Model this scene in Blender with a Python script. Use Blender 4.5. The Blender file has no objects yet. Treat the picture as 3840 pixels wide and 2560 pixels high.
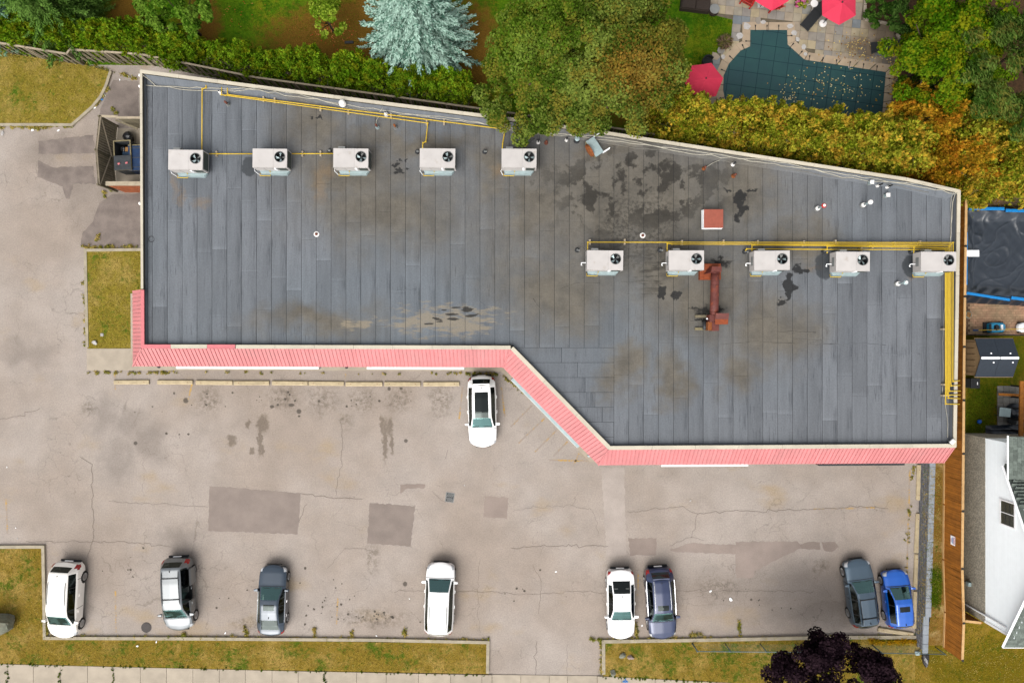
import bpy, math, random
import numpy as np
from mathutils import Vector, Matrix

# ------------------------------------------------------------------ scene, camera, light
S = bpy.context.scene
COL = S.collection
R = math.radians
random.seed(7)
H = 45.0            # drone height above the parking lot, metres
FP = 2560.0         # focal length in photograph pixels (24 mm equivalent)

cam_d = bpy.data.cameras.new("camera")
cam_d.sensor_width = 36.0
cam_d.lens = 24.0
cam_d.clip_start = 0.5
cam_d.clip_end = 2000.0
cam = bpy.data.objects.new("camera", cam_d)
cam.location = (0, 0, H)
COL.objects.link(cam)
S.camera = cam

SUN_EL, SUN_AZ = 52.0, 205.0     # bright cloud to the south-south-west
wd = bpy.data.worlds.new("World")
S.world = wd
wd.use_nodes = True
wn = wd.node_tree
sky = wn.nodes.new("ShaderNodeTexSky")
sky.sky_type = 'NISHITA'
sky.sun_disc = False
sky.sun_elevation = R(SUN_EL)
sky.sun_rotation = R(SUN_AZ)
sky.dust_density = 4.0
sky.air_density = 1.0
sky.ozone_density = 1.0
hs = wn.nodes.new("ShaderNodeHueSaturation")      # overcast: the blue is washed out by cloud
hs.inputs["Saturation"].default_value = 0.16
wn.links.new(sky.outputs[0], hs.inputs["Color"])
bg = wn.nodes["Background"]
bg.inputs[1].default_value = 0.134
wn.links.new(hs.outputs[0], bg.inputs[0])
sun_d = bpy.data.lights.new("sun", 'SUN')
sun_d.energy = 1.25
sun_d.angle = R(56)
sun_d.color = (1.0, 0.95, 0.88)
sun = bpy.data.objects.new("sun", sun_d)
sun.rotation_euler = (R(90 - SUN_EL), 0, R(180 - SUN_AZ))
COL.objects.link(sun)
S.view_settings.view_transform = 'Standard'
S.view_settings.look = 'None'
S.view_settings.gamma = 1.0
S.view_settings.use_curve_mapping = False
S.view_settings.exposure = 0.98
S.cycles.use_denoising = True
S.cycles.max_bounces = 6
S.cycles.transparent_max_bounces = 8
S.cycles.caustics_reflective = False
S.cycles.caustics_refractive = False

# ------------------------------------------------------------------ small helpers
def W(px, py, z=0.0):
    """photograph pixel of a point known to stand at height z -> place in metres"""
    k = (H - z) / FP
    return Vector(((px - 1920) * k, (1280 - py) * k, z))

def W2(px, py, z=0.0):
    v = W(px, py, z)
    return (v.x, v.y)

def lin(c):
    return tuple((x / 12.92 if x <= 0.04045 else ((x + 0.055) / 1.055) ** 2.4) for x in (i / 255.0 for i in c))

ALB = 1 / 2.12
def C(r, g, b, k=1.0):
    """base colour from a seen colour"""
    l = lin((r, g, b))
    return tuple(min(0.86, x * ALB * k) for x in l) + (1.0,)

def tag(o, label=None, cat=None, group=None, kind=None):
    if label: o["label"] = label
    if cat: o["category"] = cat
    if group: o["group"] = group
    if kind: o["kind"] = kind
    return o

def thing(name, label, cat, loc=(0, 0, 0), rz=0.0, group=None, scale=None):
    o = bpy.data.objects.new(name, None)
    o.empty_display_size = 0.2
    o.location = loc
    o.rotation_euler = (0, 0, rz)
    if scale: o.scale = scale
    COL.objects.link(o)
    return tag(o, label, cat, group)

def put(name, mesh, parent=None, loc=(0, 0, 0), rot=(0, 0, 0), scale=(1, 1, 1)):
    o = bpy.data.objects.new(name, mesh)
    o.location = loc
    o.rotation_euler = rot
    o.scale = scale
    if parent: o.parent = parent
    COL.objects.link(o)
    return o

class MB:
    """collects shapes and links them as one mesh object"""
    def __init__(s, off=(0, 0, 0)):
        s.v, s.f, s.o = [], [], Vector(off)
    def add(s, vs, fs):
        n = len(s.v)
        s.v += [tuple(Vector(p) - s.o) for p in vs]
        s.f += [tuple(n + i for i in q) for q in fs]
        return s
    def box(s, x0, y0, z0, x1, y1, z1):
        return s.add([(x0, y0, z0), (x1, y0, z0), (x1, y1, z0), (x0, y1, z0), (x0, y0, z1), (x1, y0, z1), (x1, y1, z1), (x0, y1, z1)],
                     [(0, 3, 2, 1), (4, 5, 6, 7), (0, 1, 5, 4), (1, 2, 6, 5), (2, 3, 7, 6), (3, 0, 4, 7)])
    def obox(s, c, size, rz=0.0, rx=0.0, ry=0.0):
        m = Matrix.Translation(c) @ Matrix.Rotation(rz, 4, 'Z') @ Matrix.Rotation(ry, 4, 'Y') @ Matrix.Rotation(rx, 4, 'X')
        a, b, d = size[0] / 2, size[1] / 2, size[2] / 2
        ps = [(-a, -b, -d), (a, -b, -d), (a, b, -d), (-a, b, -d), (-a, -b, d), (a, -b, d), (a, b, d), (-a, b, d)]
        return s.add([m @ Vector(p) for p in ps], [(0, 3, 2, 1), (4, 5, 6, 7), (0, 1, 5, 4), (1, 2, 6, 5), (2, 3, 7, 6), (3, 0, 4, 7)])
    def prism(s, poly, z0, z1, top=None):
        """poly of (x, y); z0, z1 numbers or functions of (x, y)"""
        a = 0
        n = len(poly)
        for i in range(n):
            x0, y0 = poly[i][:2]; x1, y1 = poly[(i + 1) % n][:2]
            a += x0 * y1 - x1 * y0
        if a < 0: poly = poly[::-1]
        f0 = z0 if callable(z0) else (lambda x, y: z0)
        f1 = z1 if callable(z1) else (lambda x, y: z1)
        top = top or poly
        vs = [(p[0], p[1], f0(p[0], p[1])) for p in poly] + [(p[0], p[1], f1(p[0], p[1])) for p in top]
        fs = [tuple(range(n - 1, -1, -1)), tuple(range(n, 2 * n))]
        fs += [(i, (i + 1) % n, n + (i + 1) % n, n + i) for i in range(n)]
        return s.add(vs, fs)
    def sheet(s, poly, z):
        a = sum(poly[i][0] * poly[(i + 1) % len(poly)][1] - poly[(i + 1) % len(poly)][0] * poly[i][1] for i in range(len(poly)))
        if a < 0: poly = poly[::-1]
        return s.add([(p[0], p[1], z) for p in poly], [tuple(range(len(poly)))])
    def lathe(s, c, prof, n=16, axis='Z'):
        """prof: list of (r, h)"""
        vs, fs = [], []
        for r, h in prof:
            for i in range(n):
                a = 2 * math.pi * i / n
                x, y = r * math.cos(a), r * math.sin(a)
                p = {'Z': (x, y, h), 'X': (h, x, y), 'Y': (x, -h, y)}[axis]
                vs.append((c[0] + p[0], c[1] + p[1], c[2] + p[2]))
        for j in range(len(prof) - 1):
            for i in range(n):
                a, b = j * n + i, j * n + (i + 1) % n
                fs.append((a, b, b + n, a + n))
        fs.append(tuple(range(n - 1, -1, -1)))
        m = (len(prof) - 1) * n
        fs.append(tuple(range(m, m + n)))
        return s.add(vs, fs)
    def cyl(s, c, r, h, n=16, r2=None, axis='Z'):
        return s.lathe(c, [(r, 0), (r if r2 is None else r2, h)], n, axis)
    def tube(s, pts, r, n=8, r2=None):
        pts = [Vector(p) for p in pts]
        m = len(pts)
        vs, fs = [], []
        for i, p in enumerate(pts):
            t = (pts[min(i + 1, m - 1)] - pts[max(i - 1, 0)])
            t = t.normalized() if t.length > 1e-9 else Vector((0, 0, 1))
            u = t.cross(Vector((0, 0, 1)) if abs(t.z) < 0.9 else Vector((1, 0, 0))).normalized()
            w = t.cross(u)
            rr = r if r2 is None else r + (r2 - r) * i / (m - 1)
            for k in range(n):
                a = 2 * math.pi * k / n
                vs.append(p + u * (rr * math.cos(a)) + w * (rr * math.sin(a)))
        for i in range(m - 1):
            for k in range(n):
                a, b = i * n + k, i * n + (k + 1) % n
                fs.append((a, a + n, b + n, b))
        fs.append(tuple(range(n)))
        fs.append(tuple(range((m - 1) * n + n - 1, (m - 1) * n - 1, -1)))
        return s.add(vs, fs)
    def ribbon(s, pts, w, z0, z1, closed=False):
        """a strip of width w along a plan polyline with mitred corners, z0..z1 high"""
        n = len(pts)
        P = [Vector((p[0], p[1])) for p in pts]
        L, Rr = [], []
        for i in range(n):
            a = P[i] - P[i - 1] if (i > 0 or closed) else P[1] - P[0]
            b = P[(i + 1) % n] - P[i] if (i < n - 1 or closed) else a
            a, b = a.normalized(), b.normalized()
            na, nb = Vector((-a.y, a.x)), Vector((-b.y, b.x))
            m = (na + nb)
            m = m.normalized() if m.length > 1e-6 else na
            k = w / 2 / max(0.3, m.dot(na))
            L.append(P[i] + m * k); Rr.append(P[i] - m * k)
        for i in range(n if closed else n - 1):
            j = (i + 1) % n
            q = [L[i], Rr[i], Rr[j], L[j]]
            vs = [(p.x, p.y, z0) for p in q] + [(p.x, p.y, z1) for p in q]
            fs = [(4, 5, 6, 7), (1, 2, 6, 5), (3, 0, 4, 7)]
            if not closed and i == 0: fs.append((0, 1, 5, 4))
            if not closed and i == n - 2: fs.append((2, 3, 7, 6))
            s.add(vs, fs)
        return s
    def mesh(s, name, mat, smooth=False):
        me = bpy.data.meshes.new(name)
        me.from_pydata([tuple(p) for p in s.v], [], s.f)
        me.materials.append(mat)
        if smooth:
            me.shade_smooth()
        me.update()
        return me
    def build(s, name, mat, parent=None, smooth=False, loc=(0, 0, 0), rot=(0, 0, 0), bevel=0.0):
        o = put(name, s.mesh(name, mat, smooth), parent, loc, rot)
        if bevel:
            m = o.modifiers.new("bevel", 'BEVEL')
            m.width = bevel; m.segments = 2; m.limit_method = 'ANGLE'; m.angle_limit = R(40)
        return o

def clip(poly, a, b, c):
    """keep the side a*x + b*y <= c of a plan polygon"""
    out = []
    n = len(poly)
    for i in range(n):
        p, q = poly[i], poly[(i + 1) % n]
        dp, dq = a * p[0] + b * p[1] - c, a * q[0] + b * q[1] - c
        if dp <= 0: out.append(p)
        if (dp < 0 < dq) or (dq < 0 < dp):
            t = dp / (dp - dq)
            out.append((p[0] + (q[0] - p[0]) * t, p[1] + (q[1] - p[1]) * t))
    r = []
    for p in out:
        if not r or abs(p[0] - r[-1][0]) + abs(p[1] - r[-1][1]) > 1e-4: r.append(p)
    if len(r) > 1 and abs(r[0][0] - r[-1][0]) + abs(r[0][1] - r[-1][1]) < 1e-4: r.pop()
    return r

def area(poly):
    return abs(sum(poly[i][0] * poly[(i + 1) % len(poly)][1] - poly[(i + 1) % len(poly)][0] * poly[i][1] for i in range(len(poly)))) / 2

def cliprect(poly, x0, x1, y0, y1):
    for a, b, c in ((1, 0, x1), (-1, 0, -x0), (0, 1, y1), (0, -1, -y0)):
        if len(poly) < 3: return []
        poly = clip(poly, a, b, c)
    return poly

def inside(p, poly):
    c = False
    n = len(poly)
    for i in range(n):
        a, b = poly[i], poly[(i + 1) % n]
        if (a[1] > p[1]) != (b[1] > p[1]) and p[0] < (b[0] - a[0]) * (p[1] - a[1]) / (b[1] - a[1]) + a[0]:
            c = not c
    return c

ORD = ["first", "second", "third", "fourth", "fifth", "sixth", "seventh", "eighth", "ninth", "tenth", "eleventh", "twelfth", "thirteenth",
       "fourteenth", "fifteenth", "sixteenth", "seventeenth", "eighteenth", "nineteenth", "twentieth"]
def nth(i):
    if i < 20: return ORD[i]
    t = ["", "", "twenty", "thirty", "forty"][(i + 1) // 10]
    return {20: "twentieth", 30: "thirtieth", 40: "fortieth"}[i + 1] if (i + 1) % 10 == 0 else t + "-" + ORD[(i + 1) % 10 - 1]

# ------------------------------------------------------------------ material kit
class NT:
    def __init__(s, name):
        s.m = bpy.data.materials.new(name)
        s.m.use_nodes = True
        s.t = s.m.node_tree
        s.b = s.t.nodes["Principled BSDF"]
        s.out = s.t.nodes["Material Output"]
        s.geo = None
    def set(s, sock, v):
        if isinstance(v, bpy.types.NodeSocket): s.t.links.new(v, sock)
        else: sock.default_value = v[:3] if (sock.type == 'VECTOR' and len(v) == 4) else v
    def n(s, typ, **props):
        x = s.t.nodes.new(typ)
        for k, v in props.items(): setattr(x, k, v)
        return x
    def pos(s):
        if not s.geo: s.geo = s.n("ShaderNodeNewGeometry")
        return s.geo.outputs["Position"]
    def island(s):
        s.pos()
        return s.geo.outputs["Random Per Island"]
    def objrand(s):
        return s.n("ShaderNodeObjectInfo").outputs["Random"]
    def scale(s, v, sc):
        x = s.n("ShaderNodeVectorMath", operation='MULTIPLY')
        s.set(x.inputs[0], v); x.inputs[1].default_value = sc
        return x.outputs[0]
    def noise(s, scale, detail=3.0, rough=0.55, vec=None, dist=0.0):
        x = s.n("ShaderNodeTexNoise")
        s.set(x.inputs["Vector"], vec or s.pos())
        x.inputs["Scale"].default_value = scale
        x.inputs["Detail"].default_value = detail
        x.inputs["Roughness"].default_value = rough
        x.inputs["Distortion"].default_value = dist
        return x.outputs[0]
    def math(s, op, a, b=0.0, c=0.0):
        x = s.n("ShaderNodeMath", operation=op)
        for i, v in enumerate((a, b, c)):
            s.set(x.inputs[i], v)
        return x.outputs[0]
    def ramp(s, v, lo, hi, a=0.0, b=1.0):
        x = s.n("ShaderNodeMapRange", interpolation_type='SMOOTHSTEP')
        s.set(x.inputs[0], v)
        for i, k in enumerate((lo, hi, a, b)): x.inputs[1 + i].default_value = k
        return x.outputs[0]
    def mix(s, f, a, b, blend='MIX'):
        x = s.n("ShaderNodeMix", data_type='RGBA', blend_type=blend)
        s.set(x.inputs[0], f); s.set(x.inputs[6], a); s.set(x.inputs[7], b)
        return x.outputs[2]
    def gain(s, col, v):
        """colour times value"""
        x = s.n("ShaderNodeVectorMath", operation='SCALE')
        s.set(x.inputs[0], col); s.set(x.inputs[3], v)
        return x.outputs[0]
    def bump(s, h, strength=0.3, dist=0.02):
        x = s.n("ShaderNodeBump")
        x.inputs["Strength"].default_value = strength
        x.inputs["Distance"].default_value = dist
        s.set(x.inputs["Height"], h)
        s.set(s.b.inputs["Normal"], x.outputs[0])
    def blob(s, cx, cy, rx, ry, warp=None, soft=0.5, gain=1.0):
        """a stain with a centre and size in metres, its rim broken by the warp noise"""
        a = s.n("ShaderNodeVectorMath", operation='SUBTRACT')
        vw = isinstance(warp, bpy.types.NodeSocket) and warp.type == 'VECTOR'
        s.set(a.inputs[0], warp if vw else s.pos()); a.inputs[1].default_value = (cx, cy, 0)
        b = s.n("ShaderNodeVectorMath", operation='MULTIPLY')
        s.t.links.new(a.outputs[0], b.inputs[0]); b.inputs[1].default_value = (1 / rx, 1 / ry, 0)
        l = s.n("ShaderNodeVectorMath", operation='LENGTH')
        s.t.links.new(b.outputs[0], l.inputs[0])
        d = l.outputs["Value"]
        if warp is not None and not vw: d = s.math('ADD', d, warp)
        return s.ramp(d, 1.0 - soft, 1.0 + soft, gain, 0.0)
    def warped(s, scale, amp, detail=4.0):
        """position pushed about by noise, so that stains get ragged outlines"""
        nz = s.n("ShaderNodeTexNoise"); s.set(nz.inputs["Vector"], s.pos())
        nz.inputs["Scale"].default_value = scale; nz.inputs["Detail"].default_value = detail; nz.inputs["Roughness"].default_value = 0.62
        a = s.n("ShaderNodeVectorMath", operation='MULTIPLY_ADD')
        s.set(a.inputs[0], nz.outputs["Color"]); a.inputs[1].default_value = (2 * amp, 2 * amp, 0); a.inputs[2].default_value = (-amp, -amp, 0)
        b = s.n("ShaderNodeVectorMath", operation='ADD')
        s.set(b.inputs[0], s.pos()); s.set(b.inputs[1], a.outputs[0])
        return b.outputs[0]
    def any(s, vals):
        r = vals[0]
        for v in vals[1:]: r = s.math('MAXIMUM', r, v)
        return r
    def col(s, v): s.set(s.b.inputs["Base Color"], v)
    def rough(s, v): s.set(s.b.inputs["Roughness"], v)

def mat(name, col, rough=0.7, metal=0.0, spec=0.3, var=0.0, vs=3.0, obj=0.0, isl=0.0, col2=None, c2=(0.45, 0.7), c2s=2.0, bump=0.0, bs=40.0, coat=0.0, grain=None):
    t = NT(name)
    c = col
    if col2: c = t.mix(t.ramp(t.noise(c2s, 4.0), *c2), col, col2)
    if var: c = t.gain(c, t.ramp(t.noise(vs, 4.0), 0.25, 0.75, 1 - var, 1 + var))
    if grain:
        c = t.gain(c, t.ramp(t.noise(1.0, 3.0, vec=t.scale(t.pos(), grain[0])), 0.25, 0.75, 1 - grain[1], 1 + grain[1]))
    if obj: c = t.gain(c, t.math('MULTIPLY_ADD', t.objrand(), 2 * obj, 1 - obj))
    if isl: c = t.gain(c, t.math('MULTIPLY_ADD', t.island(), 2 * isl, 1 - isl))
    t.col(c); t.rough(rough)
    t.b.inputs["Metallic"].default_value = metal
    t.b.inputs["Specular IOR Level"].default_value = spec
    if coat:
        t.b.inputs["Coat Weight"].default_value = coat
        t.b.inputs["Coat Roughness"].default_value = 0.2
    if bump: t.bump(t.noise(bs, 3.0), bump, 0.02)
    return t.m

def leaf_mat(name, cols, scale=0.5, spread=0.25, extra=None, trans=0.3, lift=1.45):
    """cols: dark, mid, light, accent"""
    t = NT(name)
    i = t.island()
    n = t.noise(scale, 3.0)
    a = t.mix(t.ramp(i, 0.0, 1.0), cols[0], cols[1])
    a = t.mix(t.ramp(t.math('MULTIPLY_ADD', i, spread, n), 0.55, 0.85), a, cols[2])
    if len(cols) > 3:
        n2 = t.noise(scale * 1.7, 2.0, vec=t.scale(t.pos(), (1, 1, 1.3)))
        a = t.mix(t.ramp(t.math('MULTIPLY_ADD', t.math('FRACT', t.math('MULTIPLY', i, 7.31)), 0.25, n2), 0.62, 0.78), a, cols[3])
    if extra:
        for (cx, cy, rx, ry, c, g) in extra:
            m = t.blob(cx, cy, rx, ry, t.math('MULTIPLY_ADD', t.math('FRACT', t.math('MULTIPLY', i, 13.7)), 1.4, -0.7), 0.4, g)
            a = t.mix(m, a, c)
    a = t.gain(a, lift)
    d = t.n("ShaderNodeBsdfDiffuse"); t.set(d.inputs[0], a)
    tr = t.n("ShaderNodeBsdfTranslucent"); t.set(tr.inputs[0], a)
    mx = t.n("ShaderNodeMixShader"); mx.inputs[0].default_value = trans
    t.t.links.new(d.outputs[0], mx.inputs[1]); t.t.links.new(tr.outputs[0], mx.inputs[2])
    t.t.links.new(mx.outputs[0], t.out.inputs["Surface"])
    return t.m

M = {}
M['white'] = mat('white_metal', (0.62, 0.60, 0.58, 1), 0.5, var=0.04)
M['coping'] = mat('coping', C(232, 222, 200), 0.5, var=0.08, vs=1.2, obj=0.04)
M['pink'] = mat('pink_metal', C(246, 156, 157), 0.55, var=0.07, vs=0.5, obj=0.045, col2=C(236, 158, 158), c2s=0.8, grain=((9, 9, 1.5), 0.06))
M['pinkcop'] = mat('pink_coping', C(246, 140, 146), 0.5, var=0.05)
M['stucco'] = mat('stucco', C(200, 190, 172), 0.9, var=0.08, bump=0.2)
M['brick'] = mat('brick_red', C(180, 100, 60), 0.9, var=0.25, vs=6, obj=0.18)
M['mortar'] = mat('mortar', C(120, 95, 75), 0.95, var=0.1)
M['conc'] = mat('concrete', C(206, 192, 172), 0.9, var=0.10, vs=1.5, obj=0.05, bump=0.15)
M['kerb'] = mat('kerb_concrete', C(196, 184, 160), 0.9, var=0.16, vs=2.5, bump=0.2)
M['stop'] = mat('wheel_stop_concrete', C(226, 206, 168), 0.9, var=0.14, vs=4, obj=0.07, bump=0.3)
M['black'] = mat('black_plastic', (0.012, 0.013, 0.014, 1), 0.55)
M['rubber'] = mat('rubber', (0.015, 0.015, 0.015, 1), 0.85)
M['dark'] = mat('dark_metal', (0.03, 0.032, 0.035, 1), 0.5, metal=0.3)
M['hvac'] = mat('unit_paint', C(231, 225, 221), 0.45, var=0.06, vs=1.6, obj=0.03, col2=C(206, 196, 184), c2s=2.4, c2=(.58, .8))
M['galv'] = mat('galvanised', C(200, 222, 224), 0.4, metal=0.25, var=0.1, vs=4)
M['grey'] = mat('grey_metal', C(150, 152, 150), 0.5, var=0.08)
M['coil'] = mat('coil', C(96, 104, 98), 0.6, metal=0.4, grain=((4, 4, 60), 0.2))
M['yellow'] = mat('yellow_pipe', C(246, 206, 52), 0.45, var=0.06, vs=6)
M['rustpipe'] = mat('rust_pipe', C(132, 74, 56), 0.8, var=0.25, vs=9)
M['duct'] = mat('rusty_red_duct', C(120, 62, 54), 0.6, col2=C(168, 80, 48), c2s=2.2, c2=(0.52, 0.74), var=0.18, vs=6)
M['rust'] = mat('rust_orange', C(160, 92, 46), 0.85, var=0.35, vs=12)
M['ductflange'] = mat('duct_flange', C(166, 80, 40), 0.7, var=0.2, vs=8)
M['hoodtop'] = mat('hood_brown', C(182, 98, 78), 0.6, var=0.1, vs=5)
M['oldwood'] = mat('weathered_wood', C(140, 130, 106), 0.9, var=0.2, vs=5, obj=0.16, grain=((14, 14, 1.2), 0.2))
M['railwood'] = mat('weathered_rail', C(206, 190, 164), 0.9, var=0.15, vs=4, obj=0.06)
M['cedar'] = mat('stained_wood', C(192, 120, 38), 0.75, var=0.14, vs=3, obj=0.13, grain=((10, 10, 1.0), 0.16))
M['cedarlite'] = mat('new_wood', C(236, 190, 130), 0.75, var=0.12, vs=3, obj=0.08)
M['block'] = mat('retaining_block', C(140, 140, 144), 0.95, var=0.2, vs=9, obj=0.14, bump=0.6, bs=25)
M['cap'] = mat('cap_block', C(176, 184, 192), 0.9, var=0.08, vs=6, obj=0.05, bump=0.2)
M['rock'] = mat('rock', C(146, 148, 130), 0.95, var=0.25, vs=5, col2=C(150, 140, 120), c2s=1.5, bump=0.8, bs=7)
M['rocklite'] = mat('pale_rock', C(214, 210, 206), 0.9, var=0.12, vs=6, bump=0.5, bs=9)
M['rockpink'] = mat('pinkish_rock', C(180, 160, 150), 0.9, var=0.15, vs=6, bump=0.5, bs=9)
M['bark'] = mat('bark', C(92, 76, 60), 0.95, var=0.3, vs=8, bump=0.6, bs=20)
M['twig'] = mat('bare_twig', C(160, 148, 122), 0.95, var=0.2, vs=8)
M['soil'] = mat('soil', C(110, 78, 44), 1.0, var=0.3, vs=2.5, bump=0.5, bs=15)
M['mulch'] = mat('leaf_litter', C(84, 60, 34), 1.0, var=0.35, vs=6, bump=0.6, bs=18)
M['umbrella'] = mat('umbrella_fabric', C(248, 62, 96), 0.8, var=0.05, vs=2, obj=0.03)
M['redpaint'] = mat('red_plastic', C(220, 40, 32), 0.5)
M['bluerail'] = mat('blue_vinyl', C(24, 150, 232), 0.4, var=0.06, vs=3)
M['tarp'] = mat('black_tarp', C(36, 46, 58), 0.36, spec=0.5, bump=0.7, bs=2.4)
M['tarp2'] = mat('creased_black_tarp', C(40, 50, 62), 0.3, spec=0.7, bump=1.0, bs=2.2)
M['poolcover'] = None
M['siding'] = mat('white_siding', (0.78, 0.83, 0.85, 1), 0.55, var=0.02, grain=((0.2, 0.2, 14), 0.02))
M['trim'] = mat('white_trim', (0.78, 0.79, 0.80, 1), 0.45)
M['pebble'] = None
M['shedroof'] = mat('shed_roof', C(50, 60, 72), 0.65, var=0.1, vs=6)
M['shedwall'] = mat('shed_wall', C(186, 156, 116), 0.7, var=0.06)
M['cable'] = mat('cable_white', C(214, 208, 190), 0.6, var=0.15, vs=3)
M['cable2'] = mat('cable_grey', C(150, 146, 136), 0.6)
M['bluebin'] = mat('blue_bin', C(24, 60, 104), 0.5, var=0.2, vs=5)
M['bin'] = mat('dumpster_grey', C(70, 74, 78), 0.6, var=0.2, vs=5)
M['steelw'] = mat('weathered_steel', C(150, 138, 104), 0.7, var=0.25, vs=8)
M['bag'] = mat('bin_bag', (0.01, 0.01, 0.012, 1), 0.25, spec=0.7, bump=1.0, bs=10)
M['card'] = mat('cardboard', C(186, 138, 84), 0.9, var=0.1)
M['denim'] = mat('blue_cloth', C(60, 84, 110), 0.9, var=0.2, vs=10)
M['wicker'] = mat('brown_wicker', C(62, 50, 42), 0.8, var=0.2, vs=14)
M['cushion'] = mat('dark_fabric', C(44, 46, 48), 0.9, var=0.12, vs=9)
M['paint_y'] = None
M['steelpost'] = mat('fence_steel', C(120, 146, 150), 0.45, metal=0.4)
M['iron'] = mat('cast_iron', C(92, 86, 84), 0.7, metal=0.3, var=0.15, vs=14)

# --- surfaces with their own stains
def soil_grass(name, dry, mid, green, gs=0.35, bias=0.0, greens=(), browns=(), brown=None):
    t = NT(name)
    n = t.noise(gs, 5.0, 0.6)
    n2 = t.noise(2.2, 5.0, 0.65)
    n3 = t.noise(14.0, 3.0, 0.7)
    m = t.math('ADD', t.math('MULTIPLY', n, 0.75), t.math('MULTIPLY', n2, 0.25))
    c = t.mix(t.ramp(m, 0.36, 0.52), dry, mid)
    g = t.math('ADD', t.math('MULTIPLY', t.noise(0.6, 5.0, 0.65, vec=t.scale(t.pos(), (1, 1, 3))), 0.6), t.math('MULTIPLY', t.noise(4.5, 4.0), 0.4))
    c = t.mix(t.ramp(g, 0.52 - bias, 0.66 - bias), c, green)
    warp = t.math('MULTIPLY_ADD', n2, 1.6, -0.8)
    if greens: c = t.mix(t.any([t.blob(*b, warp, 0.5, 0.85) for b in greens]), c, green)
    if browns: c = t.mix(t.any([t.blob(*b, warp, 0.35, 0.95) for b in browns]), c, brown)
    c = t.gain(c, t.ramp(n3, 0.25, 0.75, 0.72, 1.28))
    c = t.gain(c, t.ramp(t.noise(40.0, 2.0), 0.25, 0.75, 0.8, 1.2))
    t.col(c); t.rough(1.0); t.b.inputs["Specular IOR Level"].default_value = 0.05
    t.bump(t.math('ADD', n3, t.noise(40.0, 2.0)), 0.8, 0.05)
    return t.m

def spots(lst, z=0.0):
    """stain list given as photograph pixels -> metres"""
    r = []
    for (px, py, rx, ry) in lst:
        k = (H - z) / FP
        p = W(px, py, z)
        r.append((p.x, p.y, rx * k, ry * k))
    return r

DRY, OLIVE, GREEN = C(196, 170, 92), C(166, 148, 58), C(98, 128, 34)
M['lawn_dry'] = soil_grass('dry_lawn', DRY, OLIVE, GREEN, bias=0.0)
M['lawn_front'] = soil_grass('front_lawn', C(196, 164, 88), C(162, 136, 54), C(100, 120, 34), bias=0.03)
M['lawn_yard'] = soil_grass('yard_lawn', C(142, 146, 30), C(100, 138, 22), C(66, 116, 14), bias=0.06,
    browns=spots([(1250, 150, 260, 130), (1400, 60, 160, 90), (480, 90, 90, 140), (760, 90, 70, 110), (1760, 200, 120, 200), (2420, 380, 260, 90), (1500, 250, 250, 60), (2560, 330, 130, 60)]), brown=C(138, 100, 40))
M['lawn_east'] = soil_grass('east_lawn', C(166, 136, 54), C(136, 118, 28), C(84, 98, 16), bias=0.0,
    greens=spots([(3720, 1350, 160, 110), (3650, 1570, 80, 90), (3690, 1490, 60, 60)], 0.9))
M['verge'] = soil_grass('dry_verge', C(196, 168, 112), C(158, 122, 58), C(66, 104, 12), gs=0.9, bias=-0.02,
    greens=spots([(3510, 2180, 26, 60), (3505, 2240, 20, 36)], 0.9))

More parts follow.
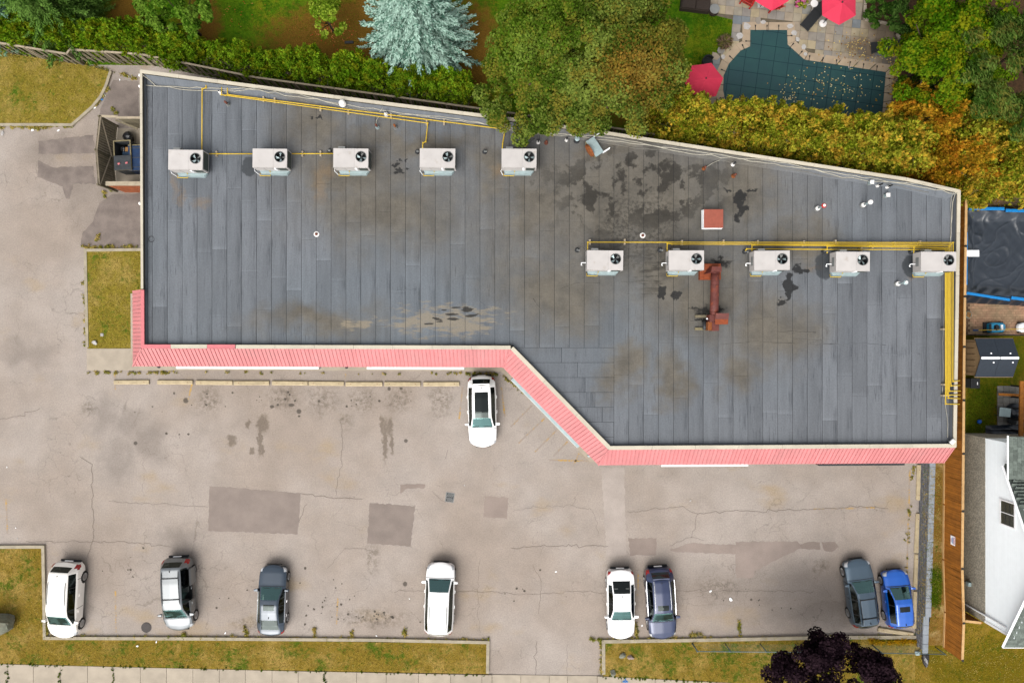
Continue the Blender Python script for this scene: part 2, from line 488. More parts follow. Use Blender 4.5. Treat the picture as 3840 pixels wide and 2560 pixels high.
def asphalt():
    t = NT('asphalt')
    big = t.noise(0.09, 4.0, 0.6)
    mid = t.noise(0.6, 6.0, 0.62)
    c = t.mix(t.ramp(big, 0.36, 0.62), C(188, 173, 160), C(200, 188, 178))
    c = t.gain(c, t.ramp(mid, 0.25, 0.75, 0.90, 1.08))
    c = t.mix(t.ramp(t.noise(0.22, 4.0, vec=t.scale(t.pos(), (1, 1.6, 1))), 0.58, 0.75), c, C(194, 174, 148))
    w = t.warped(0.7, 1.3)
    wf = t.warped(1.6, 0.75, 6.0)
    spk = t.ramp(t.noise(3.2, 7.0, 0.78), 0.40, 0.62)
    # darker, older paving by the back of the building and along the drive
    old = t.any([t.blob(*b, w, 0.7, 0.4) for b in spots([(450, 370, 110, 100), (440, 830, 130, 110), (420, 740, 100, 60), (200, 560, 120, 60), (300, 700, 70, 90), (100, 330 + 990, 90, 50), (560, 1660, 60, 60), (480, 1600, 60, 60), (390, 1560, 40, 60), (440, 1720, 60, 70), (2880, 2200, 300, 90), (3050, 2300, 260, 50), (660, 2030, 60, 40)])])
    c = t.mix(old, c, C(128, 118, 110))
    oil = t.any([t.blob(*b, wf, 0.85, 0.6) for b in spots([(790, 1500, 45, 45), (1060, 1490, 55, 40), (1215, 1500, 55, 45), (1365, 1500, 45, 45), (1505, 1500, 45, 40), (1660, 1500, 40, 60), (333, 1528, 26, 24),
        (1400, 2085, 22, 55), (2700, 1560 + 640, 60, 30), (1300, 1580, 30, 20), (3080, 2120, 26, 26), (940, 2340, 60, 20), (1400, 2320, 120, 26)])])
    c = t.mix(t.math('MULTIPLY', oil, spk), c, C(92, 80, 62))
    run = t.any([t.blob(*b, t.warped(2.6, 0.35), 0.35, 0.6) for b in spots([(985, 1590, 22, 34), (975, 1650, 8, 60), (930, 1590, 9, 18), (870, 1650, 16, 22), (945, 1690, 10, 12), (1432, 1590, 8, 34), (1444, 1650, 9, 80), (1462, 1600, 14, 34), (1470, 1660, 8, 40), (985, 1690, 7, 20)])])
    c = t.mix(run, c, C(112, 98, 82))
    dots = t.any([t.blob(*b, None, 0.25, 0.75) for b in spots([(697, 1501, 10, 10), (508, 1661, 7, 7), (1121, 1542, 9, 9), (1459, 1457, 6, 7), (1504, 1456, 6, 5), (1522, 1652, 7, 7), (1093, 1518, 11, 6), (653, 1474, 4, 5), (872, 1472, 4, 4), (1519, 2188, 8, 9), (1020, 1524, 8, 6)])])
    c = t.mix(dots, c, C(78, 72, 66))
    # fine crazing, only in worn zones
    v = t.n("ShaderNodeTexVoronoi", feature='DISTANCE_TO_EDGE')
    vw = t.n("ShaderNodeVectorMath", operation='ADD')
    nz = t.n("ShaderNodeTexNoise"); nz.inputs["Scale"].default_value = 2.0; nz.inputs["Detail"].default_value = 4.0
    t.set(nz.inputs["Vector"], t.pos())
    sc = t.scale(nz.outputs["Color"], (0.9, 0.9, 0.0))
    t.set(vw.inputs[0], t.pos()); t.set(vw.inputs[1], sc)
    t.set(v.inputs["Vector"], vw.outputs[0]); v.inputs["Scale"].default_value = 0.95
    crack = t.math('MULTIPLY', t.ramp(v.outputs["Distance"], 0.0, 0.02, 0.4, 0.0), t.ramp(t.noise(0.16, 3.0), 0.5, 0.64))
    c = t.mix(crack, c, C(96, 88, 80))
    v2 = t.n("ShaderNodeTexVoronoi", feature='DISTANCE_TO_EDGE')
    t.set(v2.inputs["Vector"], vw.outputs[0]); v2.inputs["Scale"].default_value = 0.17
    c = t.mix(t.math('MULTIPLY', t.ramp(v2.outputs["Distance"], 0.0, 0.004, 0.4, 0.0), t.ramp(t.noise(0.5, 3.0), 0.4, 0.6)), c, C(120, 110, 98))
    g1 = t.noise(38.0, 3.0, 0.7)
    c = t.gain(c, t.ramp(g1, 0.2, 0.8, 0.78, 1.22))
    c = t.gain(c, t.ramp(t.noise(11.0, 2.0, 0.6), 0.25, 0.75, 0.90, 1.10))
    t.col(c); t.rough(0.95); t.b.inputs["Specular IOR Level"].default_value = 0.15
    t.bump(g1, 0.35, 0.02)
    return t.m
M['asphalt'] = asphalt()
M['patch'] = mat('asphalt_patch', C(164, 150, 141), 0.95, var=0.1, vs=1.0, obj=0.05, grain=((40, 40, 40), 0.16), bump=0.3)
M['patchdark'] = mat('asphalt_patch_dark', C(172, 156, 146), 0.95, var=0.10, vs=0.8, obj=0.04, grain=((40, 40, 40), 0.18), bump=0.3)
M['patchold'] = mat('asphalt_patch_old', C(150, 137, 129), 0.95, var=0.2, vs=1.2, grain=((40, 40, 40), 0.18), bump=0.3)
M['crack'] = mat('crack_dark', C(134, 122, 112), 1.0, var=0.2)

def worn_paint(name, col, lo, hi):
    t = NT(name)
    n = t.math('ADD', t.math('MULTIPLY', t.noise(1.3, 4.0, 0.6), 0.5), t.math('MULTIPLY', t.noise(11.0, 4.0, 0.7), 0.5))
    base = t.gain(C(184, 170, 158), t.ramp(t.noise(38.0, 3.0, 0.7), 0.2, 0.8, 0.8, 1.2))
    t.col(t.mix(t.ramp(n, lo, hi), base, col)); t.rough(0.95)
    return t.m
M['paint_y'] = worn_paint('worn_yellow_paint', C(226, 178, 70), 0.47, 0.60)
M['paint_b'] = mat('blue_spray_paint', C(30, 130, 220), 0.9)

def membrane(sheets=True):
    t = NT('roof_membrane')
    Z = 4.0
    c = t.mix(t.ramp(t.noise(0.06, 3.0), 0.35, 0.65), C(121, 128, 135), C(128, 132, 138))
    c = t.gain(c, t.math('MULTIPLY_ADD', t.objrand(), 0.24, 0.88))
    st = t.noise(1.0, 5.0, 0.65, vec=t.scale(t.pos(), (2.4, 0.22, 1)))
    c = t.gain(c, t.ramp(st, 0.28, 0.72, 0.90, 1.09))
    st2 = t.noise(1.0, 4.0, 0.6, vec=t.scale(t.pos(), (14.0, 0.8, 1)))
    st3 = t.noise(0.45, 3.0, 0.5)
    c = t.mix(t.math('MULTIPLY', t.ramp(st2, 0.55, 0.72, 0.0, 0.75), t.ramp(st3, 0.42, 0.6)), c, C(62, 66, 74))
    if sheets:                 # each sheet: a scuffed band along one edge and a paler lap at its end
        tc = t.n("ShaderNodeTexCoord"); sx = t.n("ShaderNodeSeparateXYZ")
        t.t.links.new(tc.outputs["Generated"], sx.inputs[0])
        fine = t.noise(1.0, 4.0, 0.65, vec=t.scale(t.pos(), (22.0, 0.5, 1)))
        band = t.math('MULTIPLY', t.ramp(sx.outputs[0], 0.45, 0.95), t.ramp(fine, 0.40, 0.62))
        band = t.math('MULTIPLY', band, t.ramp(t.noise(0.35, 3.0, 0.5), 0.40, 0.58))
        c = t.mix(t.math('MULTIPLY', band, 0.62), c, C(64, 68, 74))
        c = t.gain(c, t.ramp(sx.outputs[1], 0.0, 0.045, 1.16, 1.0))
        c = t.gain(c, t.ramp(sx.outputs[0], 0.0, 0.10, 1.07, 1.0))
    w = t.warped(0.32, 2.6, 5.0)
    wf = t.warped(1.7, 0.7, 5.0)
    wy = t.math('MULTIPLY_ADD', t.noise(1.6, 5.0, 0.6, vec=t.scale(t.pos(), (0.7, 2.6, 1))), 5.0, -2.5)
    br = t.any([t.blob(*b, w, 0.8, 0.85) for b in spots([(1180, 480, 150, 120), (1330, 640, 230, 110), (1440, 780, 300, 150), (1560, 520, 300, 50), (1850, 640, 90, 130), (2350, 760, 560, 330), (2080, 1080, 230, 140), (2020, 800, 140, 140), (2500, 1000, 160, 260),
        (2650, 1120, 200, 170), (2900, 1240, 170, 120), (2330, 1390, 70, 80), (2500, 1420, 60, 90), (2760, 1400, 80, 90), (2780, 700, 170, 150), (1180, 1210, 200, 60), (2300, 560, 260, 40), (3000, 900, 120, 90)], Z)])
    c = t.mix(br, c, t.gain(C(118, 110, 96), t.ramp(t.noise(0.9, 6.0, 0.65), 0.3, 0.7, 0.76, 1.22)))
    tan = t.any([t.blob(*b, wy, 0.55, 0.8) for b in spots([(1660, 1200, 150, 42), (1760, 1225, 60, 20), (1295, 1215, 30, 16), (1365, 1215, 25, 14), (1530, 1215, 60, 12)], Z)])
    c = t.mix(tan, c, C(164, 152, 132))
    rust = t.any([t.blob(*b, wf, 0.9, 0.3) for b in spots([(655, 690, 12, 40), (680, 740, 9, 26), (1215, 640, 30, 30), (1200, 690, 20, 60), (1870, 640, 20, 24), (3060, 1000, 26, 10), (3410, 1035, 10, 10), (760, 760, 30, 16)], Z)])
    c = t.mix(rust, c, C(166, 130, 78))
    # damp and black-stained ponds
    zone = t.blob(*spots([(2380, 720, 330, 170)], Z)[0], w, 0.5)
    bl = t.ramp(t.noise(1.0, 5.0, 0.62, vec=t.scale(t.pos(), (0.8, 0.75, 1))), 0.49, 0.56)
    zone2 = t.blob(*spots([(2390, 860, 160, 130)], Z)[0], w, 0.6, 0.75)
    zone3 = t.blob(*spots([(2440, 1010, 60, 80)], Z)[0], wf, 0.6, 0.8)
    damp = t.any([t.math('MULTIPLY', zone, bl), t.math('MULTIPLY', zone2, t.ramp(t.noise(5.0, 4.0, 0.7), 0.42, 0.6)), t.math('MULTIPLY', zone3, t.ramp(wy, -0.4, 0.5))])
    c = t.mix(t.math('MULTIPLY', damp, 0.8), c, C(46, 43, 38))
    wet = t.any([t.blob(*b, wf, 0.14, 0.9) for b in spots([(2772, 740, 22, 34), (2775, 780, 20, 20), (2768, 812, 14, 14), (2722, 712, 16, 6), (2820, 712, 20, 5), (2962, 1060, 20, 40), (2990, 1010, 16, 16), (2945, 1065, 12, 16), (2950, 1110, 14, 22), (2925, 1138, 18, 12), (3020, 1010, 22, 10),
        (2482, 1090, 14, 14), (2538, 1105, 16, 18), (2484, 1110, 8, 12), (1490, 610, 12, 10), (1500, 640, 14, 14), (1475, 610, 5, 6), (1518, 595, 8, 6), (1530, 630, 8, 8), (1505, 655, 18, 6), (1200, 440, 14, 6), (1165, 445, 6, 5)], Z)])
    c = t.mix(wet, c, C(40, 40, 40))
    wet2 = t.any([t.blob(*b, wy, 0.14, 0.92) for b in spots([(1690, 1180, 24, 6), (1640, 1197, 18, 9), (1665, 1163, 18, 4), (1748, 1163, 16, 9), (1770, 1182, 24, 7), (1700, 1196, 22, 5), (1712, 1153, 14, 3), (1605, 1213, 14, 3)], Z)])
    c = t.mix(wet2, c, C(44, 42, 38))
    grey = t.any([t.blob(*b, t.warped(1.2, 0.35), 0.08, 0.8) for b in spots([(935, 625, 30, 40), (3415, 1000, 34, 42), (3095, 995, 40, 50)], Z)])
    c = t.mix(grey, c, C(66, 70, 74))
    soot = t.any([t.blob(*b, wf, 0.5, 0.9) for b in spots([(2640, 1165, 30, 22), (2612, 1158, 26, 5), (2700, 1160, 16, 14), (2625, 1200, 26, 8), (2700, 985, 36, 10)], Z)])
    c = t.mix(soot, c, C(26, 26, 26))
    g = t.noise(30.0, 3.0, 0.7)
    c = t.gain(c, t.ramp(g, 0.2, 0.8, 0.88, 1.12))
    c = t.gain(c, t.ramp(t.noise(10.0, 2.0, 0.6), 0.25, 0.75, 0.93, 1.07))
    t.col(c)
    t.rough(t.ramp(t.any([wet, wet2, grey]), 0.0, 0.6, 0.85, 0.35))
    t.b.inputs["Specular IOR Level"].default_value = 0.25
    wr = t.noise(1.0, 4.0, 0.5, vec=t.scale(t.pos(), (0.55, 3.4, 1)), dist=0.6)
    t.bump(t.math('ADD', t.math('MULTIPLY', wr, t.math('MULTIPLY_ADD', br, 0.9, 0.25)), t.math('MULTIPLY', g, 0.10)), 0.35, 0.06)
    return t.m
M['membrane'] = membrane()
M['membrane_plain'] = membrane(False)
M['bitumen'] = mat('bitumen', C(44, 46, 50), 0.9, var=0.2)

def pool_cover():
    t = NT('green_pool_cover')
    c = t.mix(t.ramp(t.noise(0.5, 4.0), 0.35, 0.65), C(10, 72, 78), C(16, 82, 82))
    t.col(c); t.rough(0.7)
    t.bump(t.noise(1.0, 3.0, vec=t.scale(t.pos(), (3.0, 1.0, 1))), 0.25, 0.03)
    return t.m
M['poolcover'] = pool_cover()
def pebble():
    t = NT('pebble_dash')
    v = t.n("ShaderNodeTexVoronoi"); t.set(v.inputs["Vector"], t.pos()); v.inputs["Scale"].default_value = 11.0
    c = t.gain(C(214, 204, 182), t.ramp(v.outputs["Distance"], 0.1, 0.7, 1.1, 0.66))
    t.col(t.gain(c, t.ramp(t.noise(1.4, 3.0), 0.3, 0.7, 0.9, 1.1))); t.rough(0.95)
    t.bump(v.outputs["Distance"], 0.6, 0.02)
    return t.m
M['pebble'] = pebble()
def car_paint(name, col, metal=0.0, rough=0.3):
    return mat(name, col, rough, metal=metal, spec=0.5, coat=1.0)
def glass(name, tint, fac, gloss=(0.86, 1.0, 0.97, 1)):
    t = NT(name)
    tr = t.n("ShaderNodeBsdfTransparent"); tr.inputs[0].default_value = tint
    gl = t.n("ShaderNodeBsdfGlossy"); gl.inputs["Roughness"].default_value = 0.03
    gl.inputs["Color"].default_value = gloss
    lw = t.n("ShaderNodeFresnel"); lw.inputs["IOR"].default_value = 1.5
    f = t.math('ADD', lw.outputs[0], fac)
    mx = t.n("ShaderNodeMixShader")
    t.set(mx.inputs[0], f)
    t.t.links.new(tr.outputs[0], mx.inputs[1]); t.t.links.new(gl.outputs[0], mx.inputs[2])
    t.t.links.new(mx.outputs[0], t.out.inputs["Surface"])
    return t.m
M['glass'] = glass('windscreen_glass', (0.34, 0.62, 0.58, 1), 0.13, (0.55, 0.96, 0.92, 1))
M['privacy'] = glass('dark_glass', (0.05, 0.07, 0.07, 1), 0.0)
M['lamp'] = mat('lamp_lens', C(232, 236, 240), 0.15, spec=0.6, coat=0.6)
M['tail'] = mat('tail_lens', C(190, 26, 30), 0.2, coat=0.6)
M['chrome'] = mat('chrome', (0.75, 0.76, 0.78, 1), 0.2, metal=1.0)
M['rim'] = mat('alloy_rim', (0.55, 0.56, 0.58, 1), 0.3, metal=0.9)
M['seat'] = mat('seat_fabric', C(96, 100, 98), 0.9)
M['pane'] = glass('window_pane', (0.25, 0.28, 0.28, 1), 0.08)

# ------------------------------------------------------------------ ground, lot, lawns, kerbs
def struct(name, mb, m, label, parent=None, smooth=False):
    o = mb.build(name, m, parent, smooth)
    if parent is None: tag(o, label, None, None, "structure")
    return o

struct('ground', MB().sheet([(-300, -300), (300, -300), (300, 300), (-300, 300)], -0.08), M['soil'], "bare brown ground under and around the property")
# the old grey fence line bounds the lot on the north
FEN_T = [(-60, 152), (250, 203), (262, 186), (518, 203), (560, 210), (960, 291), (1400, 352), (1810, 409), (2180, 461), (2430, 500), (3000, 580), (3640, 690)]
FENCE = [W2(px, py, 1.8) for px, py in FEN_T]
north_line = [W2(-60, 152, 1.8), W2(250, 200, 1.8), W2(518, 203, 1.8), W2(960, 291, 1.8), W2(1810, 409, 1.8), W2(2430, 500, 1.8), W2(3640, 690, 1.8)]
lot = MB().sheet([(-75, -22.05), (26.95, -22.05), (26.95, north_line[-1][1])] + [p for p in north_line[::-1] if p[0] < 26.9] + [(-75, 17.0)], 0.0)
LOT = struct('parking_lot', lot, M['asphalt'], "wide sun-bleached grey asphalt parking lot with cracks and oil stains")
yl = MB().sheet([(p[0], p[1] - 0.0) for p in north_line] + [(60, north_line[-1][1]), (60, 70), (-75, 70), (-75, 17)], 0.004)
struct('back_yard_lawn', yl, M['lawn_yard'], "green back-yard lawn with bare brown patches behind the fence")

# lawns inside kerbs
def lawn(label, pts, m, z=0.11):
    return tag(MB().prism([W2(x, y, z) for x, y in pts], -0.05, z).build('lawn', m), label, None, None, "structure")
def kerb(label, pts, w=0.17, z=0.15, closed=False):
    return tag(MB().ribbon([W2(x, y, z) for x, y in pts], w, -0.04, z, closed).build('kerb', M['kerb']), label, None, None, "structure")
lawn("dry yellow lawn by the grey fence in the top left corner", [(-900, 100), (0, 196), (330, 246), (408, 268), (388, 330), (368, 366), (340, 398), (268, 464), (-900, 464)], M['lawn_dry'])
kerb("concrete kerb bending round the top left lawn", [(-900, 468), (150, 467), (268, 468), (300, 440), (345, 400), (376, 362), (396, 322), (414, 266)])
lawn("dry grass patch beside the left wall of the building", [(322, 942), (700, 938), (700, 1304), (328, 1306)], M['lawn_dry'])
kerb("concrete kerb around the grass patch by the left wall", [(700, 934), (319, 938), (326, 1302)], 0.19)
tag(MB().prism([W2(325, 1307, .12), W2(700, 1306, .12), W2(700, 1388, .12), W2(326, 1388, .12)], -0.05, 0.12).build('walkway', M['conc']), "pale concrete landing at the left corner of the building", None, None, "structure")
lawn("dry front lawn left of the driveway beside the sidewalk", [(-900, 2050), (160, 2052), (166, 2396), (700, 2398), (1835, 2412), (1830, 2526), (900, 2509), (0, 2487), (-900, 2470)], M['lawn_front'])
kerb("concrete kerb along the front lawn left of the driveway", [(-900, 2054), (160, 2050), (164, 2250), (166, 2392), (700, 2394), (1400, 2399), (1830, 2408), (1828, 2524)], 0.2)
lawn("dry front lawn right of the driveway under the purple tree", [(2262, 2410), (2700, 2402), (3420, 2386), (3480, 2470), (3700, 2620), (2700, 2556), (2262, 2534)], M['lawn_front'], 0.112)
kerb("concrete kerb along the front lawn right of the driveway", [(2264, 2528), (2263, 2405), (2700, 2398), (3100, 2390), (3455, 2388)], 0.22)

# sidewalk slabs along the street, each a slab of its own
SW = thing('sidewalk', "pale concrete sidewalk of slabs along the bottom edge", None, (0, 0, 0)); SW["kind"] = "structure"
joints = [-120, -70, 29, 125, 226, 328, 424, 526, 624, 723, 822, 920, 1020, 1118, 1218, 1337, 1448, 1569, 1690, 1807, 1845]
def edge_y(px): return np.interp(px, [-200, 0, 1000, 1840, 2260, 2700, 3000], [2483, 2489, 2513, 2530, 2535, 2558, 2572])
bedm = mat('slab_bed', C(110, 88, 40), 1.0, var=0.3, vs=6, col2=C(80, 84, 20), c2s=3.0)
joints2 = joints + [1953, 2060, 2128, 2240, 2332, 2457, 2560, 2700, 2860]
for a, b in zip(joints2[:-1], joints2[1:]):
    g = 0.012
    pa, pb = W2(a, edge_y(a), .1), W2(b, edge_y(b), .1)
    poly = [(pa[0] + g, pa[1]), (pb[0] - g, pb[1]), (pb[0] - g, pb[1] - 1.5), (pa[0] + g, pa[1] - 1.5)]
    z = 0.1 + random.uniform(-.006, .006)
    if 1845 <= a < 2240: z -= 0.06
    MB().prism(poly, -0.02, z).build('slab', M['conc'], SW)
MB().prism([W2(-200, 2486, 0), W2(3000, 2572, 0), (40, -26), (-40, -26)], -0.06, 0.022).build('slab_bed', bedm, SW)
struct('road', MB().sheet([(-200, -26.5), (200, -26.5), (200, -38), (-200, -38)], -0.02), M['asphalt'], "street beyond the sidewalk")
bp = thing('paint_mark', "small blue spray-paint utility mark on the sidewalk", 'paint mark', (*W2(2345, 2552, .11), .108))
for (dx, dy, l, w, a) in [(0, .09, .16, .07, 90), (-.11, -.02, .15, .08, 40), (.1, -.03, .15, .08, -40), (0, -.06, .14, .06, 0)]:
    MB().obox((dx, dy, 0), (l, w, .003), R(a)).build('paint_stroke', M['paint_b'], bp)

# painted stall lines, worn
lines = [[(430, 1395), (432, 1460)], [(720, 1440), (706, 1500)], [(1298, 1450), (1296, 1400)], [(1735, 1450), (1722, 1570)], [(1880, 1450), (1893, 1560)],
         [(1995, 1520), (1915, 1600)], [(2042, 1568), (1945, 1660)], [(2087, 1612), (2005, 1695)], [(2128, 1655), (2075, 1710)], [(2060, 1724), (2215, 1728)], [(2172, 1700), (2150, 1745)],
         [(433, 2215), (435, 2370)], [(1267, 2240), (1262, 2340)], [(2393, 2150), (2391, 2230)], [(3412, 1760), (3395, 2330)], [(3050, 1908), (3280, 1902)], [(22, 1850), (28, 2000)]]
for i, l in enumerate(lines):
    o = MB().ribbon([W2(x, y) for x, y in l], 0.11, 0.0015, 0.004).build('painted_line', M['paint_y'], LOT)
# patches of newer asphalt
patches = [([(785, 1821), (1126, 1848), (1117, 2002), (781, 1989)], 'patch'), ([(1387, 1884), (1556, 1896), (1540, 2047), (1377, 2037)], 'patch'), ([(1817, 1858), (1907, 1866), (1901, 1944), (1813, 1939)], 'patchdark'),
           ([(2357, 2017), (2462, 2016), (2460, 2080), (2362, 2082)], 'patchdark'), ([(2758, 2030), (2990, 2028), (3010, 2050), (2830, 2140), (2822, 2165), (2760, 2166)], 'patchfaint'), ([(2590, 2035), (2760, 2042), (2760, 2076), (2545, 2070), (2510, 2060)], 'patchfaint'),
           ([(2998, 2040), (3040, 2030), (3075, 2032), (3075, 2060), (3005, 2056)], 'patchdark'), ([(3080, 2030), (3130, 2030), (3146, 2050), (3120, 2068), (3090, 2062)], 'patchdark'),
           ([(143, 530), (350, 506), (356, 575), (143, 578)], 'patchold'), ([(143, 600), (200, 628), (350, 622), (360, 690), (275, 690), (262, 745), (248, 745), (235, 700), (143, 665)], 'patchold'),
           ([(425, 300), (520, 306), (520, 440), (372, 432), (380, 400), (415, 330)], 'patchold'), ([(300, 922), (312, 868), (350, 830), (372, 760), (420, 728), (540, 724), (540, 924)], 'patchold'),
           ([(1500, 1815), (1595, 1815), (1590, 1830), (1530, 1830), (1502, 1850)], 'patchdark'), ([(2255, 1752), (2340, 1752), (2350, 2080), (2275, 2085)], 'patchlite')]
M['patchfaint'] = mat('asphalt_patch_faint', C(178, 162, 152), 0.95, var=0.1, vs=0.8, grain=((40, 40, 40), 0.16), bump=0.3)
M['patchwarm'] = mat('asphalt_apron', C(180, 168, 156), 0.95, var=0.12, vs=0.7, grain=((40, 40, 40), 0.16), bump=0.3)
M['patchlite'] = mat('asphalt_strip', C(203, 190, 180), 0.95, var=0.1, vs=0.8, grain=((40, 40, 40), 0.16), bump=0.3)
for i, (p, m) in enumerate(patches):
    pts = [W2(x, y) for x, y in p]
    out = []
    rr = random.Random(i)
    for k in range(len(pts)):                     # hand-cut edges wander a little
        a, b = pts[k], pts[(k + 1) % len(pts)]
        n = max(2, int(math.dist(a, b) / 0.16))
        for q in range(n):
            t = q / n
            j = 0.045 if q else 0
            out.append((a[0] + (b[0] - a[0]) * t + rr.uniform(-j, j), a[1] + (b[1] - a[1]) * t + rr.uniform(-j, j)))
    MB().sheet(out, 0.0035 + 0.0003 * i).build('asphalt_patch', M[m], LOT)
# long cracks
def wander(pts, amp, step, seed):
    r = random.Random(seed); out = []
    for k in range(len(pts) - 1):
        a, b = pts[k], pts[k + 1]
        n = max(2, int(math.dist(a, b) / step))
        for q in range(n):
            t = q / n
            out.append((a[0] + (b[0] - a[0]) * t + r.gauss(0, amp), a[1] + (b[1] - a[1]) * t + r.gauss(0, amp)))
    out.append(pts[-1])
    return out
cracks = [[(1920, 1915), (2000, 1900), (2150, 1895), (2215, 1910), (2240, 1960), (2242, 2010)], [(2350, 1920), (2420, 1912), (2560, 1900), (2610, 1925), (2605, 1980), (2590, 2010), (2510, 2045)], [(2610, 1925), (2700, 1915), (2860, 1915), (3000, 1910), (3200, 1900), (3330, 1905)],
          [(1920, 2230), (2150, 2216), (2270, 2216)], [(2530, 2215), (2700, 2212), (2880, 2216), (3050, 2216)], [(1920, 2050), (2080, 2046), (2280, 2046)], [(2590, 2010), (2640, 2025)], [(100, 2030), (300, 2030), (520, 2032), (640, 2050)],
          [(300, 1720), (345, 1740), (348, 1900), (352, 2000), (330, 2090)], [(410, 1880), (600, 1890), (780, 1900)], [(1280, 1580), (1285, 1650), (1280, 1720), (1260, 1860)], [(1130, 1850), (1240, 1865), (1360, 1870)], [(1230, 2130), (1290, 2060), (1350, 2055), (1420, 2070)],
          [(1680, 1690), (1670, 1720)], [(1120, 1960), (1150, 1890)], [(1620, 1840), (1650, 1870), (1700, 1880)], [(2000, 2120), (2030, 2180), (2020, 2300)], [(0, 1570), (90, 1555), (150, 1530)], [(1800, 2100), (1790, 2230), (1800, 2380)], [(1480, 2216), (1800, 2216), (1920, 2224)], [(2010, 2400), (2008, 2530)], [(2126, 2420), (2126, 2530)]]
for i, cpts in enumerate(cracks):
    MB().ribbon(wander([W2(x, y) for x, y in cpts], 0.05, 0.22, i), 0.014 + 0.007 * (i % 3), 0.006, 0.0085).build('crack', M['crack'], LOT)

# drips of oil where cars stand
M['oilspot'] = mat('oil_spot', C(104, 94, 84), 0.8, var=0.2, vs=6)
orr = random.Random(31)
for (cx, cy, sx, sy, cnt) in [(1270, 2300, 130, 40, 22), (1450, 2310, 90, 30, 14), (1000, 1500, 250, 40, 16), (1500, 1500, 200, 40, 12), (480, 2150, 150, 120, 8), (870, 2230, 80, 80, 6), (2850, 2250, 150, 60, 10), (1240, 2180, 120, 60, 8), (620, 1600, 200, 120, 8), (2000, 2250, 200, 100, 8)]:
    for q in range(cnt):
        x, y = W2(orr.gauss(cx, sx * .55), orr.gauss(cy, sy * .55))
        r_ = orr.choice([.03, .045, .06, .09])
        MB().sheet([(x + r_ * orr.uniform(.6, 1.2) * math.cos(a * .7), y + r_ * orr.uniform(.6, 1.2) * math.sin(a * .7)) for a in range(9)], .009).build('oil_spot', M['oilspot'], LOT)

# catch basin and manhole, each with its frame
g = thing('catch_basin', "square storm drain grate set in the parking lot asphalt", 'drain', (*W2(1687, 1864), 0), R(-8), None, (.88, .82, 1))
MB().ribbon([(-.3, -.36), (.3, -.36), (.3, .36), (-.3, .36)], 0.06, .003, .016, True).build('frame', M['grey'], g)
MB().box(-.28, -.34, .002, .28, .34, .004).build('pit', M['black'], g)
for i in range(7):
    for s in (-1, 1):
        MB().obox((-.2 + i * .07, s * .165, .010), (.034, .30, .01), s * R(-24)).build('bar', M['grey'], g)
mh = thing('manhole_cover', "round brown manhole cover near the bottom kerb", 'manhole', (*W2(549, 2351), 0))
MB().lathe((0, 0, 0), [(.34, .002), (.34, .012), (.31, .014)], 28).build('frame', M['iron'], mh)
MB().cyl((0, 0, .010), .29, .008, 28).build('lid', M['iron'], mh)

# ------------------------------------------------------------------ the shop building
ZP, ZR = 4.30, 4.0
ROOF = [W2(526, 263, ZP), W2(960, 320, ZP), W2(1400, 378, ZP), W2(1905, 441, ZP), W2(2220, 486, ZP), W2(2880, 588, ZP), W2(3400, 668, ZP), W2(3601, 714, ZP), W2(3585, 1676, ZP), W2(2283, 1684, ZP), W2(1915, 1308, ZP), W2(531, 1304, ZP)]   # clockwise from the top left
BLD = thing('shop_building', "long low shop building with grey flat roof and pink metal mansard", 'building', (0, 0, 0))
def offset(poly, d):
    """move every edge of a clockwise outline outwards by d"""
    n = len(poly); out = []
    for i in range(n):
        p0, p1, p2 = Vector(poly[i - 1]), Vector(poly[i]), Vector(poly[(i + 1) % n])
        a, b = (p1 - p0).normalized(), (p2 - p1).normalized()
        na, nb = Vector((-a.y, a.x)), Vector((-b.y, b.x))
        m = (na + nb).normalized()
        q = p1 + m * (d / m.dot(na))
        out.append((q.x, q.y))
    return out
wallp = offset(ROOF, -0.03)
wm = MB()
n = len(wallp)
for i in range(n):
    a, b = wallp[i], wallp[(i + 1) % n]
    wm.add([(a[0], a[1], -.05), (b[0], b[1], -.05), (b[0], b[1], ZP - .06), (a[0], a[1], ZP - .06)], [(0, 1, 2, 3)])
wm.build('wall', M['stucco'], BLD)
inner = offset(ROOF, -0.22)
MB().sheet(inner, ZR - 0.01).build('roof_deck', M['bitumen'], BLD)
# parapet inner faces with membrane turned up as a cant
pm = MB()
cant = offset(ROOF, -0.62)
for i in range(n):
    a, b, c, d = inner[i], inner[(i + 1) % n], cant[(i + 1) % n], cant[i]
    wide = i < n - 5
    if wide:
        pm.add([(a[0], a[1], ZP - .03), (b[0], b[1], ZP - .03), (c[0], c[1], ZR + .012), (d[0], d[1], ZR + .012)], [(0, 1, 2, 3)])
    else:
        pm.add([(a[0], a[1], ZP - .03), (b[0], b[1], ZP - .03), (b[0], b[1], ZR - .01), (a[0], a[1], ZR - .01)], [(0, 1, 2, 3)])
pm.build('parapet_face', M['membrane_plain'], BLD)
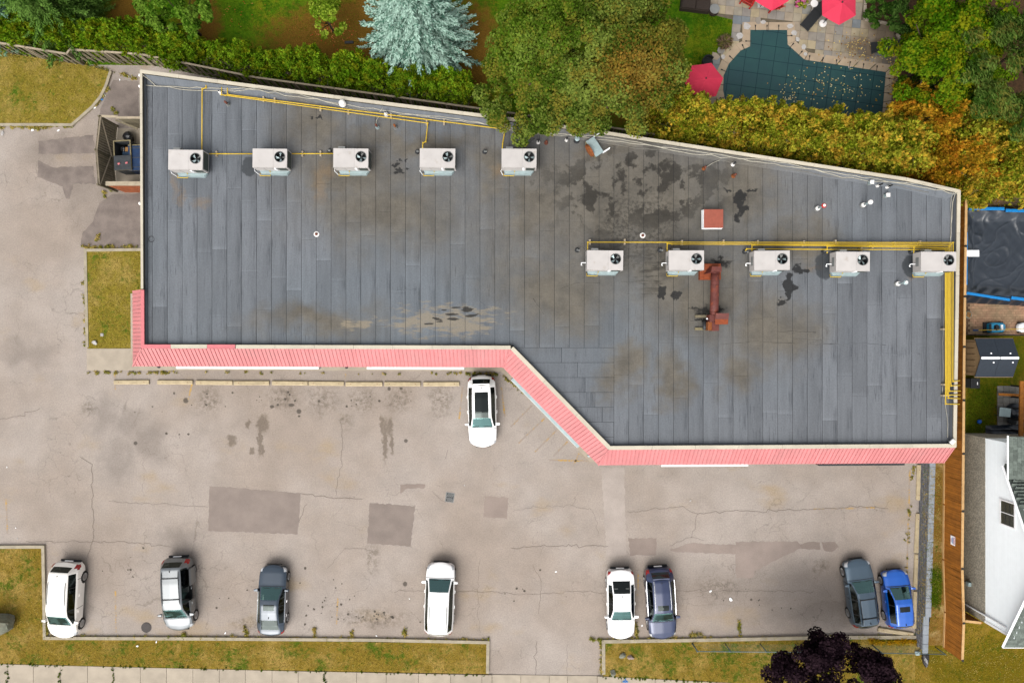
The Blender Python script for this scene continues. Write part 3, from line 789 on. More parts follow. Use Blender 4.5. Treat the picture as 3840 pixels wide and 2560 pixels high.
# coping, in lengths of about 2.4 m, each a piece
def coping_run(i, width, skip=None, m='coping', t0=0.0, t1=1.0):
    a, b = Vector(ROOF[i]), Vector(ROOF[(i + 1) % n])
    L = (b - a).length
    d = (b - a).normalized(); nrm = Vector((d.y, -d.x))       # inwards
    k = max(1, round(L * (t1 - t0) / 2.44))
    for j in range(k):
        s0 = L * (t0 + (t1 - t0) * j / k) + .006; s1 = L * (t0 + (t1 - t0) * (j + 1) / k) - .006
        p0, p1 = a + d * s0, a + d * s1
        mm = m
        q = [p0 - nrm * .03, p1 - nrm * .03, p1 + nrm * width, p0 + nrm * width]
        MB().prism([(v.x, v.y) for v in q], ZP - .08, ZP + random.uniform(0, .006)).build('coping', M[mm], BLD)
for i in range(n - 5): coping_run(i, .17)
coping_run(n - 5, .17)
coping_run(n - 4, .20)
coping_run(n - 3, .21)
# the front left run is partly overpainted pink near the corner
coping_run(n - 2, .20, t0=0.0, t1=0.745)
for (x0, x1, m) in [(530, 640, 'pinkcop'), (640, 776, 'coping'), (776, 882, 'pinkcop')]:
    p0, p1 = W2(x0, 1306, ZP), W2(x1, 1306, ZP)
    MB().box(p0[0] + .005, ROOF[-1][1] - .03 - .002, ZP - .08, p1[0] - .005, ROOF[-1][1] + .2, ZP + .004).build('coping', M[m], BLD)
tw = (W(528, 1083, ZP).y - ROOF[-1][1]) / (ROOF[0][1] - ROOF[-1][1])
coping_run(n - 1, .11, t0=tw, t1=1.0)
coping_run(n - 1, .16, m='pinkcop', t0=0.0, t1=tw - .003)

# roof sheets: long rolls of felt, each sheet its own piece
field = offset(ROOF, -0.24)
rr = random.Random(11)
sw = 0.894
xs = -21.59 - sw
strips = []
hx0, hx1, hy = W(1915, 0, ZR).x, W(2297, 0, ZR).x, W(0, 1303, ZR).y
def sheet_piece(poly, k):
    if len(poly) >= 3 and area(poly) > 0.02:
        MB().prism(poly, ZR - .008, ZR + .004 + .005 * (k % 2) + rr.uniform(0, .004)).build('roof_sheet', M['membrane'], BLD)
hx1 = xs + round((hx1 - xs) / sw) * sw
k = 0
x = xs
g = 0.011
while x < 27:
    col_poly = cliprect(field, x + g, x + sw - g, -20, 30)
    if len(col_poly) >= 3:
        y1 = max(p[1] for p in col_poly); y0 = min(p[1] for p in col_poly)
        cx = x + sw / 2
        if hx0 - .3 < cx < hx1: y0 = hy
        y = y1
        first = True
        while y > y0 + .05:
            ln = rr.uniform(1.2, 8) if first else rr.uniform(3.5, 9.5)
            if x < -21.6: ln = 0.9
            first = False
            yb = max(y - ln, y0)
            if yb - y0 < 0.9: yb = y0
            sheet_piece(cliprect(col_poly, x, x + sw, yb + g * .8, y), k)
            y = yb; k += 1
    x += sw; k += 1
y = hy; k = 0
while y > -6.3:
    row = cliprect(field, -0.5, hx1 - g, y - sw + g, y - g)
    row = [p for p in row]
    if len(row) >= 3:
        xa, xb = min(p[0] for p in row), max(p[0] for p in row)
        cut = rr.uniform(xa + (xb - xa) * .3, xb - .4) if xb - xa > 2 else xb
        sheet_piece(clip(row, 1, 0, cut - g), k)
        if cut < xb: sheet_piece(clip(row, -1, 0, -(cut + g)), k + 1)
    y -= sw; k += 1

# long creases where the felt has buckled
for i, cp in enumerate([[(2700, 1290), (2830, 1284), (2960, 1288), (3060, 1282), (3120, 1290)], [(2890, 1245), (2960, 1243), (3060, 1246)], [(3020, 1290), (3150, 1292), (3230, 1288), (3320, 1294)], [(2100, 1085), (2160, 1060), (2250, 1062)], [(2330, 1060), (2420, 1054), (2480, 1066)],
                        [(2350, 1105), (2460, 1102)], [(2570, 1200), (2680, 1205)], [(2800, 1200), (2860, 1196)], [(3290, 1326), (3450, 1328)], [(1800, 1130), (1830, 1160)], [(2000, 1120), (2040, 1180)], [(1490, 1090), (1560, 1084)]]):
    pts = wander([W2(x, y, ZR) for x, y in cp], .03, .3, 200 + i)
    MB().tube([(p[0], p[1], ZR - .004) for p in pts], .028, 6).build('felt_crease', M['membrane_plain'], BLD, True)

# mansard: pink standing-seam panels, each one a piece
ZE, RUN = 3.2, 1.14
top = [W2(528, 1085, ZP - .02), ROOF[-1], ROOF[-2], ROOF[-3], ROOF[-4]]           # from the left wall round the front, west to east
top[0] = (ROOF[-1][0] + (ROOF[0][0] - ROOF[-1][0]) * tw, top[0][1])
def outline_off(pts, d):
    out = []
    for i in range(len(pts)):
        p = Vector(pts[i])
        a = (p - Vector(pts[i - 1])).normalized() if i else None
        b = (Vector(pts[i + 1]) - p).normalized() if i < len(pts) - 1 else None
        a = a or b; b = b or a
        na, nb = Vector((a.y, -a.x)), Vector((b.y, -b.x))
        m = (na + nb).normalized()
        q = p + m * (d / m.dot(na)); out.append((q.x, q.y))
    return out
top_o = outline_off(top, 0.032)
eave = outline_off(top, RUN)
PW = 0.234
for i in range(4):
    a, b = Vector(top_o[i]), Vector(top_o[i + 1])
    e0, e1 = eave[i], eave[i + 1]
    quad = [tuple(a), tuple(b), e1, e0]
    d = (b - a).normalized(); nr = Vector((d.y, -d.x))
    ts = [Vector(q).dot(d) for q in quad]
    t0, t1 = min(ts), max(ts)
    cnt = math.ceil((t1 - t0) / PW)
    base = a.dot(nr)
    slope = (ZP - .05 - ZE) / (RUN - .032)
    zf = lambda x, y, base=base, nr=nr: ZP - .05 - slope * (x * nr.x + y * nr.y - base)
    for j in range(cnt):
        s0, s1 = t0 + j * PW, t0 + (j + 1) * PW
        p = clip(clip(quad, d.x, d.y, s1 - .003), -d.x, -d.y, -s0 - .003)
        if len(p) < 3 or area(p) < .006: continue
        mb = MB().prism(p, lambda x, y: zf(x, y) - .02, zf)
        r = clip(clip(quad, d.x, d.y, s0 + .042), -d.x, -d.y, -s0 - .004)
        if len(r) >= 3 and area(r) > .003:
            mb.prism(r, lambda x, y: zf(x, y) + .002, lambda x, y: zf(x, y) + .052)
        mb.build('roof_panel', M['pink'], BLD)
# hip and valley caps, soffit, fascia
for i in (1, 2, 3):
    p, q = top_o[i], eave[i]
    MB().tube([(p[0], p[1], ZP - .045), (q[0], q[1], ZE + .005)], .045, 6).build('hip_cap' if i != 2 else 'valley_flashing', M['pink'], BLD)
for i in range(4):
    inn, out_ = outline_off(top, 0.0), outline_off(top, RUN - .02)
    MB().prism([inn[i], inn[i + 1], out_[i + 1], out_[i]], ZE - .10, ZE - .03).build('soffit', M['white'], BLD)
# closing gables at both ends of the mansard
for i, s in ((0, 1), (4, -1)):
    p, q = Vector(top_o[i]), Vector(eave[i])
    inn = Vector(top[i])
    MB().add([(inn.x, inn.y, ZE - .1), (q.x, q.y, ZE - .1), (q.x, q.y, ZE), (p.x, p.y, ZP - .05)], [(0, 1, 2, 3)]).build('end_panel', M['pink'], BLD)

# shop fronts below the mansard (windows and doors under the eaves)
M['storeglass'] = glass('shop_glass', (0.2, 0.24, 0.24, 1), 0.1)
def shopfront(a, b, n_units):
    a, b = Vector(a), Vector(b)
    d = (b - a).normalized(); nr = Vector((d.y, -d.x)); L = (b - a).length
    ang = math.atan2(d.y, d.x)
    for u in range(n_units):
        c = (u + .5) / n_units * L
        w = L / n_units * .5
        p = a + d * (c - L / n_units * .14) + nr * .02
        f = MB().obox((p.x, p.y, 1.45), (w, .06, 1.9), ang).build('window', M['white'], BLD)
        MB().obox((p.x + nr.x * .035, p.y + nr.y * .035, 1.45), (w - .12, .02, 1.78), ang).build('pane', M['storeglass'], f)
        p = a + d * (c + L / n_units * .30) + nr * .02
        f = MB().obox((p.x, p.y, 1.2), (1.0, .06, 2.2), ang).build('door', M['dark'], BLD)
        MB().obox((p.x + nr.x * .035, p.y + nr.y * .035, 1.2), (.8, .02, 1.9), ang).build('pane', M['storeglass'], f)
shopfront(ROOF[-1], ROOF[-2], 5)
shopfront(ROOF[-2], ROOF[-3], 2)
shopfront(ROOF[-3], ROOF[-4], 5)
# raised walk along the shop fronts
wk_in, wk_out = outline_off(top[1:], -0.1), outline_off(top[1:], 1.5)
wk = MB()
walk = MB()
for i in range(3):
    walk.prism([wk_in[i], wk_in[i + 1], wk_out[i + 1], wk_out[i]], -.02, .116 + .001 * i)
for i in range(3):
    o = MB().prism([wk_in[i], wk_in[i + 1], wk_out[i + 1], wk_out[i]], -.02, .116 + .001 * i).build('walkway', M['conc'])
    tag(o, ["concrete walk along the left shop fronts under the eave", "concrete walk along the slanting shop front", "concrete walk along the right shop fronts"][i], None, None, "structure")
    if i == 2: pass

# sign boxes hung at the eave
def signbox(label, p0, p1, depth, z0, z1, m, out):
    a, b = Vector(p0), Vector(p1)
    d = (b - a); L = d.length; d.normalize()
    nr = Vector((d.y, -d.x))
    c = (a + b) / 2
    t = thing('sign_box', label, 'sign', (c.x, c.y, z0), math.atan2(d.y, d.x))
    MB().box(-L / 2, -depth, 0, L / 2, 0, z1 - z0).build('cabinet', m, t, bevel=.01)
    k = max(2, round(L / 2.4))
    for i in range(k):
        w = L / k
        MB().box(-L / 2 + i * w + .03, -depth - .012, .06, -L / 2 + (i + 1) * w - .03, -depth, z1 - z0 - .06).build('face_panel', M['white'] if m != M['dark'] else M['black'], t)
    for i in range(k + 1):
        xx = -L / 2 + .05 + i * (L - .1) / k
        MB().box(xx - .02, 0, z1 - z0 - .08, xx + .02, .12, z1 - z0 - .04).build('bracket', M['dark'], t)
def eavepos(i, px0, px1, out, z):
    """points just outside eave i for two photograph columns"""
    a, b = Vector(eave[i]), Vector(eave[i + 1])
    r = []
    for px in (px0, px1):
        X = (px - 1920) * (H - z) / FP
        t = (X - a.x) / (b.x - a.x)
        p = a + (b - a) * t
        d = (b - a).normalized(); nr = Vector((d.y, -d.x))
        r.append(p + nr * out)
    return r
signbox("long white fascia sign under the left pink eave", *eavepos(1, 660, 1195, -.06, 3.1), .2, 2.5, 3.12, M['white'], 0)
signbox("white fascia sign under the pink eave behind the white crossover", *eavepos(1, 1375, 1741, -.06, 3.1), .2, 2.5, 3.12, M['white'], 0)
signbox("grey-white fascia sign along the slanting eave", *eavepos(2, 1924, 2174, -.06, 3.1), .25, 2.5, 3.12, M['galv'], 0)
signbox("white fascia sign under the right pink eave, left of the black one", *eavepos(3, 2480, 2806, -.06, 3.1), .2, 2.5, 3.12, M['white'], 0)
signbox("black fascia sign under the right pink eave", *eavepos(3, 3072, 3392, -.06, 3.1), .2, 2.5, 3.12, M['dark'], 0)
e0, e1 = Vector(eave[0]), Vector(eave[1])
signbox("narrow pale sign board along the left side eave", (e0.x + .02, e0.y - .15), (e1.x + .02, e1.y + .3), .2, 2.5, 3.1, M['conc'], 0)
# small wall lamps peeking out below the eave
for i, (e, px, lab) in enumerate([(1, 588, "small dark wall lamp below the eave beside the landing"), (1, 1296, "small dark wall lamp below the left eave between two signs"), (2, 2211, "small metal lamp at the lower end of the slanting eave")]):
    p = eavepos(e, px, px, .02, 3.0)[0]
    t = thing('wall_lamp', lab, 'lamp', (p.x, p.y, 2.75))
    MB().tube([(0, .3, .12), (0, .1, .16), (0, 0, .1)], .02, 6).build('arm', M['dark'], t)
    MB().lathe((0, 0, 0), [(.11, 0), (.09, .08), (.03, .14)], 12).build('shade', M['galv' if e == 2 else 'dark'], t)

# ------------------------------------------------------------------ rooftop units
def hvac(i, px0, px1, py0, py1, left_hood=True, label=""):
    zt, zb = 5.08, 4.28
    a, b = W(px0, py1, zt), W(px1, py0, zt)
    w, d = b.x - a.x, b.y - a.y
    c = (a + b) / 2
    t = thing('rooftop_unit', label, 'air conditioner', (c.x, c.y, ZR + .012), R(random.uniform(-.9, .9)), 'packaged rooftop air conditioners')
    h = zt - ZR - .012; hb = zb - ZR - .012
    hw, hd = w / 2, d / 2
    # lid with the round fan opening
    fx, fy, fr = -hw + w * .79, -hd + d * .57, .31
    N = 32
    mb = MB()
    ci, re = [], []
    for k in range(N):
        an = 2 * math.pi * k / N
        dx, dy = math.cos(an), math.sin(an)
        ci.append((fx + fr * dx, fy + fr * dy, h))
        tt = min(((hw - fx) if dx > 0 else (hw * .26 + fx - hw * .26 - (-hw + w * .60))) / abs(dx) if abs(dx) > 1e-6 else 9e9,
                 ((hd - fy) if dy > 0 else (hd + fy)) / abs(dy) if abs(dy) > 1e-6 else 9e9)
        re.append((fx + tt * dx, fy + tt * dy, h))
    x_l = -hw + w * .60
    vs = ci + re
    fs = [(k, k + N, (k + 1) % N + N, (k + 1) % N) for k in range(N)]
    mb.add(vs, fs)
    for (cx, cy) in ((hw, hd), (hw, -hd), (x_l, hd), (x_l, -hd)):       # corner triangles missed by the rays
        near = sorted(range(N), key=lambda k: (re[k][0] - cx) ** 2 + (re[k][1] - cy) ** 2)[:2]
        mb.add([re[near[0]], re[near[1]], (cx, cy, h)], [(0, 1, 2)])
    mb.build('fan_lid', M['hvac'], t)
    lid = MB().box(-hw, -hd, h - .03, x_l - .006, hd, h).build('lid', M['hvac'], t)
    # cabinet walls
    cab = MB()
    for (p, q) in (((-hw, -hd), (hw, -hd)), ((hw, -hd), (hw, hd)), ((hw, hd), (-hw, hd)), ((-hw, hd), (-hw, -hd))):
        cab.add([(p[0], p[1], hb), (q[0], q[1], hb), (q[0], q[1], h - .001), (p[0], p[1], h - .001)], [(0, 1, 2, 3)])
    cab.add([(-hw, -hd, hb), (hw, -hd, hb), (hw, hd, hb), (-hw, hd, hb)], [(3, 2, 1, 0)])
    cab.build('cabinet', M['hvac'], t)
    MB().box(-hw - .012, -hd - .012, h - .05, hw + .012, -hd - .002, h - .012).build('lid_edge', M['hvac'], t)
    # fan well, hub, blades
    well = MB()
    vs = [(fx + fr * math.cos(2 * math.pi * k / N), fy + fr * math.sin(2 * math.pi * k / N), z) for z in (h - .001, h - .42) for k in range(N)]
    well.add(vs, [((k + 1) % N, k, k + N, (k + 1) % N + N) for k in range(N)] + [tuple(range(N, 2 * N))])
    well.build('fan_well', M['dark'], t)
    rgv = MB()
    vs = [(fx + r * math.cos(2 * math.pi * k / N), fy + r * math.sin(2 * math.pi * k / N), z) for (r, z) in ((fr + .012, h + .002), (fr + .012, h + .02), (fr - .012, h + .02), (fr - .012, h + .002)) for k in range(N)]
    rgv.add(vs, [(j * N + k, j * N + (k + 1) % N, (j + 1) * N + (k + 1) % N, (j + 1) * N + k) for j in range(3) for k in range(N)])
    rgv.build('fan_ring', M['grey'], t)
    fan = MB().lathe((fx, fy, h - .2), [(.075, 0), (.075, .08), (.03, .12)], 14).build('fan_hub', M['dark'], t)
    ph = random.uniform(0, 2)
    for k in range(4):
        an = ph + k * math.pi / 2
        bl = MB()
        ps = []
        for (r, off, z) in ((.06, -.10, .05), (.28, -.5, .10), (.285, .1, .02), (.06, .5, .0)):
            ps.append((fx + r * math.cos(an + off), fy + r * math.sin(an + off), h - .2 + z))
        bl.add(ps + [(p[0], p[1], p[2] - .012) for p in ps], [(0, 1, 2, 3), (7, 6, 5, 4), (0, 4, 5, 1), (1, 5, 6, 2), (2, 6, 7, 3), (3, 7, 4, 0)])
        bl.build('fan_blade', M['galv'] if k else M['grey'], t)
    # coil panel on the right end, louvre on the front
    cp = MB().box(hw + .001, -hd + .08, hb + .08, hw + .014, hd - .08, h - .1).build('coil_panel', M['coil'], t)
    MB().box(hw - w * .3, -hd - .016, hb + .12, hw - .1, -hd - .003, h - .16).build('louvre', M['coil'], t)
    for k, (x0, x1) in enumerate(((-hw + .1, -hw + w * .3), (-hw + w * .33, -hw + w * .58))):
        MB().box(x0, -hd - .018, hb + .06, x1, -hd - .003, h - .1).build('access_panel', M['hvac'], t)
    MB().box(-hw + w * .60, -hd - .05, hb + .25, -hw + w * .66, -hd - .003, h - .12).build('switch_box', M['trim'], t)
    MB().box(-hw - .014, -hd + .3, hb + .3, -hw - .002, hd - .3, h - .2).build('access_panel', M['grey'], t)
    # curb
    MB().prism([(-hw + .16, -hd + .02), (hw - .26, -hd + .02), (hw - .26, hd - .06), (-hw + .16, hd - .06)], 0, hb + .001).build('curb', M['galv'], t)
    MB().prism([(-hw + .20, -hd - .22), (hw - .30, -hd - .22), (hw - .12, -hd + .01), (-hw + .12, -hd + .01)], 0.0, hb * .92, top=[(-hw + .2, -hd - .16), (hw - .30, -hd - .16), (hw - .12, -hd + .012), (-hw + .12, -hd + .012)]).build('curb_flashing', M['galv'], t)
    # intake hood on the back
    if left_hood:
        MB().prism([(-hw + .24, hd + .002), (-hw + .68, hd + .002), (-hw + .68, hd + .18), (-hw + .24, hd + .18)], h - .42, h - .06, top=[(-hw + .26, hd + .002), (-hw + .66, hd + .002), (-hw + .66, hd + .13), (-hw + .26, hd + .13)]).build('intake_hood', M['grey'], t)
    # gas stub and condensate trap
    MB().tube([(-hw + .1, -hd - .12, .1), (-hw + .1, -hd - .26, .14), (-hw + .72, -hd - .27, .14), (-hw + .76, -hd - .1, .2), (-hw + .76, -hd - .02, hb + .1)], .024, 6).build('gas_stub', M['yellow'], t)
    if c.x > 2:
        MB().tube([(-hw - .01, -.1, hb + .25), (-hw - .22, -.1, hb + .25), (-hw - .26, -.1, hb + .2), (-hw - .26, -.22, hb + .1), (-hw - .2, -.24, hb + .12)], .026, 6).build('drain_trap', M['trim'], t)
    else:
        MB().tube([(-hw + .01, -hd - .02, hb + .5), (-hw - .05, -hd - .1, hb + .3), (-hw + .05, -hd - .2, .1), (-hw + .2, -hd - .16, .06)], .02, 6).build('conduit', M['trim'], t)
    return t
top_row = [(631, 760, 562, 636), (947, 1076, 558, 628), (1250, 1381, 557, 628), (1574, 1707, 557, 628), (1881, 2012, 558, 628)]
low_row = [(2201, 2337, 939, 1012), (2508, 2640, 939, 1012), (2828, 2962, 940, 1012), (3135, 3262, 944, 1016), (3453, 3586, 944, 1016)]
NAMES5 = ["leftmost", "second from left", "middle", "second from right", "rightmost"]
for i, q in enumerate(top_row):
    hvac(i, *q, i in (0, 2, 4), "beige rooftop air conditioner, " + NAMES5[i] + " of the upper row of five")
for i, q in enumerate(low_row):
    hvac(i + 5, *q, True, "beige rooftop air conditioner, " + NAMES5[i] + " of the lower row of five")

# ------------------------------------------------------------------ gas pipes on the roof
def roofpipe(label, pts, z=ZR + .17, r=.033, drop_end=False, m='yellow', over=None):
    ps = [W(x, y, z) for x, y in pts]
    full = []
    for k, p in enumerate(ps):                      # rounded elbows
        if 0 < k < len(ps) - 1:
            a, b = ps[k - 1], ps[k + 1]
            full += [p + (a - p).normalized() * min(.09, (a - p).length / 2), p + ((a - p).normalized() + (b - p).normalized()) * .025, p + (b - p).normalized() * min(.09, (b - p).length / 2)]
        else: full.append(p)
    c = ps[0]
    t = thing('gas_pipe', label, 'pipe', (c.x, c.y, ZR + .01))
    MB((c.x, c.y, ZR + .01)).tube(full, r, 8).build('pipe', M[m], t, smooth=True)
    k = 0
    fit = MB((c.x, c.y, ZR + .01))
    for k in range(1, len(ps) - 1):
        q = ps[k]
        MB((c.x, c.y, ZR + .01)).obox(q, (.085, .085, .08)).build('elbow', M[m], t, bevel=.02)
    return t
roofpipe("yellow gas pipe rising north from the top left unit", [(757, 570), (758, 334), (773, 330), (773, 292)])
roofpipe("short yellow gas pipe by the upper left parapet", [(833, 303), (830, 356), (846, 358), (1604, 462), (1597, 532), (1586, 536), (1585, 562)], r=.03)
roofpipe("long yellow gas pipe running along the upper parapet", [(853, 302), (853, 355), (1894, 485), (1885, 540), (1883, 562)])
roofpipe("yellow gas pipe between the first two upper units", [(784, 577), (952, 577)])
roofpipe("yellow gas pipe between the second and third upper units", [(1094, 577), (1256, 576)])
zz = ZR + .17
ex = 3575
lowpipes = [("topmost yellow gas pipe of the lower bundle, from its left end to the parapet", [(2204, 945), (2204, 908), (3574, 909.5), (3573, 1430), (3600, 1426)]),
            ("yellow gas pipe of the lower bundle feeding the second lower unit", [(2502, 945), (2502, 912), (2520, 915.5), (3566, 916), (3565.5, 1446), (3601, 1444)]),
            ("yellow gas pipe of the lower bundle feeding the third lower unit", [(2820, 942), (2820, 919), (3560, 922), (3560, 1466), (3602, 1465)]),
            ("yellow gas pipe with a left stub by the third lower unit", [(2795, 940), (2800, 933), (3098, 935), (3550, 936), (3550.5, 1480), (3601, 1480)]),
            ("yellow gas pipe of the lower bundle feeding the fourth lower unit", [(3102, 950), (3102, 923), (3555, 929), (3555.5, 1492), (3601, 1494)]),
            ("innermost yellow gas pipe of the lower bundle at the right parapet", [(3427, 950), (3427, 927), (3545, 932), (3546, 1514), (3599, 1515)])]
for lab, p in lowpipes:
    ov = p[-1]
    t = roofpipe(lab, p[:-1] + [(p[-1][0], p[-1][1])], z=ZP + .06 if False else zz + .18, r=.031)
# timber blocks under the pipes
blocks = [(812, 577), (1134, 577), (1202, 576), (988, 372), (1030, 377), (1202, 407), (1307, 420), (1466, 435), (1665, 459), (1600, 461), (1888, 492),
          (2211, 909), (2341, 908), (2555, 912), (2710, 911), (2838, 912), (3010, 914), (3128, 911), (3266, 922), (3348, 918), (3444, 914), (3225, 936), (3541, 1234), (3543, 1441), (3541, 1482)]
for i, (x, y) in enumerate(blocks):
    p = W(x, y, ZR + .1)
    hblk = .127 if i < 11 else .3
    along = i >= 22
    nearu = "upper" if i < 11 else ("lower" if i < 22 else "right-hand")
    lab = f"small timber block under the {nearu} yellow pipes, {nth(i if i < 11 else (i - 11 if i < 22 else i - 22))} from the " + ("left" if i < 22 else "top")
    tag(MB().box(-.19 if along else -.05, -.05 if along else -.16, 0, .19 if along else .05, .05 if along else .16, hblk).build('pipe_support', M['railwood'], None, loc=(p.x, p.y, ZR + .011)), lab, 'block', 'timber pipe blocks')

# ------------------------------------------------------------------ cables along the parapet
def cable(label, pts, r=.024, m='cable', sag=.03, seed=1, z=ZR + .06):
    rr = random.Random(seed)
    P = [W(x, y, z) for x, y in pts]
    full = []
    for a, b in zip(P[:-1], P[1:]):
        n = max(2, int((b - a).length / .4))
        for k in range(n):
            p = a.lerp(b, k / n)
            full.append(p + Vector((rr.gauss(0, sag * .4), rr.gauss(0, sag), abs(rr.gauss(0, .012)))))
    full.append(P[-1])
    for p in full:                      # rest on the turned-up membrane where the cable climbs it
        lx, ly = [q[0] for q in ROOF[:-4]], [q[1] for q in ROOF[:-4]]
        gap = (float(np.interp(p.x, lx, ly)) - p.y) * .99
        if gap < .62: p.z = max(p.z, ZR + .03 + (.62 - max(gap, .2)) / .4 * .26)
    c = P[0]
    o = MB((c.x, c.y, ZR)).tube(full, r, 6).build('cable', M[m], None, True, loc=(c.x, c.y, ZR))
    tag(o, label, 'cable', 'cables lying along the parapet')
def pl(px): return np.interp(px, [540, 960, 1500, 1920, 2230, 2600, 2880, 3200, 3590], [322, 340, 428, 480, 521, 570, 615, 662, 725])
cable("white cable along the parapet from the left corner", [(540, 285), (585, 322)] + [(x, pl(x)) for x in range(620, 3560, 90)] + [(3575, 730), (3564, 900)], seed=2)
cable("second white cable twisting along the parapet", [(545, 322)] + [(x, pl(x) + 9 * math.sin(x / 97)) for x in range(600, 3560, 70)] + [(3592, 735)], .022, seed=3)
cable("grey cable under the white ones along the parapet", [(x, pl(x) + 10 + 5 * math.sin(x / 60)) for x in range(1000, 3500, 80)], .015, 'cable2', seed=4)
cable("thin pale cable lying along the left parapet", [(546, 322), (553, 420), (550, 560), (546, 740), (549, 900), (545, 1000), (540, 1075)], .012, 'cable2', seed=5)
cable("thin pale cable by the right parapet", [(3565, 720), (3566, 850), (3562, 945)], .013, 'cable', seed=6)
cable("pale cable running down beside the yellow pipe bundle", [(3549, 1020), (3545, 1100), (3536, 1250), (3537, 1400), (3534, 1460), (3548, 1545), (3552, 1556), (3554, 1640)], .014, 'cable', seed=7)
cable("short pale cable curling down to a brown pipe", [(1437, 410), (1424, 420), (1428, 432), (1420, 440), (1411, 455), (1411, 465)], .018, 'cable', .005, 8)
cable("short pale cable looping to the brown vent near the golden hedge", [(2700, 600), (2672, 612), (2642, 632)], .015, 'cable', .01, 9)
cable("dark hose looping near the fifth upper unit", [(2005, 520), (1985, 535), (1960, 545), (1945, 552)], .012, 'dark', .02, 10)

# ------------------------------------------------------------------ vents, pipes and other things standing on the roof
def standing(name, label, cat, px, py, build, group=None, z=ZR + .01):
    p = W(px, py, z)
    t = thing(name, label, cat, (p.x, p.y, z), 0, group)
    build(t)
    return t
def dome(t):
    MB().cyl((0, 0, 0), .13, .3, 16).build('stack', M['galv'], t, True)
    MB().lathe((0, 0, .25), [(.2, 0), (.21, .06), (.19, .1)], 20).build('skirt', M['white'], t)
    MB().lathe((0, 0, .44), [(.17, 0), (.18, .1), (.11, .17), (.03, .19)], 20).build('cap', M['white'], t)
def stack(h, r, m, base='white', blackhole=False, capm=None):
    def f(t):
        MB().lathe((0, 0, 0), [(r * 2.1, 0), (r * 1.7, .06), (r * 1.35, .2)], 16).build('boot', M[base], t)
        MB().cyl((0, 0, .15), r, h, 14).build('pipe', M[m], t, True)
        if blackhole: MB().cyl((0, 0, .15 + h - .01), r * .8, .02, 14).build('bore', M['black'], t)
        if capm:
            MB().lathe((0, 0, h + .1), [(r * 1.7, 0), (r * 1.75, .08), (r * 1.2, .13)], 16).build('cap', M[capm], t)
    return f
def tall(rim):
    def f(t):
        MB().lathe((0, 0, 0), [(.17, 0), (.15, .12)], 16).build('boot', M['grey'], t)
        MB().lathe((0, 0, .1), [(.13, 0), (.13, .12), (.06, .16)], 16).build('collar', M['white'], t)
        MB().cyl((0, 0, .2), .055, .75, 12).build('pipe', M['galv'], t, True)
        MB().lathe((0, 0, .9), [(.13, 0), (.14, .1), (.10, .14)], 18).build('cap', M[rim], t)
        if rim != 'white': MB().cyl((0, 0, 1.041), .085, .01, 14).build('cap_top', M['white'], t)
    return f
def sqcap(t):
    MB().box(-.12, -.12, 0, .12, .12, .05).build('flange', M['grey'], t)
    MB().box(-.085, -.085, .05, .085, .085, .35).build('stack', M['galv'], t)
    MB().box(-.11, -.11, .33, .11, .11, .4).build('cap', M['white'], t)
def elbow(t):
    MB().lathe((0, 0, 0), [(.15, 0), (.12, .1)], 14).build('boot', M['dark'], t)
    MB().tube([(0, 0, .05), (0, 0, .25), (.05, -.03, .33), (.14, -.06, .33)], .055, 10).build('pipe', M['grey'], t, True)
standing('dome_vent', "white mushroom dome vent beside the upper yellow pipe", 'vent', 1290, 396, dome)
standing('vent_pipe', "small white vent pipe just above the upper yellow pipe", 'vent', 1449, 430, stack(.3, .07, 'white', 'white', True))
standing('vent_pipe', "brown vent pipe with white base below the upper yellow pipe, cable attached", 'vent', 1416, 478, stack(.42, .06, 'rustpipe', 'galv'))
standing('vent_pipe', "lone rust-brown vent pipe right of the cabled one", 'vent', 1484, 479, stack(.4, .065, 'rust', 'grey'))
standing('vent_pipe', "rust-brown vent pipe near the upper left corner of the roof", 'vent', 856, 392, stack(.35, .065, 'rustpipe', 'grey'))
standing('vent_pipe', "small white vent pipe by the upper left gas pipes", 'vent', 829, 349, stack(.2, .06, 'white', 'white', True))
standing('vent_pipe', "white vent pipe right of the fifth upper unit", 'vent', 2018, 534, stack(.3, .06, 'black', 'white'))
standing('vent_pipe', "short rust-brown pipe right of the fifth upper unit", 'vent', 2048, 536, stack(.25, .06, 'rustpipe', 'rustpipe'))
standing('vent_pipe', "white vent pipe under the cables beside the maple", 'vent', 2124, 526, stack(.3, .05, 'black', 'white'))
standing('vent_pipe', "pale round vent pipe left of the fallen fan housing", 'vent', 2162, 528, stack(.3, .09, 'galv', 'dark', False, 'galv'))
standing('vent_pipe', "white vent pipe below the golden hedge", 'vent', 2748, 617, stack(.32, .06, 'black', 'white'))
standing('vent_pipe', "rust-brown vent pipe just below the white one", 'vent', 2750, 660, stack(.3, .065, 'rustpipe', 'rust'))
standing('vent_pipe', "rust-brown vent pipe with cable below the golden hedge", 'vent', 2639, 632, stack(.3, .06, 'rustpipe', 'rust'))
standing('vent_box', "small white square vent cap near the right corner, upper one", 'vent', 3258, 688, sqcap)
standing('vent_box', "small white square vent cap near the right corner, lower one", 'vent', 3318, 736, sqcap)
standing('vent_pipe', "white vent with black pipe near the right corner, left of the pair", 'vent', 3290, 697, stack(.42, .05, 'black', 'white', False))
standing('vent_pipe', "white vent with black pipe near the right corner, right of the pair", 'vent', 3326, 702, stack(.42, .05, 'black', 'white', False))
standing('vent_pipe', "tall vent pipe with a red-rimmed cap", 'vent', 3062, 783, tall('redpaint'))
standing('vent_pipe', "tall vent pipe with white cap right of the red-rimmed one", 'vent', 3233, 770, tall('white'))
standing('vent_pipe', "tall vent pipe with pale cap below the lower row of units", 'vent', 3362, 1064, tall('galv'))
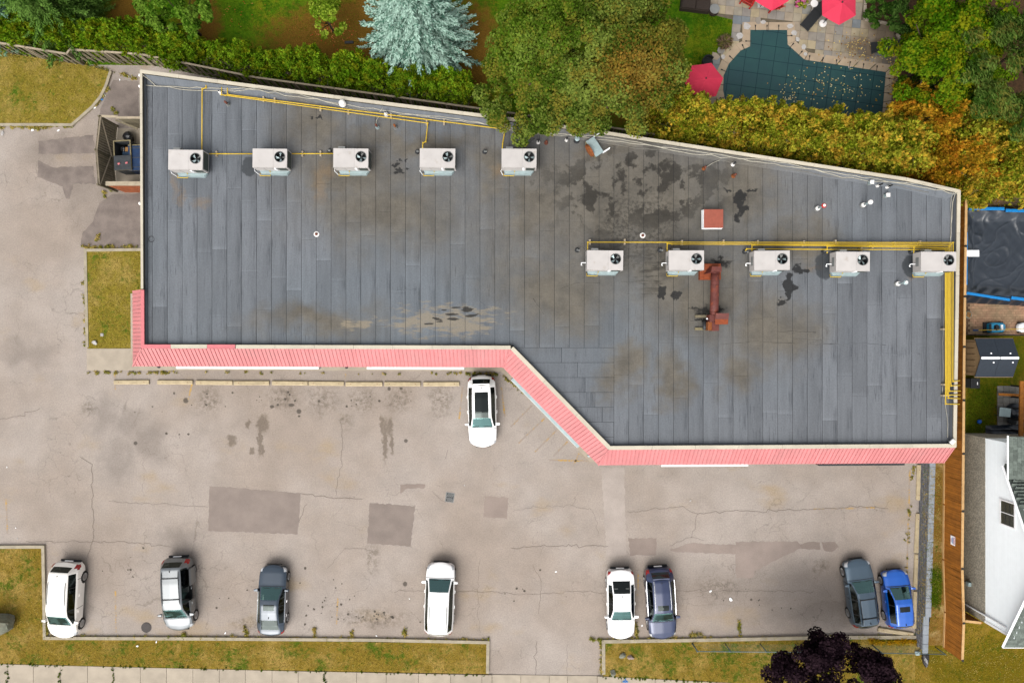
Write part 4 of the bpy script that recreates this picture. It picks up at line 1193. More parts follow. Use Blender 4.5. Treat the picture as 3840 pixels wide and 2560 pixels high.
for (x, y, lab) in [(1565, 570, "grey elbow vent left of the fourth upper unit"), (1818, 570, "grey elbow vent left of the fifth upper unit"), (2164, 938, "grey elbow vent left of the first lower unit"), (2474, 938, "grey elbow vent left of the second lower unit"),
                    (2792, 944, "grey elbow vent left of the third lower unit"), (3088, 942, "grey elbow vent left of the fourth lower unit"), (3414, 944, "grey elbow vent left of the fifth lower unit"), (1236, 567, "grey elbow vent left of the third upper unit")]:
    standing('elbow_vent', lab, 'vent', x, y, elbow)
def drain(t):
    MB().lathe((0, 0, .0), [(.17, 0), (.16, .03), (.1, .035)], 20).build('flange', M['white'], t)
    MB().lathe((0, 0, .03), [(.09, 0), (.08, .07), (.03, .09)], 14).build('strainer', M['rustpipe'], t)
standing('roof_drain', "small round roof drain in the grey field left of centre", 'drain', 1187, 878, drain)
standing('roof_drain', "small round roof drain in the black-stained area", 'drain', 2410, 883, drain)
# square brown hood
def hood(t):
    MB().box(-.55, -.5, 0, .55, .5, .18).build('curb', M['galv'], t)
    MB().prism([(-.60, -.57), (.60, -.57), (.60, .57), (-.60, .57)], .15, .52, top=[(-.57, -.54), (.57, -.54), (.57, .54), (-.57, .54)]).build('housing', M['trim'], t)
    MB().box(-.56, -.55, .522, .59, .56, .56).build('lid', M['hoodtop'], t, bevel=.02)
standing('exhaust_hood', "square brown-topped exhaust hood with white sides", 'vent', 2665, 826, hood)
# rusty kitchen exhaust: curb, elbow box, long round duct, fan housing on rails
def exhaust(t):
    c = W(2610, 1100, ZR); o = (c.x, c.y, ZR + .01)
    t.location = o
    def L(px, py, z): return W(px, py, z)
    z1 = ZR + .35
    a, b = L(2625, 1048, z1), L(2703, 988, z1)
    m = MB(o).box(a.x, a.y, ZR, b.x, b.y, z1); m.build('curb_plinth', M['ductflange'], t)
    a, b = L(2641, 1044, z1 + .1), L(2702, 989, z1 + .1)
    MB(o).box(a.x, a.y, z1, b.x, b.y, z1 + .08).build('plinth_lid', M['ductflange'], t)
    a, b = L(2646, 1026, z1 + .5), L(2704, 1000, z1 + .5)
    MB(o).prism([(a.x, a.y), (b.x, a.y + .15), (b.x, b.y), (a.x + .3, b.y)], z1 + .08, z1 + .62, top=[(a.x + .3, a.y + .1), (b.x, a.y + .1), (b.x, b.y), (a.x + .35, b.y)]).build('elbow_box', M['duct'], t)
    p0, p1 = L(2682, 1018, z1 + .3), L(2678, 1180, z1 + .3)
    MB(o).tube([p0.lerp(p1, k / 4) for k in range(5)], .25, 22).build('round_duct', M['duct'], t, True)
    for k in (.04, .33, .66, .95):
        q = p0.lerp(p1, k); d = (p1 - p0).normalized() * .02
        MB(o).tube([q - d, q + d], .262, 22).build('seam_band', M['duct'], t, True)
    a, b = L(2658, 1208, z1 + .3), L(2698, 1180, z1 + .3)
    MB(o).box(a.x, a.y, ZR + .12, b.x, b.y, z1 + .48).build('transition_box', M['duct'], t, bevel=.02)
    a, b = L(2653, 1238, z1 + .3), L(2670, 1207, z1 + .3)
    MB(o).box(a.x, a.y, ZR + .12, b.x, b.y, z1 + .42).build('motor_plate', M['rust'], t)
    a, b = L(2670, 1240, z1 + .45), L(2696, 1208, z1 + .45)
    MB(o).box(a.x, a.y, ZR + .12, b.x, b.y, z1 + .5).build('fan_box', M['duct'], t, bevel=.02)
    a, b = L(2684, 1215, z1 + .7), L(2734, 1174, z1 + .7)
    ym = (a.y + b.y) / 2
    MB(o).prism([(a.x, a.y), (b.x, a.y), (b.x, b.y), (a.x, b.y)], z1 + .3, lambda x, y: z1 + .72 if y > ym - .05 and y < b.y + 1 else z1 + .5).build('discharge_hood', M['duct'], t)
    MB(o).prism([(a.x + .002, a.y - .004), (b.x - .03, a.y - .004), (b.x - .03, ym - .02), (a.x + .002, ym - .02)], z1 + .28, z1 + .6).build('discharge_lip', M['ductflange'], t)
    for (y, m) in ((1186, 'oldwood'), (1233, 'steelw')):
        a, b = L(2606, y + 5, ZR + .1), L(2665, y - 5, ZR + .1)
        MB(o).box(a.x, a.y, ZR, b.x, b.y, ZR + .13).build('rail', M[m], t)
    a = L(2648, 1192, z1 + .2)
    MB(o).cyl((a.x, a.y - .2, ZR + .25), .12, .5, 14, axis='Y').build('motor', M['dark'], t, True)
    MB(o).cyl((a.x + .02, a.y - .05, ZR + .62), .045, .06, 10).build('junction', M['trim'], t)
standing('kitchen_exhaust', "rusty red kitchen exhaust with long round duct and fan housing", 'exhaust duct', 2650, 1120, exhaust)
# toppled sheet-metal housing
def housing(t):
    t.rotation_euler = (0, 0, R(-57))
    t.location = W(2228, 556, ZR + .01)
    MB().box(-.55, -.28, .3, .55, .28, .34).build('top_plate', M['galv'], t)
    MB().box(-.55, -.30, 0, .55, -.27, .32).build('side_plate', M['steelw'], t)
    for s in (-1, 1):
        x = s * .53
        for (a, b) in (((x, .27, .32), (x, .72, .3)), ((x, .72, .3), (x, .74, .02)), ((x, .27, .02), (x, .74, .02)), ((x, .27, .02), (x, .27, .32))):
            MB().tube([a, b], .025, 6).build('leg_frame', M['trim'], t)
    MB().lathe((0, -.3, .2), [(.42, 0), (.4, .12), (.2, .18)], 20, 'Y').build('rusty_cone', M['rust'], t)
standing('fan_housing', "toppled pale sheet-metal fan housing with rusty cone", 'fan housing', 2228, 556, housing)
# floodlight at the lower right corner
def camf(t):
    t.rotation_euler = (0, 0, R(-40))
    MB().cyl((0, 0, 0), .06, .32, 12).build('post', M['grey'], t)
    MB().obox((0, 0, .38), (.24, .3, .12), 0, R(12)).build('head', M['white'], t, bevel=.03)
    MB().obox((0, -.165, .36), (.18, .02, .09), 0, R(12)).build('lens', M['dark'], t)
standing('floodlight', "white floodlight head at the lower right corner of the roof", 'lamp', 3556, 1652, camf)
for (x, y, lab) in [(529, 285, "small white lamp on the left wall below the roof corner"), (526, 326, "small white lamp on the left wall, second from the corner"), (522, 764, "small white lamp on the left wall below the enclosure")]:
    p = W(x - 3, y, 3.9)
    t = thing('wall_lamp', lab, 'lamp', (-22.2, p.y, 3.9))
    MB().tube([(.1, 0, 0), (-.1, 0, .1)], .02, 6).build('arm', M['grey'], t)
    MB().lathe((-.14, 0, .06), [(.1, 0), (.09, .08), (.03, .12)], 12).build('shade', M['white'], t)
# patches and ring on the roof
tag(MB().ribbon([(math.cos(a) * .17, math.sin(a) * .17) for a in [k * math.pi / 8 for k in range(16)]], .03, 0, .012, True).build('ring', M['dark'], None, loc=(*W2(568, 897, ZR), ZR + .012)), "thin dark ring lying near the left parapet", 'ring')

# ------------------------------------------------------------------ parked cars
def smooth1(a, k):
    if k < 1: return a
    ker = np.hanning(2 * k + 3)[1:-1]; ker /= ker.sum()
    p = np.concatenate([np.full(k, a[0]), a, np.full(k, a[-1])])
    return np.convolve(p, ker, 'valid')
TYPES = {
 'sedan': dict(top=[(0, .60), (.025, .70), (.10, .79), (.27, .92), (.295, .95), (.45, 1.38), (.53, 1.44), (.66, 1.42), (.72, 1.36), (.855, 1.07), (.89, 1.05), (.975, 1.03), (1, .93)],
               ht=[(0, .80), (.27, .82), (.31, .80), (.46, .635), (.66, .625), (.86, .70), (.90, .78), (1, .80)],
               sh=[(0, .56), (.05, .64), (.27, .84), (.5, .92), (.85, .98), (1, .86)], ws=(.297, .452), rg=(.70, .852), sw=(.30, .80), bp=.545, wh=(.185, .785)),
 'fast':  dict(top=[(0, .60), (.025, .70), (.10, .80), (.27, .93), (.295, .96), (.45, 1.38), (.53, 1.45), (.64, 1.43), (.74, 1.34), (.90, 1.10), (.93, 1.06), (.98, 1.03), (1, .93)],
               ht=[(0, .80), (.27, .82), (.31, .80), (.46, .65), (.66, .64), (.86, .68), (.93, .78), (1, .80)],
               sh=[(0, .56), (.05, .64), (.27, .84), (.5, .92), (.85, .98), (1, .86)], ws=(.297, .452), rg=(.745, .90), sw=(.30, .80), bp=.545, wh=(.185, .785)),
 'suv':   dict(top=[(0, .72), (.025, .84), (.10, .96), (.255, 1.08), (.28, 1.11), (.42, 1.55), (.50, 1.63), (.70, 1.61), (.845, 1.54), (.87, 1.50), (.955, 1.10), (.985, 1.0), (1, .86)],
               ht=[(0, .82), (.25, .82), (.29, .80), (.43, .655), (.70, .645), (.85, .62), (.96, .74), (1, .80)],
               sh=[(0, .66), (.05, .76), (.26, .98), (.5, 1.05), (.9, 1.08), (1, .82)], ws=(.283, .425), rg=(.872, .952), sw=(.28, .84), bp=.53, wh=(.185, .79)),
 'hatch': dict(top=[(0, .62), (.03, .74), (.12, .86), (.245, .97), (.265, 1.0), (.44, 1.42), (.52, 1.50), (.75, 1.47), (.88, 1.42), (.905, 1.38), (.965, 1.02), (.99, .92), (1, .82)],
               ht=[(0, .74), (.24, .80), (.28, .78), (.45, .66), (.75, .65), (.89, .62), (.97, .72), (1, .78)],
               sh=[(0, .56), (.06, .68), (.25, .88), (.5, .95), (.9, 1.0), (1, .78)], ws=(.268, .445), rg=(.906, .962), sw=(.27, .86), bp=.55, wh=(.19, .80)),
 'wagon': dict(top=[(0, .66), (.025, .76), (.10, .86), (.27, .98), (.29, 1.01), (.43, 1.45), (.51, 1.53), (.75, 1.52), (.90, 1.48), (.915, 1.45), (.97, 1.06), (.99, .95), (1, .85)],
               ht=[(0, .78), (.26, .82), (.30, .80), (.44, .65), (.75, .64), (.90, .62), (.97, .74), (1, .8)],
               sh=[(0, .6), (.05, .70), (.27, .9), (.5, .97), (.9, 1.0), (1, .8)], ws=(.292, .435), rg=(.917, .966), sw=(.29, .88), bp=.54, wh=(.185, .79)),
 'van':   dict(top=[(0, .70), (.02, .80), (.08, .92), (.18, 1.06), (.20, 1.09), (.345, 1.60), (.43, 1.72), (.70, 1.74), (.89, 1.68), (.91, 1.64), (.965, 1.12), (.985, 1.0), (1, .84)],
               ht=[(0, .80), (.17, .84), (.21, .82), (.35, .69), (.70, .68), (.90, .66), (.97, .76), (1, .82)],
               sh=[(0, .62), (.05, .74), (.18, .98), (.4, 1.06), (.9, 1.1), (1, .84)], ws=(.203, .348), rg=(.912, .962), sw=(.20, .885), bp=.42, wh=(.175, .79)),
}
def make_car(label, kind, paint, nose, rear, width=1.82, hs=1.0, sunroof=None, rails=None, bars=(), pano=False, opendoor=False, chrome_trim=False, spoiler=False, dark_side=True, group='cars parked in the lot', roofglass='privacy', frontglass='glass'):
    T = TYPES[kind]
    zc = 0.5
    a, b = W(*nose, zc), W(*rear, zc)
    L = (a - b).length
    d = (a - b).normalized()
    c = (a + b) / 2
    t = thing('parked_car', label, 'car', (c.x, c.y, 0.0), math.atan2(d.y, d.x), group)
    NS, NV = 150, 34
    s = np.linspace(0, 1, NS)
    xl = lambda pts: np.interp(s, [p[0] for p in pts], [p[1] for p in pts])
    ztop = smooth1(xl(T['top']), 3) * hs
    ht = smooth1(xl(T['ht']), 5)
    zsh = np.minimum(smooth1(xl(T['sh']), 5) * hs, ztop - .05)
    plan = smooth1(np.interp(s, [0, .015, .05, .12, .25, .75, .9, .96, .99, 1], [.74, .82, .91, .965, .99, 1.0, .965, .915, .86, .80]), 3)
    hw = width / 2 * plan
    zb = .20 + .10 * np.clip(1 - s / .06, 0, 1) + .12 * np.clip((s - .93) / .07, 0, 1)
    crown = .045 + .02 * (ztop > 1.2)
    V = np.linspace(0, 1, NV)
    # half-section control points at v: 0 sill, .12, .34 waist, .5 shoulder, .75 roof edge, 1 centre
    vk = np.array([0, .10, .30, .46, .50, .53, .72, .765, .83, 1.0])
    Y = np.zeros((NS, NV)); Z = np.zeros((NS, NV))
    for i in range(NS):
        ze = ztop[i] - crown[i]
        hh = hw[i]
        te = ht[i] * hh
        lo = zb[i]; sh = zsh[i]
        wy = [.90 * hh, .985 * hh, hh, .985 * hh, .965 * hh, .94 * hh, te + .02 * hh, te - .03 * hh, te * .82, 0]
        wz = [lo, lo + .12, lo + (sh - lo) * .55, sh - .05, sh - .005, sh + (ze - sh) * .06, sh + (ze - sh) * .90, ze + .005, ztop[i] - crown[i] * .42, ztop[i]]
        Y[i] = np.interp(V, vk, wy); Z[i] = np.interp(V, vk, wz)
    bowf = .20 * np.exp(-s / .05); bowr = .14 * np.exp(-(1 - s) / .05)
    X0 = (0.5 - s) * L
    full_v = 2 * NV - 1
    VX = np.zeros((NS, full_v)); VY = np.zeros_like(VX); VZ = np.zeros_like(VX)
    for j in range(full_v):
        k = j if j < NV else 2 * NV - 2 - j
        sg = 1 if j < NV else -1
        fr = (Y[:, k] / np.maximum(hw, .01)) ** 2
        VX[:, j] = X0 - bowf * fr + bowr * fr
        VY[:, j] = sg * Y[:, k]
        VZ[:, j] = Z[:, k]
    verts = np.stack([VX, VY, VZ], -1).reshape(-1, 3)
    wx = [(0.5 - q) * L for q in T['wh']]
    wr = .335 if kind in ('sedan', 'fast', 'hatch') else .36
    # sort faces into parts
    cls = {}
    def put_face(key, q): cls.setdefault(key, []).append(q)
    ws, rg, sw, bp = T['ws'], T['rg'], T['sw'], T['bp']
    doors = (ws[0] + .03, bp, min(sw[1], .80))
    for i in range(NS - 1):
        sm = (s[i] + s[i + 1]) / 2
        for j in range(full_v - 1):
            k = j + .5 if j < NV - 1 else 2 * NV - 2 - j - .5
            v = k / (NV - 1)
            side = 'L' if j < NV - 1 else 'R'
            q = (i * full_v + j, (i + 1) * full_v + j, (i + 1) * full_v + j + 1, i * full_v + j + 1)
            p = verts[list(q)].mean(0)
            if v < .50 and any((p[0] - w) ** 2 + (p[2] - wr) ** 2 < (wr + .045) ** 2 for w in wx): continue
            tall_ = (ztop[i] - zsh[i]) > .17
            if v < .06: key = ('sill', 0)
            elif v > .775 and ws[0] < sm < ws[1]: key = ('windscreen', 0)
            elif v > .785 and rg[0] < sm < rg[1]: key = ('rear_window', 0)
            elif pano and v > .85 and ws[1] - .001 < sm < .78: key = ('roof_glass', 0)
            elif sunroof and v > .88 and sunroof[0] < sm < sunroof[1]: key = ('sunroof', 0)
            elif .54 < v < .72 and sw[0] + .01 < sm < sw[1] and tall_:
                if abs(sm - bp) < .008 or (sm > bp and abs(sm - (bp + (sw[1] - bp) * .62)) < .006): key = ('pillar', side)
                else: key = ('side_window', side + ('f' if sm < bp else ('m' if sm < bp + (sw[1] - bp) * .62 else 'r')))
            elif sm < .085 and .40 < v < .74 and p[2] > .5 and abs(p[1]) > hw[i] * .52: key = ('headlight', side)
            elif sm > .945 and .34 < v < .70 and abs(p[1]) > hw[i] * .6: key = ('tail_light', side)
            elif sm > .925 and .38 < v < .56 and abs(p[1]) > hw[i] * .9: key = ('tail_light', side)
            elif v > .5 and abs(sm - (ws[0] - .012)) < .0045: key = ('seam', 0)
            elif .15 < v < .5 and any(abs(sm - dd) < .0036 for dd in doors): key = ('seam', 0)
            elif .74 < v < .80 and ws[1] < sm < rg[0]: key = ('body', 0)
            else: key = ('body', 0)
            if opendoor and side == 'L' and .08 < v < .735 and .43 < sm < .66:
                key = ('sliding_door', 0) if key[0] not in ('side_window',) else ('sliding_window', 0)
            put_face(key, q)
    # end caps
    for i, rev in ((0, False), (NS - 1, True)):
        for j in range(NV - 1):
            q = (i * full_v + j, i * full_v + j + 1, i * full_v + 2 * NV - 3 - j, i * full_v + 2 * NV - 2 - j)
            if len(set(q)) < 4: q = tuple(dict.fromkeys(q))
            put_face(('body', 0), q[::-1] if rev else q)
    mats = {'body': paint, 'sill': M['black'], 'windscreen': M[frontglass], 'rear_window': M['privacy'], 'roof_glass': M[roofglass], 'sunroof': M['privacy'], 'side_window': M['privacy'], 'pillar': M['black'],
            'headlight': M['lamp'], 'tail_light': M['tail'], 'seam': M['black'], 'sliding_door': paint, 'sliding_window': M['privacy']}
    parts = {}
    for (nm, sub), faces in cls.items():
        ids = sorted({x for f in faces for x in f}); mp = {x: y for y, x in enumerate(ids)}
        vv = verts[ids].copy()
        if nm.startswith('sliding'):
            vv[:, 0] -= .20 * L; vv[:, 1] += .09
        me = bpy.data.meshes.new(nm)
        me.from_pydata([tuple(map(float, p)) for p in vv], [], [tuple(mp[x] for x in f) for f in faces])
        me.materials.append(mats[nm]); me.shade_smooth(); me.update()
        nm2 = 'shut_line' if nm == 'seam' else nm
        o = put(nm2, me, t)
        parts[(nm, sub)] = o
    for (nm, sub), o in parts.items():                 # glass belongs to its door where there is one
        if nm == 'sliding_window': o.parent = parts[('sliding_door', 0)]
    # wheels
    for w in wx:
        for sg in (-1, 1):
            y = sg * (width / 2 - .115)
            wh = thing_part('wheel', t, (w, y, wr))
            MB().lathe((0, 0, 0), [(wr * .66, -.10), (wr * .97, -.10), (wr, -.06), (wr, .06), (wr * .97, .10), (wr * .66, .10)], 26, 'Y').build('tyre', M['rubber'], wh, True)
            rim = MB()
            ys = -sg * .085
            rim.lathe((0, 0, 0), [(wr * .67, ys - .02), (wr * .67, ys + .02), (wr * .60, ys + .02), (wr * .60, ys - .02)], 24, 'Y')
            for k in range(6):
                an = k * math.pi / 3
                p0 = (0.03 * math.cos(an), sg * .075, .03 * math.sin(an)); p1 = (wr * .63 * math.cos(an), sg * .085, wr * .63 * math.sin(an))
                rim.tube([p0, p1], .032, 5)
            rim.cyl((0, sg * .07, 0), .06, -sg * .03, 10, axis='Y')
            rim.build('rim', M['rim'], wh)
            MB().cyl((0, 0, 0), wr * .6, .02, 20, axis='Y').build('brake_disc', M['dark'], wh)
    # arch liners and floor pan keep the wheel openings dark
    MB().box(-L / 2 + .35, -width / 2 + .26, .22, L / 2 - .35, width / 2 - .26, .30).build('floor_pan', M['black'], t)
    # interior
    zs = zsh[int(NS * .45)]
    xd = (0.5 - ws[0]) * L
    MB().prism([(xd - .55, -hw[50] * .84), (xd - .02, -hw[50] * .80), (xd - .02, hw[50] * .80), (xd - .55, hw[50] * .84)], .5, zs - .06).build('dashboard', M['black'], t)
    for (sx, wid) in ((bp - .03, .5), (bp + .17, .5)) + (((bp + .34, .5),) if kind == 'van' else ()):
        for sg in (-1, 1):
            x = (0.5 - sx) * L
            mb = MB().obox((x + .15, sg * .37, .52), (.5, wid, .16))
            mb.obox((x - .12, sg * .37, .80), (.14, wid * .95, .62), 0, 0, R(-14))
            mb.obox((x - .20, sg * .37, min(1.2 * hs, 1.22)), (.09, .26, .18), 0, 0, R(-14))
            mb.build('seat', M['seat'], t, bevel=.04)
    st = MB(); N = 18
    cx, cz = xd - .62, zs - .04
    st.tube([(cx + .10 * math.sin(2 * math.pi * k / N), .37 + .18 * math.cos(2 * math.pi * k / N), cz + .16 * math.sin(2 * math.pi * k / N)) for k in range(N + 1)], .018, 6)
    st.build('steering_wheel', M['black'], t)
    # mirrors, handles, grille, plate, wipers
    xm = (0.5 - ws[0] - .045) * L
    zm = zs + .04
    for sg in (-1, 1):
        mb = MB().prism([(xm - .10, sg * (width / 2 - .06)), (xm + .10, sg * (width / 2 - .06)), (xm + .06, sg * (width / 2 + .20)), (xm - .06, sg * (width / 2 + .21))], zm - .07, zm + .08, top=[(xm - .06, sg * (width / 2 - .06)), (xm + .08, sg * (width / 2 - .06)), (xm + .05, sg * (width / 2 + .18)), (xm - .05, sg * (width / 2 + .19))] if sg < 0 else None)
        mb.build('mirror', paint, t, bevel=.02)
        for dd in (bp - .035, min(bp + .17, .76)):
            x = (0.5 - dd) * L
            MB().tube([(x + .10, sg * (width / 2 - .01), zs - .14), (x + .07, sg * (width / 2 + .03), zs - .13), (x - .07, sg * (width / 2 + .03), zs - .13), (x - .10, sg * (width / 2 - .01), zs - .14)], .018, 6).build('door_handle', M['chrome'] if chrome_trim else paint, t)
    fx = L / 2
    MB().box(fx - .06, -width * .26, .40 * hs, fx + .012, width * .26, .57 * hs).build('grille', M['black'], t, bevel=.02)
    MB().box(-fx - .012, -.26, .52 * hs, -fx + .03, .26, .63 * hs).build('plate', M['trim'], t)
    MB().box(-fx - .02, -width * .34, .30, -fx + .10, width * .34, .42).build('rear_bumper_strip', M['black'], t, bevel=.02)
    i0 = int(ws[0] * NS) + 2
    for sg in (-.3, .35):
        x0 = (0.5 - ws[0]) * L - .03
        z0 = ztop[i0] - .01
        i1 = i0 + 3
        MB().tube([(x0, sg * width - .02, z0 + .0), (x0 - .02, sg * width - .55 * (1 if sg > 0 else -.6), z0 + .045)], .012, 5).build('wiper', M['black'], t)
    # chrome line under the glass
    if chrome_trim:
        for sg in (-1, 1):
            pts = []
            for q in np.linspace(sw[0] + .03, sw[1], 16):
                i = int(q * (NS - 1)); pts.append((VX[i, 0] * 0 + X0[i], sg * (hw[i] * .965 + .008), zsh[i] + .01))
            MB().tube(pts, .012, 5).build('trim_strip', M['chrome'], t)
    def roof_at(q, yy):
        i = int(q * (NS - 1)); f = min(1, abs(yy) / max(.05, ht[i] * hw[i]))
        return ztop[i] - crown[i] * f * f
    if rails:
        q0, q1, m = rails
        for sg in (-1, 1):
            pts = []
            for k in range(9):
                q = q0 + (q1 - q0) * k / 8
                i = int(q * (NS - 1)); yy = sg * ht[i] * hw[i] * .84
                pts.append((X0[i], yy, roof_at(q, yy) + (.055 if 0 < k < 8 else .0)))
            MB().tube(pts, .024, 6).build('roof_rail', M[m], t)
        for q in bars:
            i = int(q * (NS - 1)); yy = ht[i] * hw[i] * .84
            MB().obox((X0[i], 0, roof_at(q, yy) + .07), (.06, yy * 2.1, .03)).build('roof_bar', M['black'], t, bevel=.01)
    # antenna fin and rear spoiler lip
    q = rg[0] - .045
    i = int(q * (NS - 1))
    MB().prism([(X0[i] - .08, -.02), (X0[i] + .08, -.012), (X0[i] + .08, .012), (X0[i] - .08, .02)], ztop[i] - .01, ztop[i] + .07, top=[(X0[i] - .08, -.008), (X0[i] - .02, -.004), (X0[i] - .02, .004), (X0[i] - .08, .008)]).build('antenna', M['black'], t)
    if spoiler:
        i = int(rg[0] * (NS - 1)); y = ht[i] * hw[i] * .95
        MB().prism([(X0[i] + .10, -y), (X0[i] + .10, y), (X0[i] - .12, y * .94), (X0[i] - .12, -y * .94)], ztop[i] - .07, lambda xx, yy: ztop[i] + .012 - crown[i] * (yy / y) ** 2).build('spoiler', paint, t, bevel=.01)
    return t
def thing_part(name, parent, loc):
    o = bpy.data.objects.new(name, None)
    o.empty_display_size = .1
    o.parent = parent; o.location = loc
    COL.objects.link(o)
    return o
PAINT = {'white': car_paint('white_paint', (0.80, 0.80, 0.79, 1)), 'pearl': car_paint('pearl_paint', (0.76, 0.73, 0.68, 1)), 'silver': car_paint('silver_paint', (0.14, 0.152, 0.16, 1), .6, .4),
         'charcoal': car_paint('charcoal_paint', (0.012, 0.026, 0.045, 1), .3, .3), 'navy': car_paint('navy_paint', (0.005, 0.015, 0.060, 1), .3, .28), 'steel': car_paint('steel_paint', (0.05, 0.085, 0.12, 1), .5, .35), 'blue': car_paint('blue_paint', (0.0, 0.085, 0.42, 1), .2, .3)}
make_car("pearl white minivan at the far left beside the corner kerb", 'van', PAINT['pearl'], (245, 2386), (262, 2100), 1.95, rails=(.50, .80, 'grey'))
make_car("silver minivan with its side door slid open and roof bars", 'van', PAINT['silver'], (680, 2358), (667, 2084), 1.92, .98, rails=(.42, .87, 'dark'), bars=(.50, .78), opendoor=True)
make_car("dark charcoal sedan with sunroof, backed to the bottom kerb", 'fast', PAINT['charcoal'], (1029, 2114), (1023, 2372), 1.84, sunroof=(.51, .595), chrome_trim=True)
make_car("white minivan with grey roof rails, backed to the bottom kerb", 'van', PAINT['white'], (1655, 2103), (1646, 2376), 1.92, .97, rails=(.53, .86, 'grey'))
make_car("plain white sedan facing the bottom kerb, right of the driveway", 'sedan', PAINT['white'], (2328, 2392), (2324, 2127), 1.8, frontglass='glass')
make_car("navy blue crossover with silver rails beside the white sedan", 'suv', PAINT['navy'], (2483, 2390), (2466, 2120), 1.86, sunroof=(.46, .54), rails=(.47, .86, 'chrome'), chrome_trim=True, spoiler=True)
make_car("steel grey wagon with black roof bars near the purple tree", 'wagon', PAINT['steel'], (3206, 2091), (3240, 2346), 1.8, sunroof=None, rails=(.50, .86, 'dark'), bars=(.53, .80))
make_car("bright blue hatchback at the right end of the lot", 'hatch', PAINT['blue'], (3350, 2131), (3370, 2348), 1.72, sunroof=(.56, .65))
make_car("white crossover with dark panoramic roof parked against the building", 'suv', PAINT['white'], (1812, 1674), (1806, 1406), 1.86, .98, pano=True, spoiler=True)

# ------------------------------------------------------------------ wheel stops
stop_prof = [(-.15, 0), (-.15, .06), (-.11, .12), (.11, .12), (.15, .06), (.15, 0)]
def wheelstop(label, p0, p1, group):
    a, b = W(*p0, .06), W(*p1, .06)
    L = (b - a).length; c = (a + b) / 2
    t = thing('wheel_stop', label, 'wheel stop', (c.x, c.y, 0), math.atan2(b.y - a.y, b.x - a.x), group)
    vs = [(-L / 2, y, z + .004) for y, z in stop_prof] + [(L / 2, y, z + .004) for y, z in stop_prof]
    MB().add(vs, [(5, 4, 3, 2, 1, 0), (6, 7, 8, 9, 10, 11)] + [(i, i + 1, i + 7, i + 6) for i in range(5)] + [(5, 0, 6, 11)]).build('beam', M['stop'], t, bevel=.015)
    for s in (-1, 1):
        MB().cyl((s * L * .36, 0, .12), .025, .012, 8).build('anchor_pin', M['rust'], t)
stops = [(428, 560, 1432), (591, 723, 1433), (735, 873, 1434), (877, 1010, 1435), (1021, 1155, 1436), (1158, 1290, 1437), (1297, 1434, 1438), (1442, 1577, 1438.5), (1588, 1723, 1439)]
for i, (x0, x1, y) in enumerate(stops):
    wheelstop(f"concrete wheel stop below the building, {nth(i)} from the left in the row of nine", (x0, y + random.uniform(-1, 1)), (x1, y + random.uniform(-1, 1) + .5), 'wheel stops in the upper row')
for i, (x0, y0, x1, y1) in enumerate([(3447, 1742, 3444, 1874), (3444, 1924, 3436, 2072), (3438, 2076, 3432, 2208), (3434, 2216, 3428, 2354)]):
    wheelstop(f"concrete wheel stop along the retaining wall, {nth(i)} from the top", (x0, y0), (x1, y1), 'wheel stops along the retaining wall')
wheelstop("slanted concrete wheel stop behind the bright blue hatchback", (3292, 2358), (3424, 2378), 'wheel stops along the retaining wall')

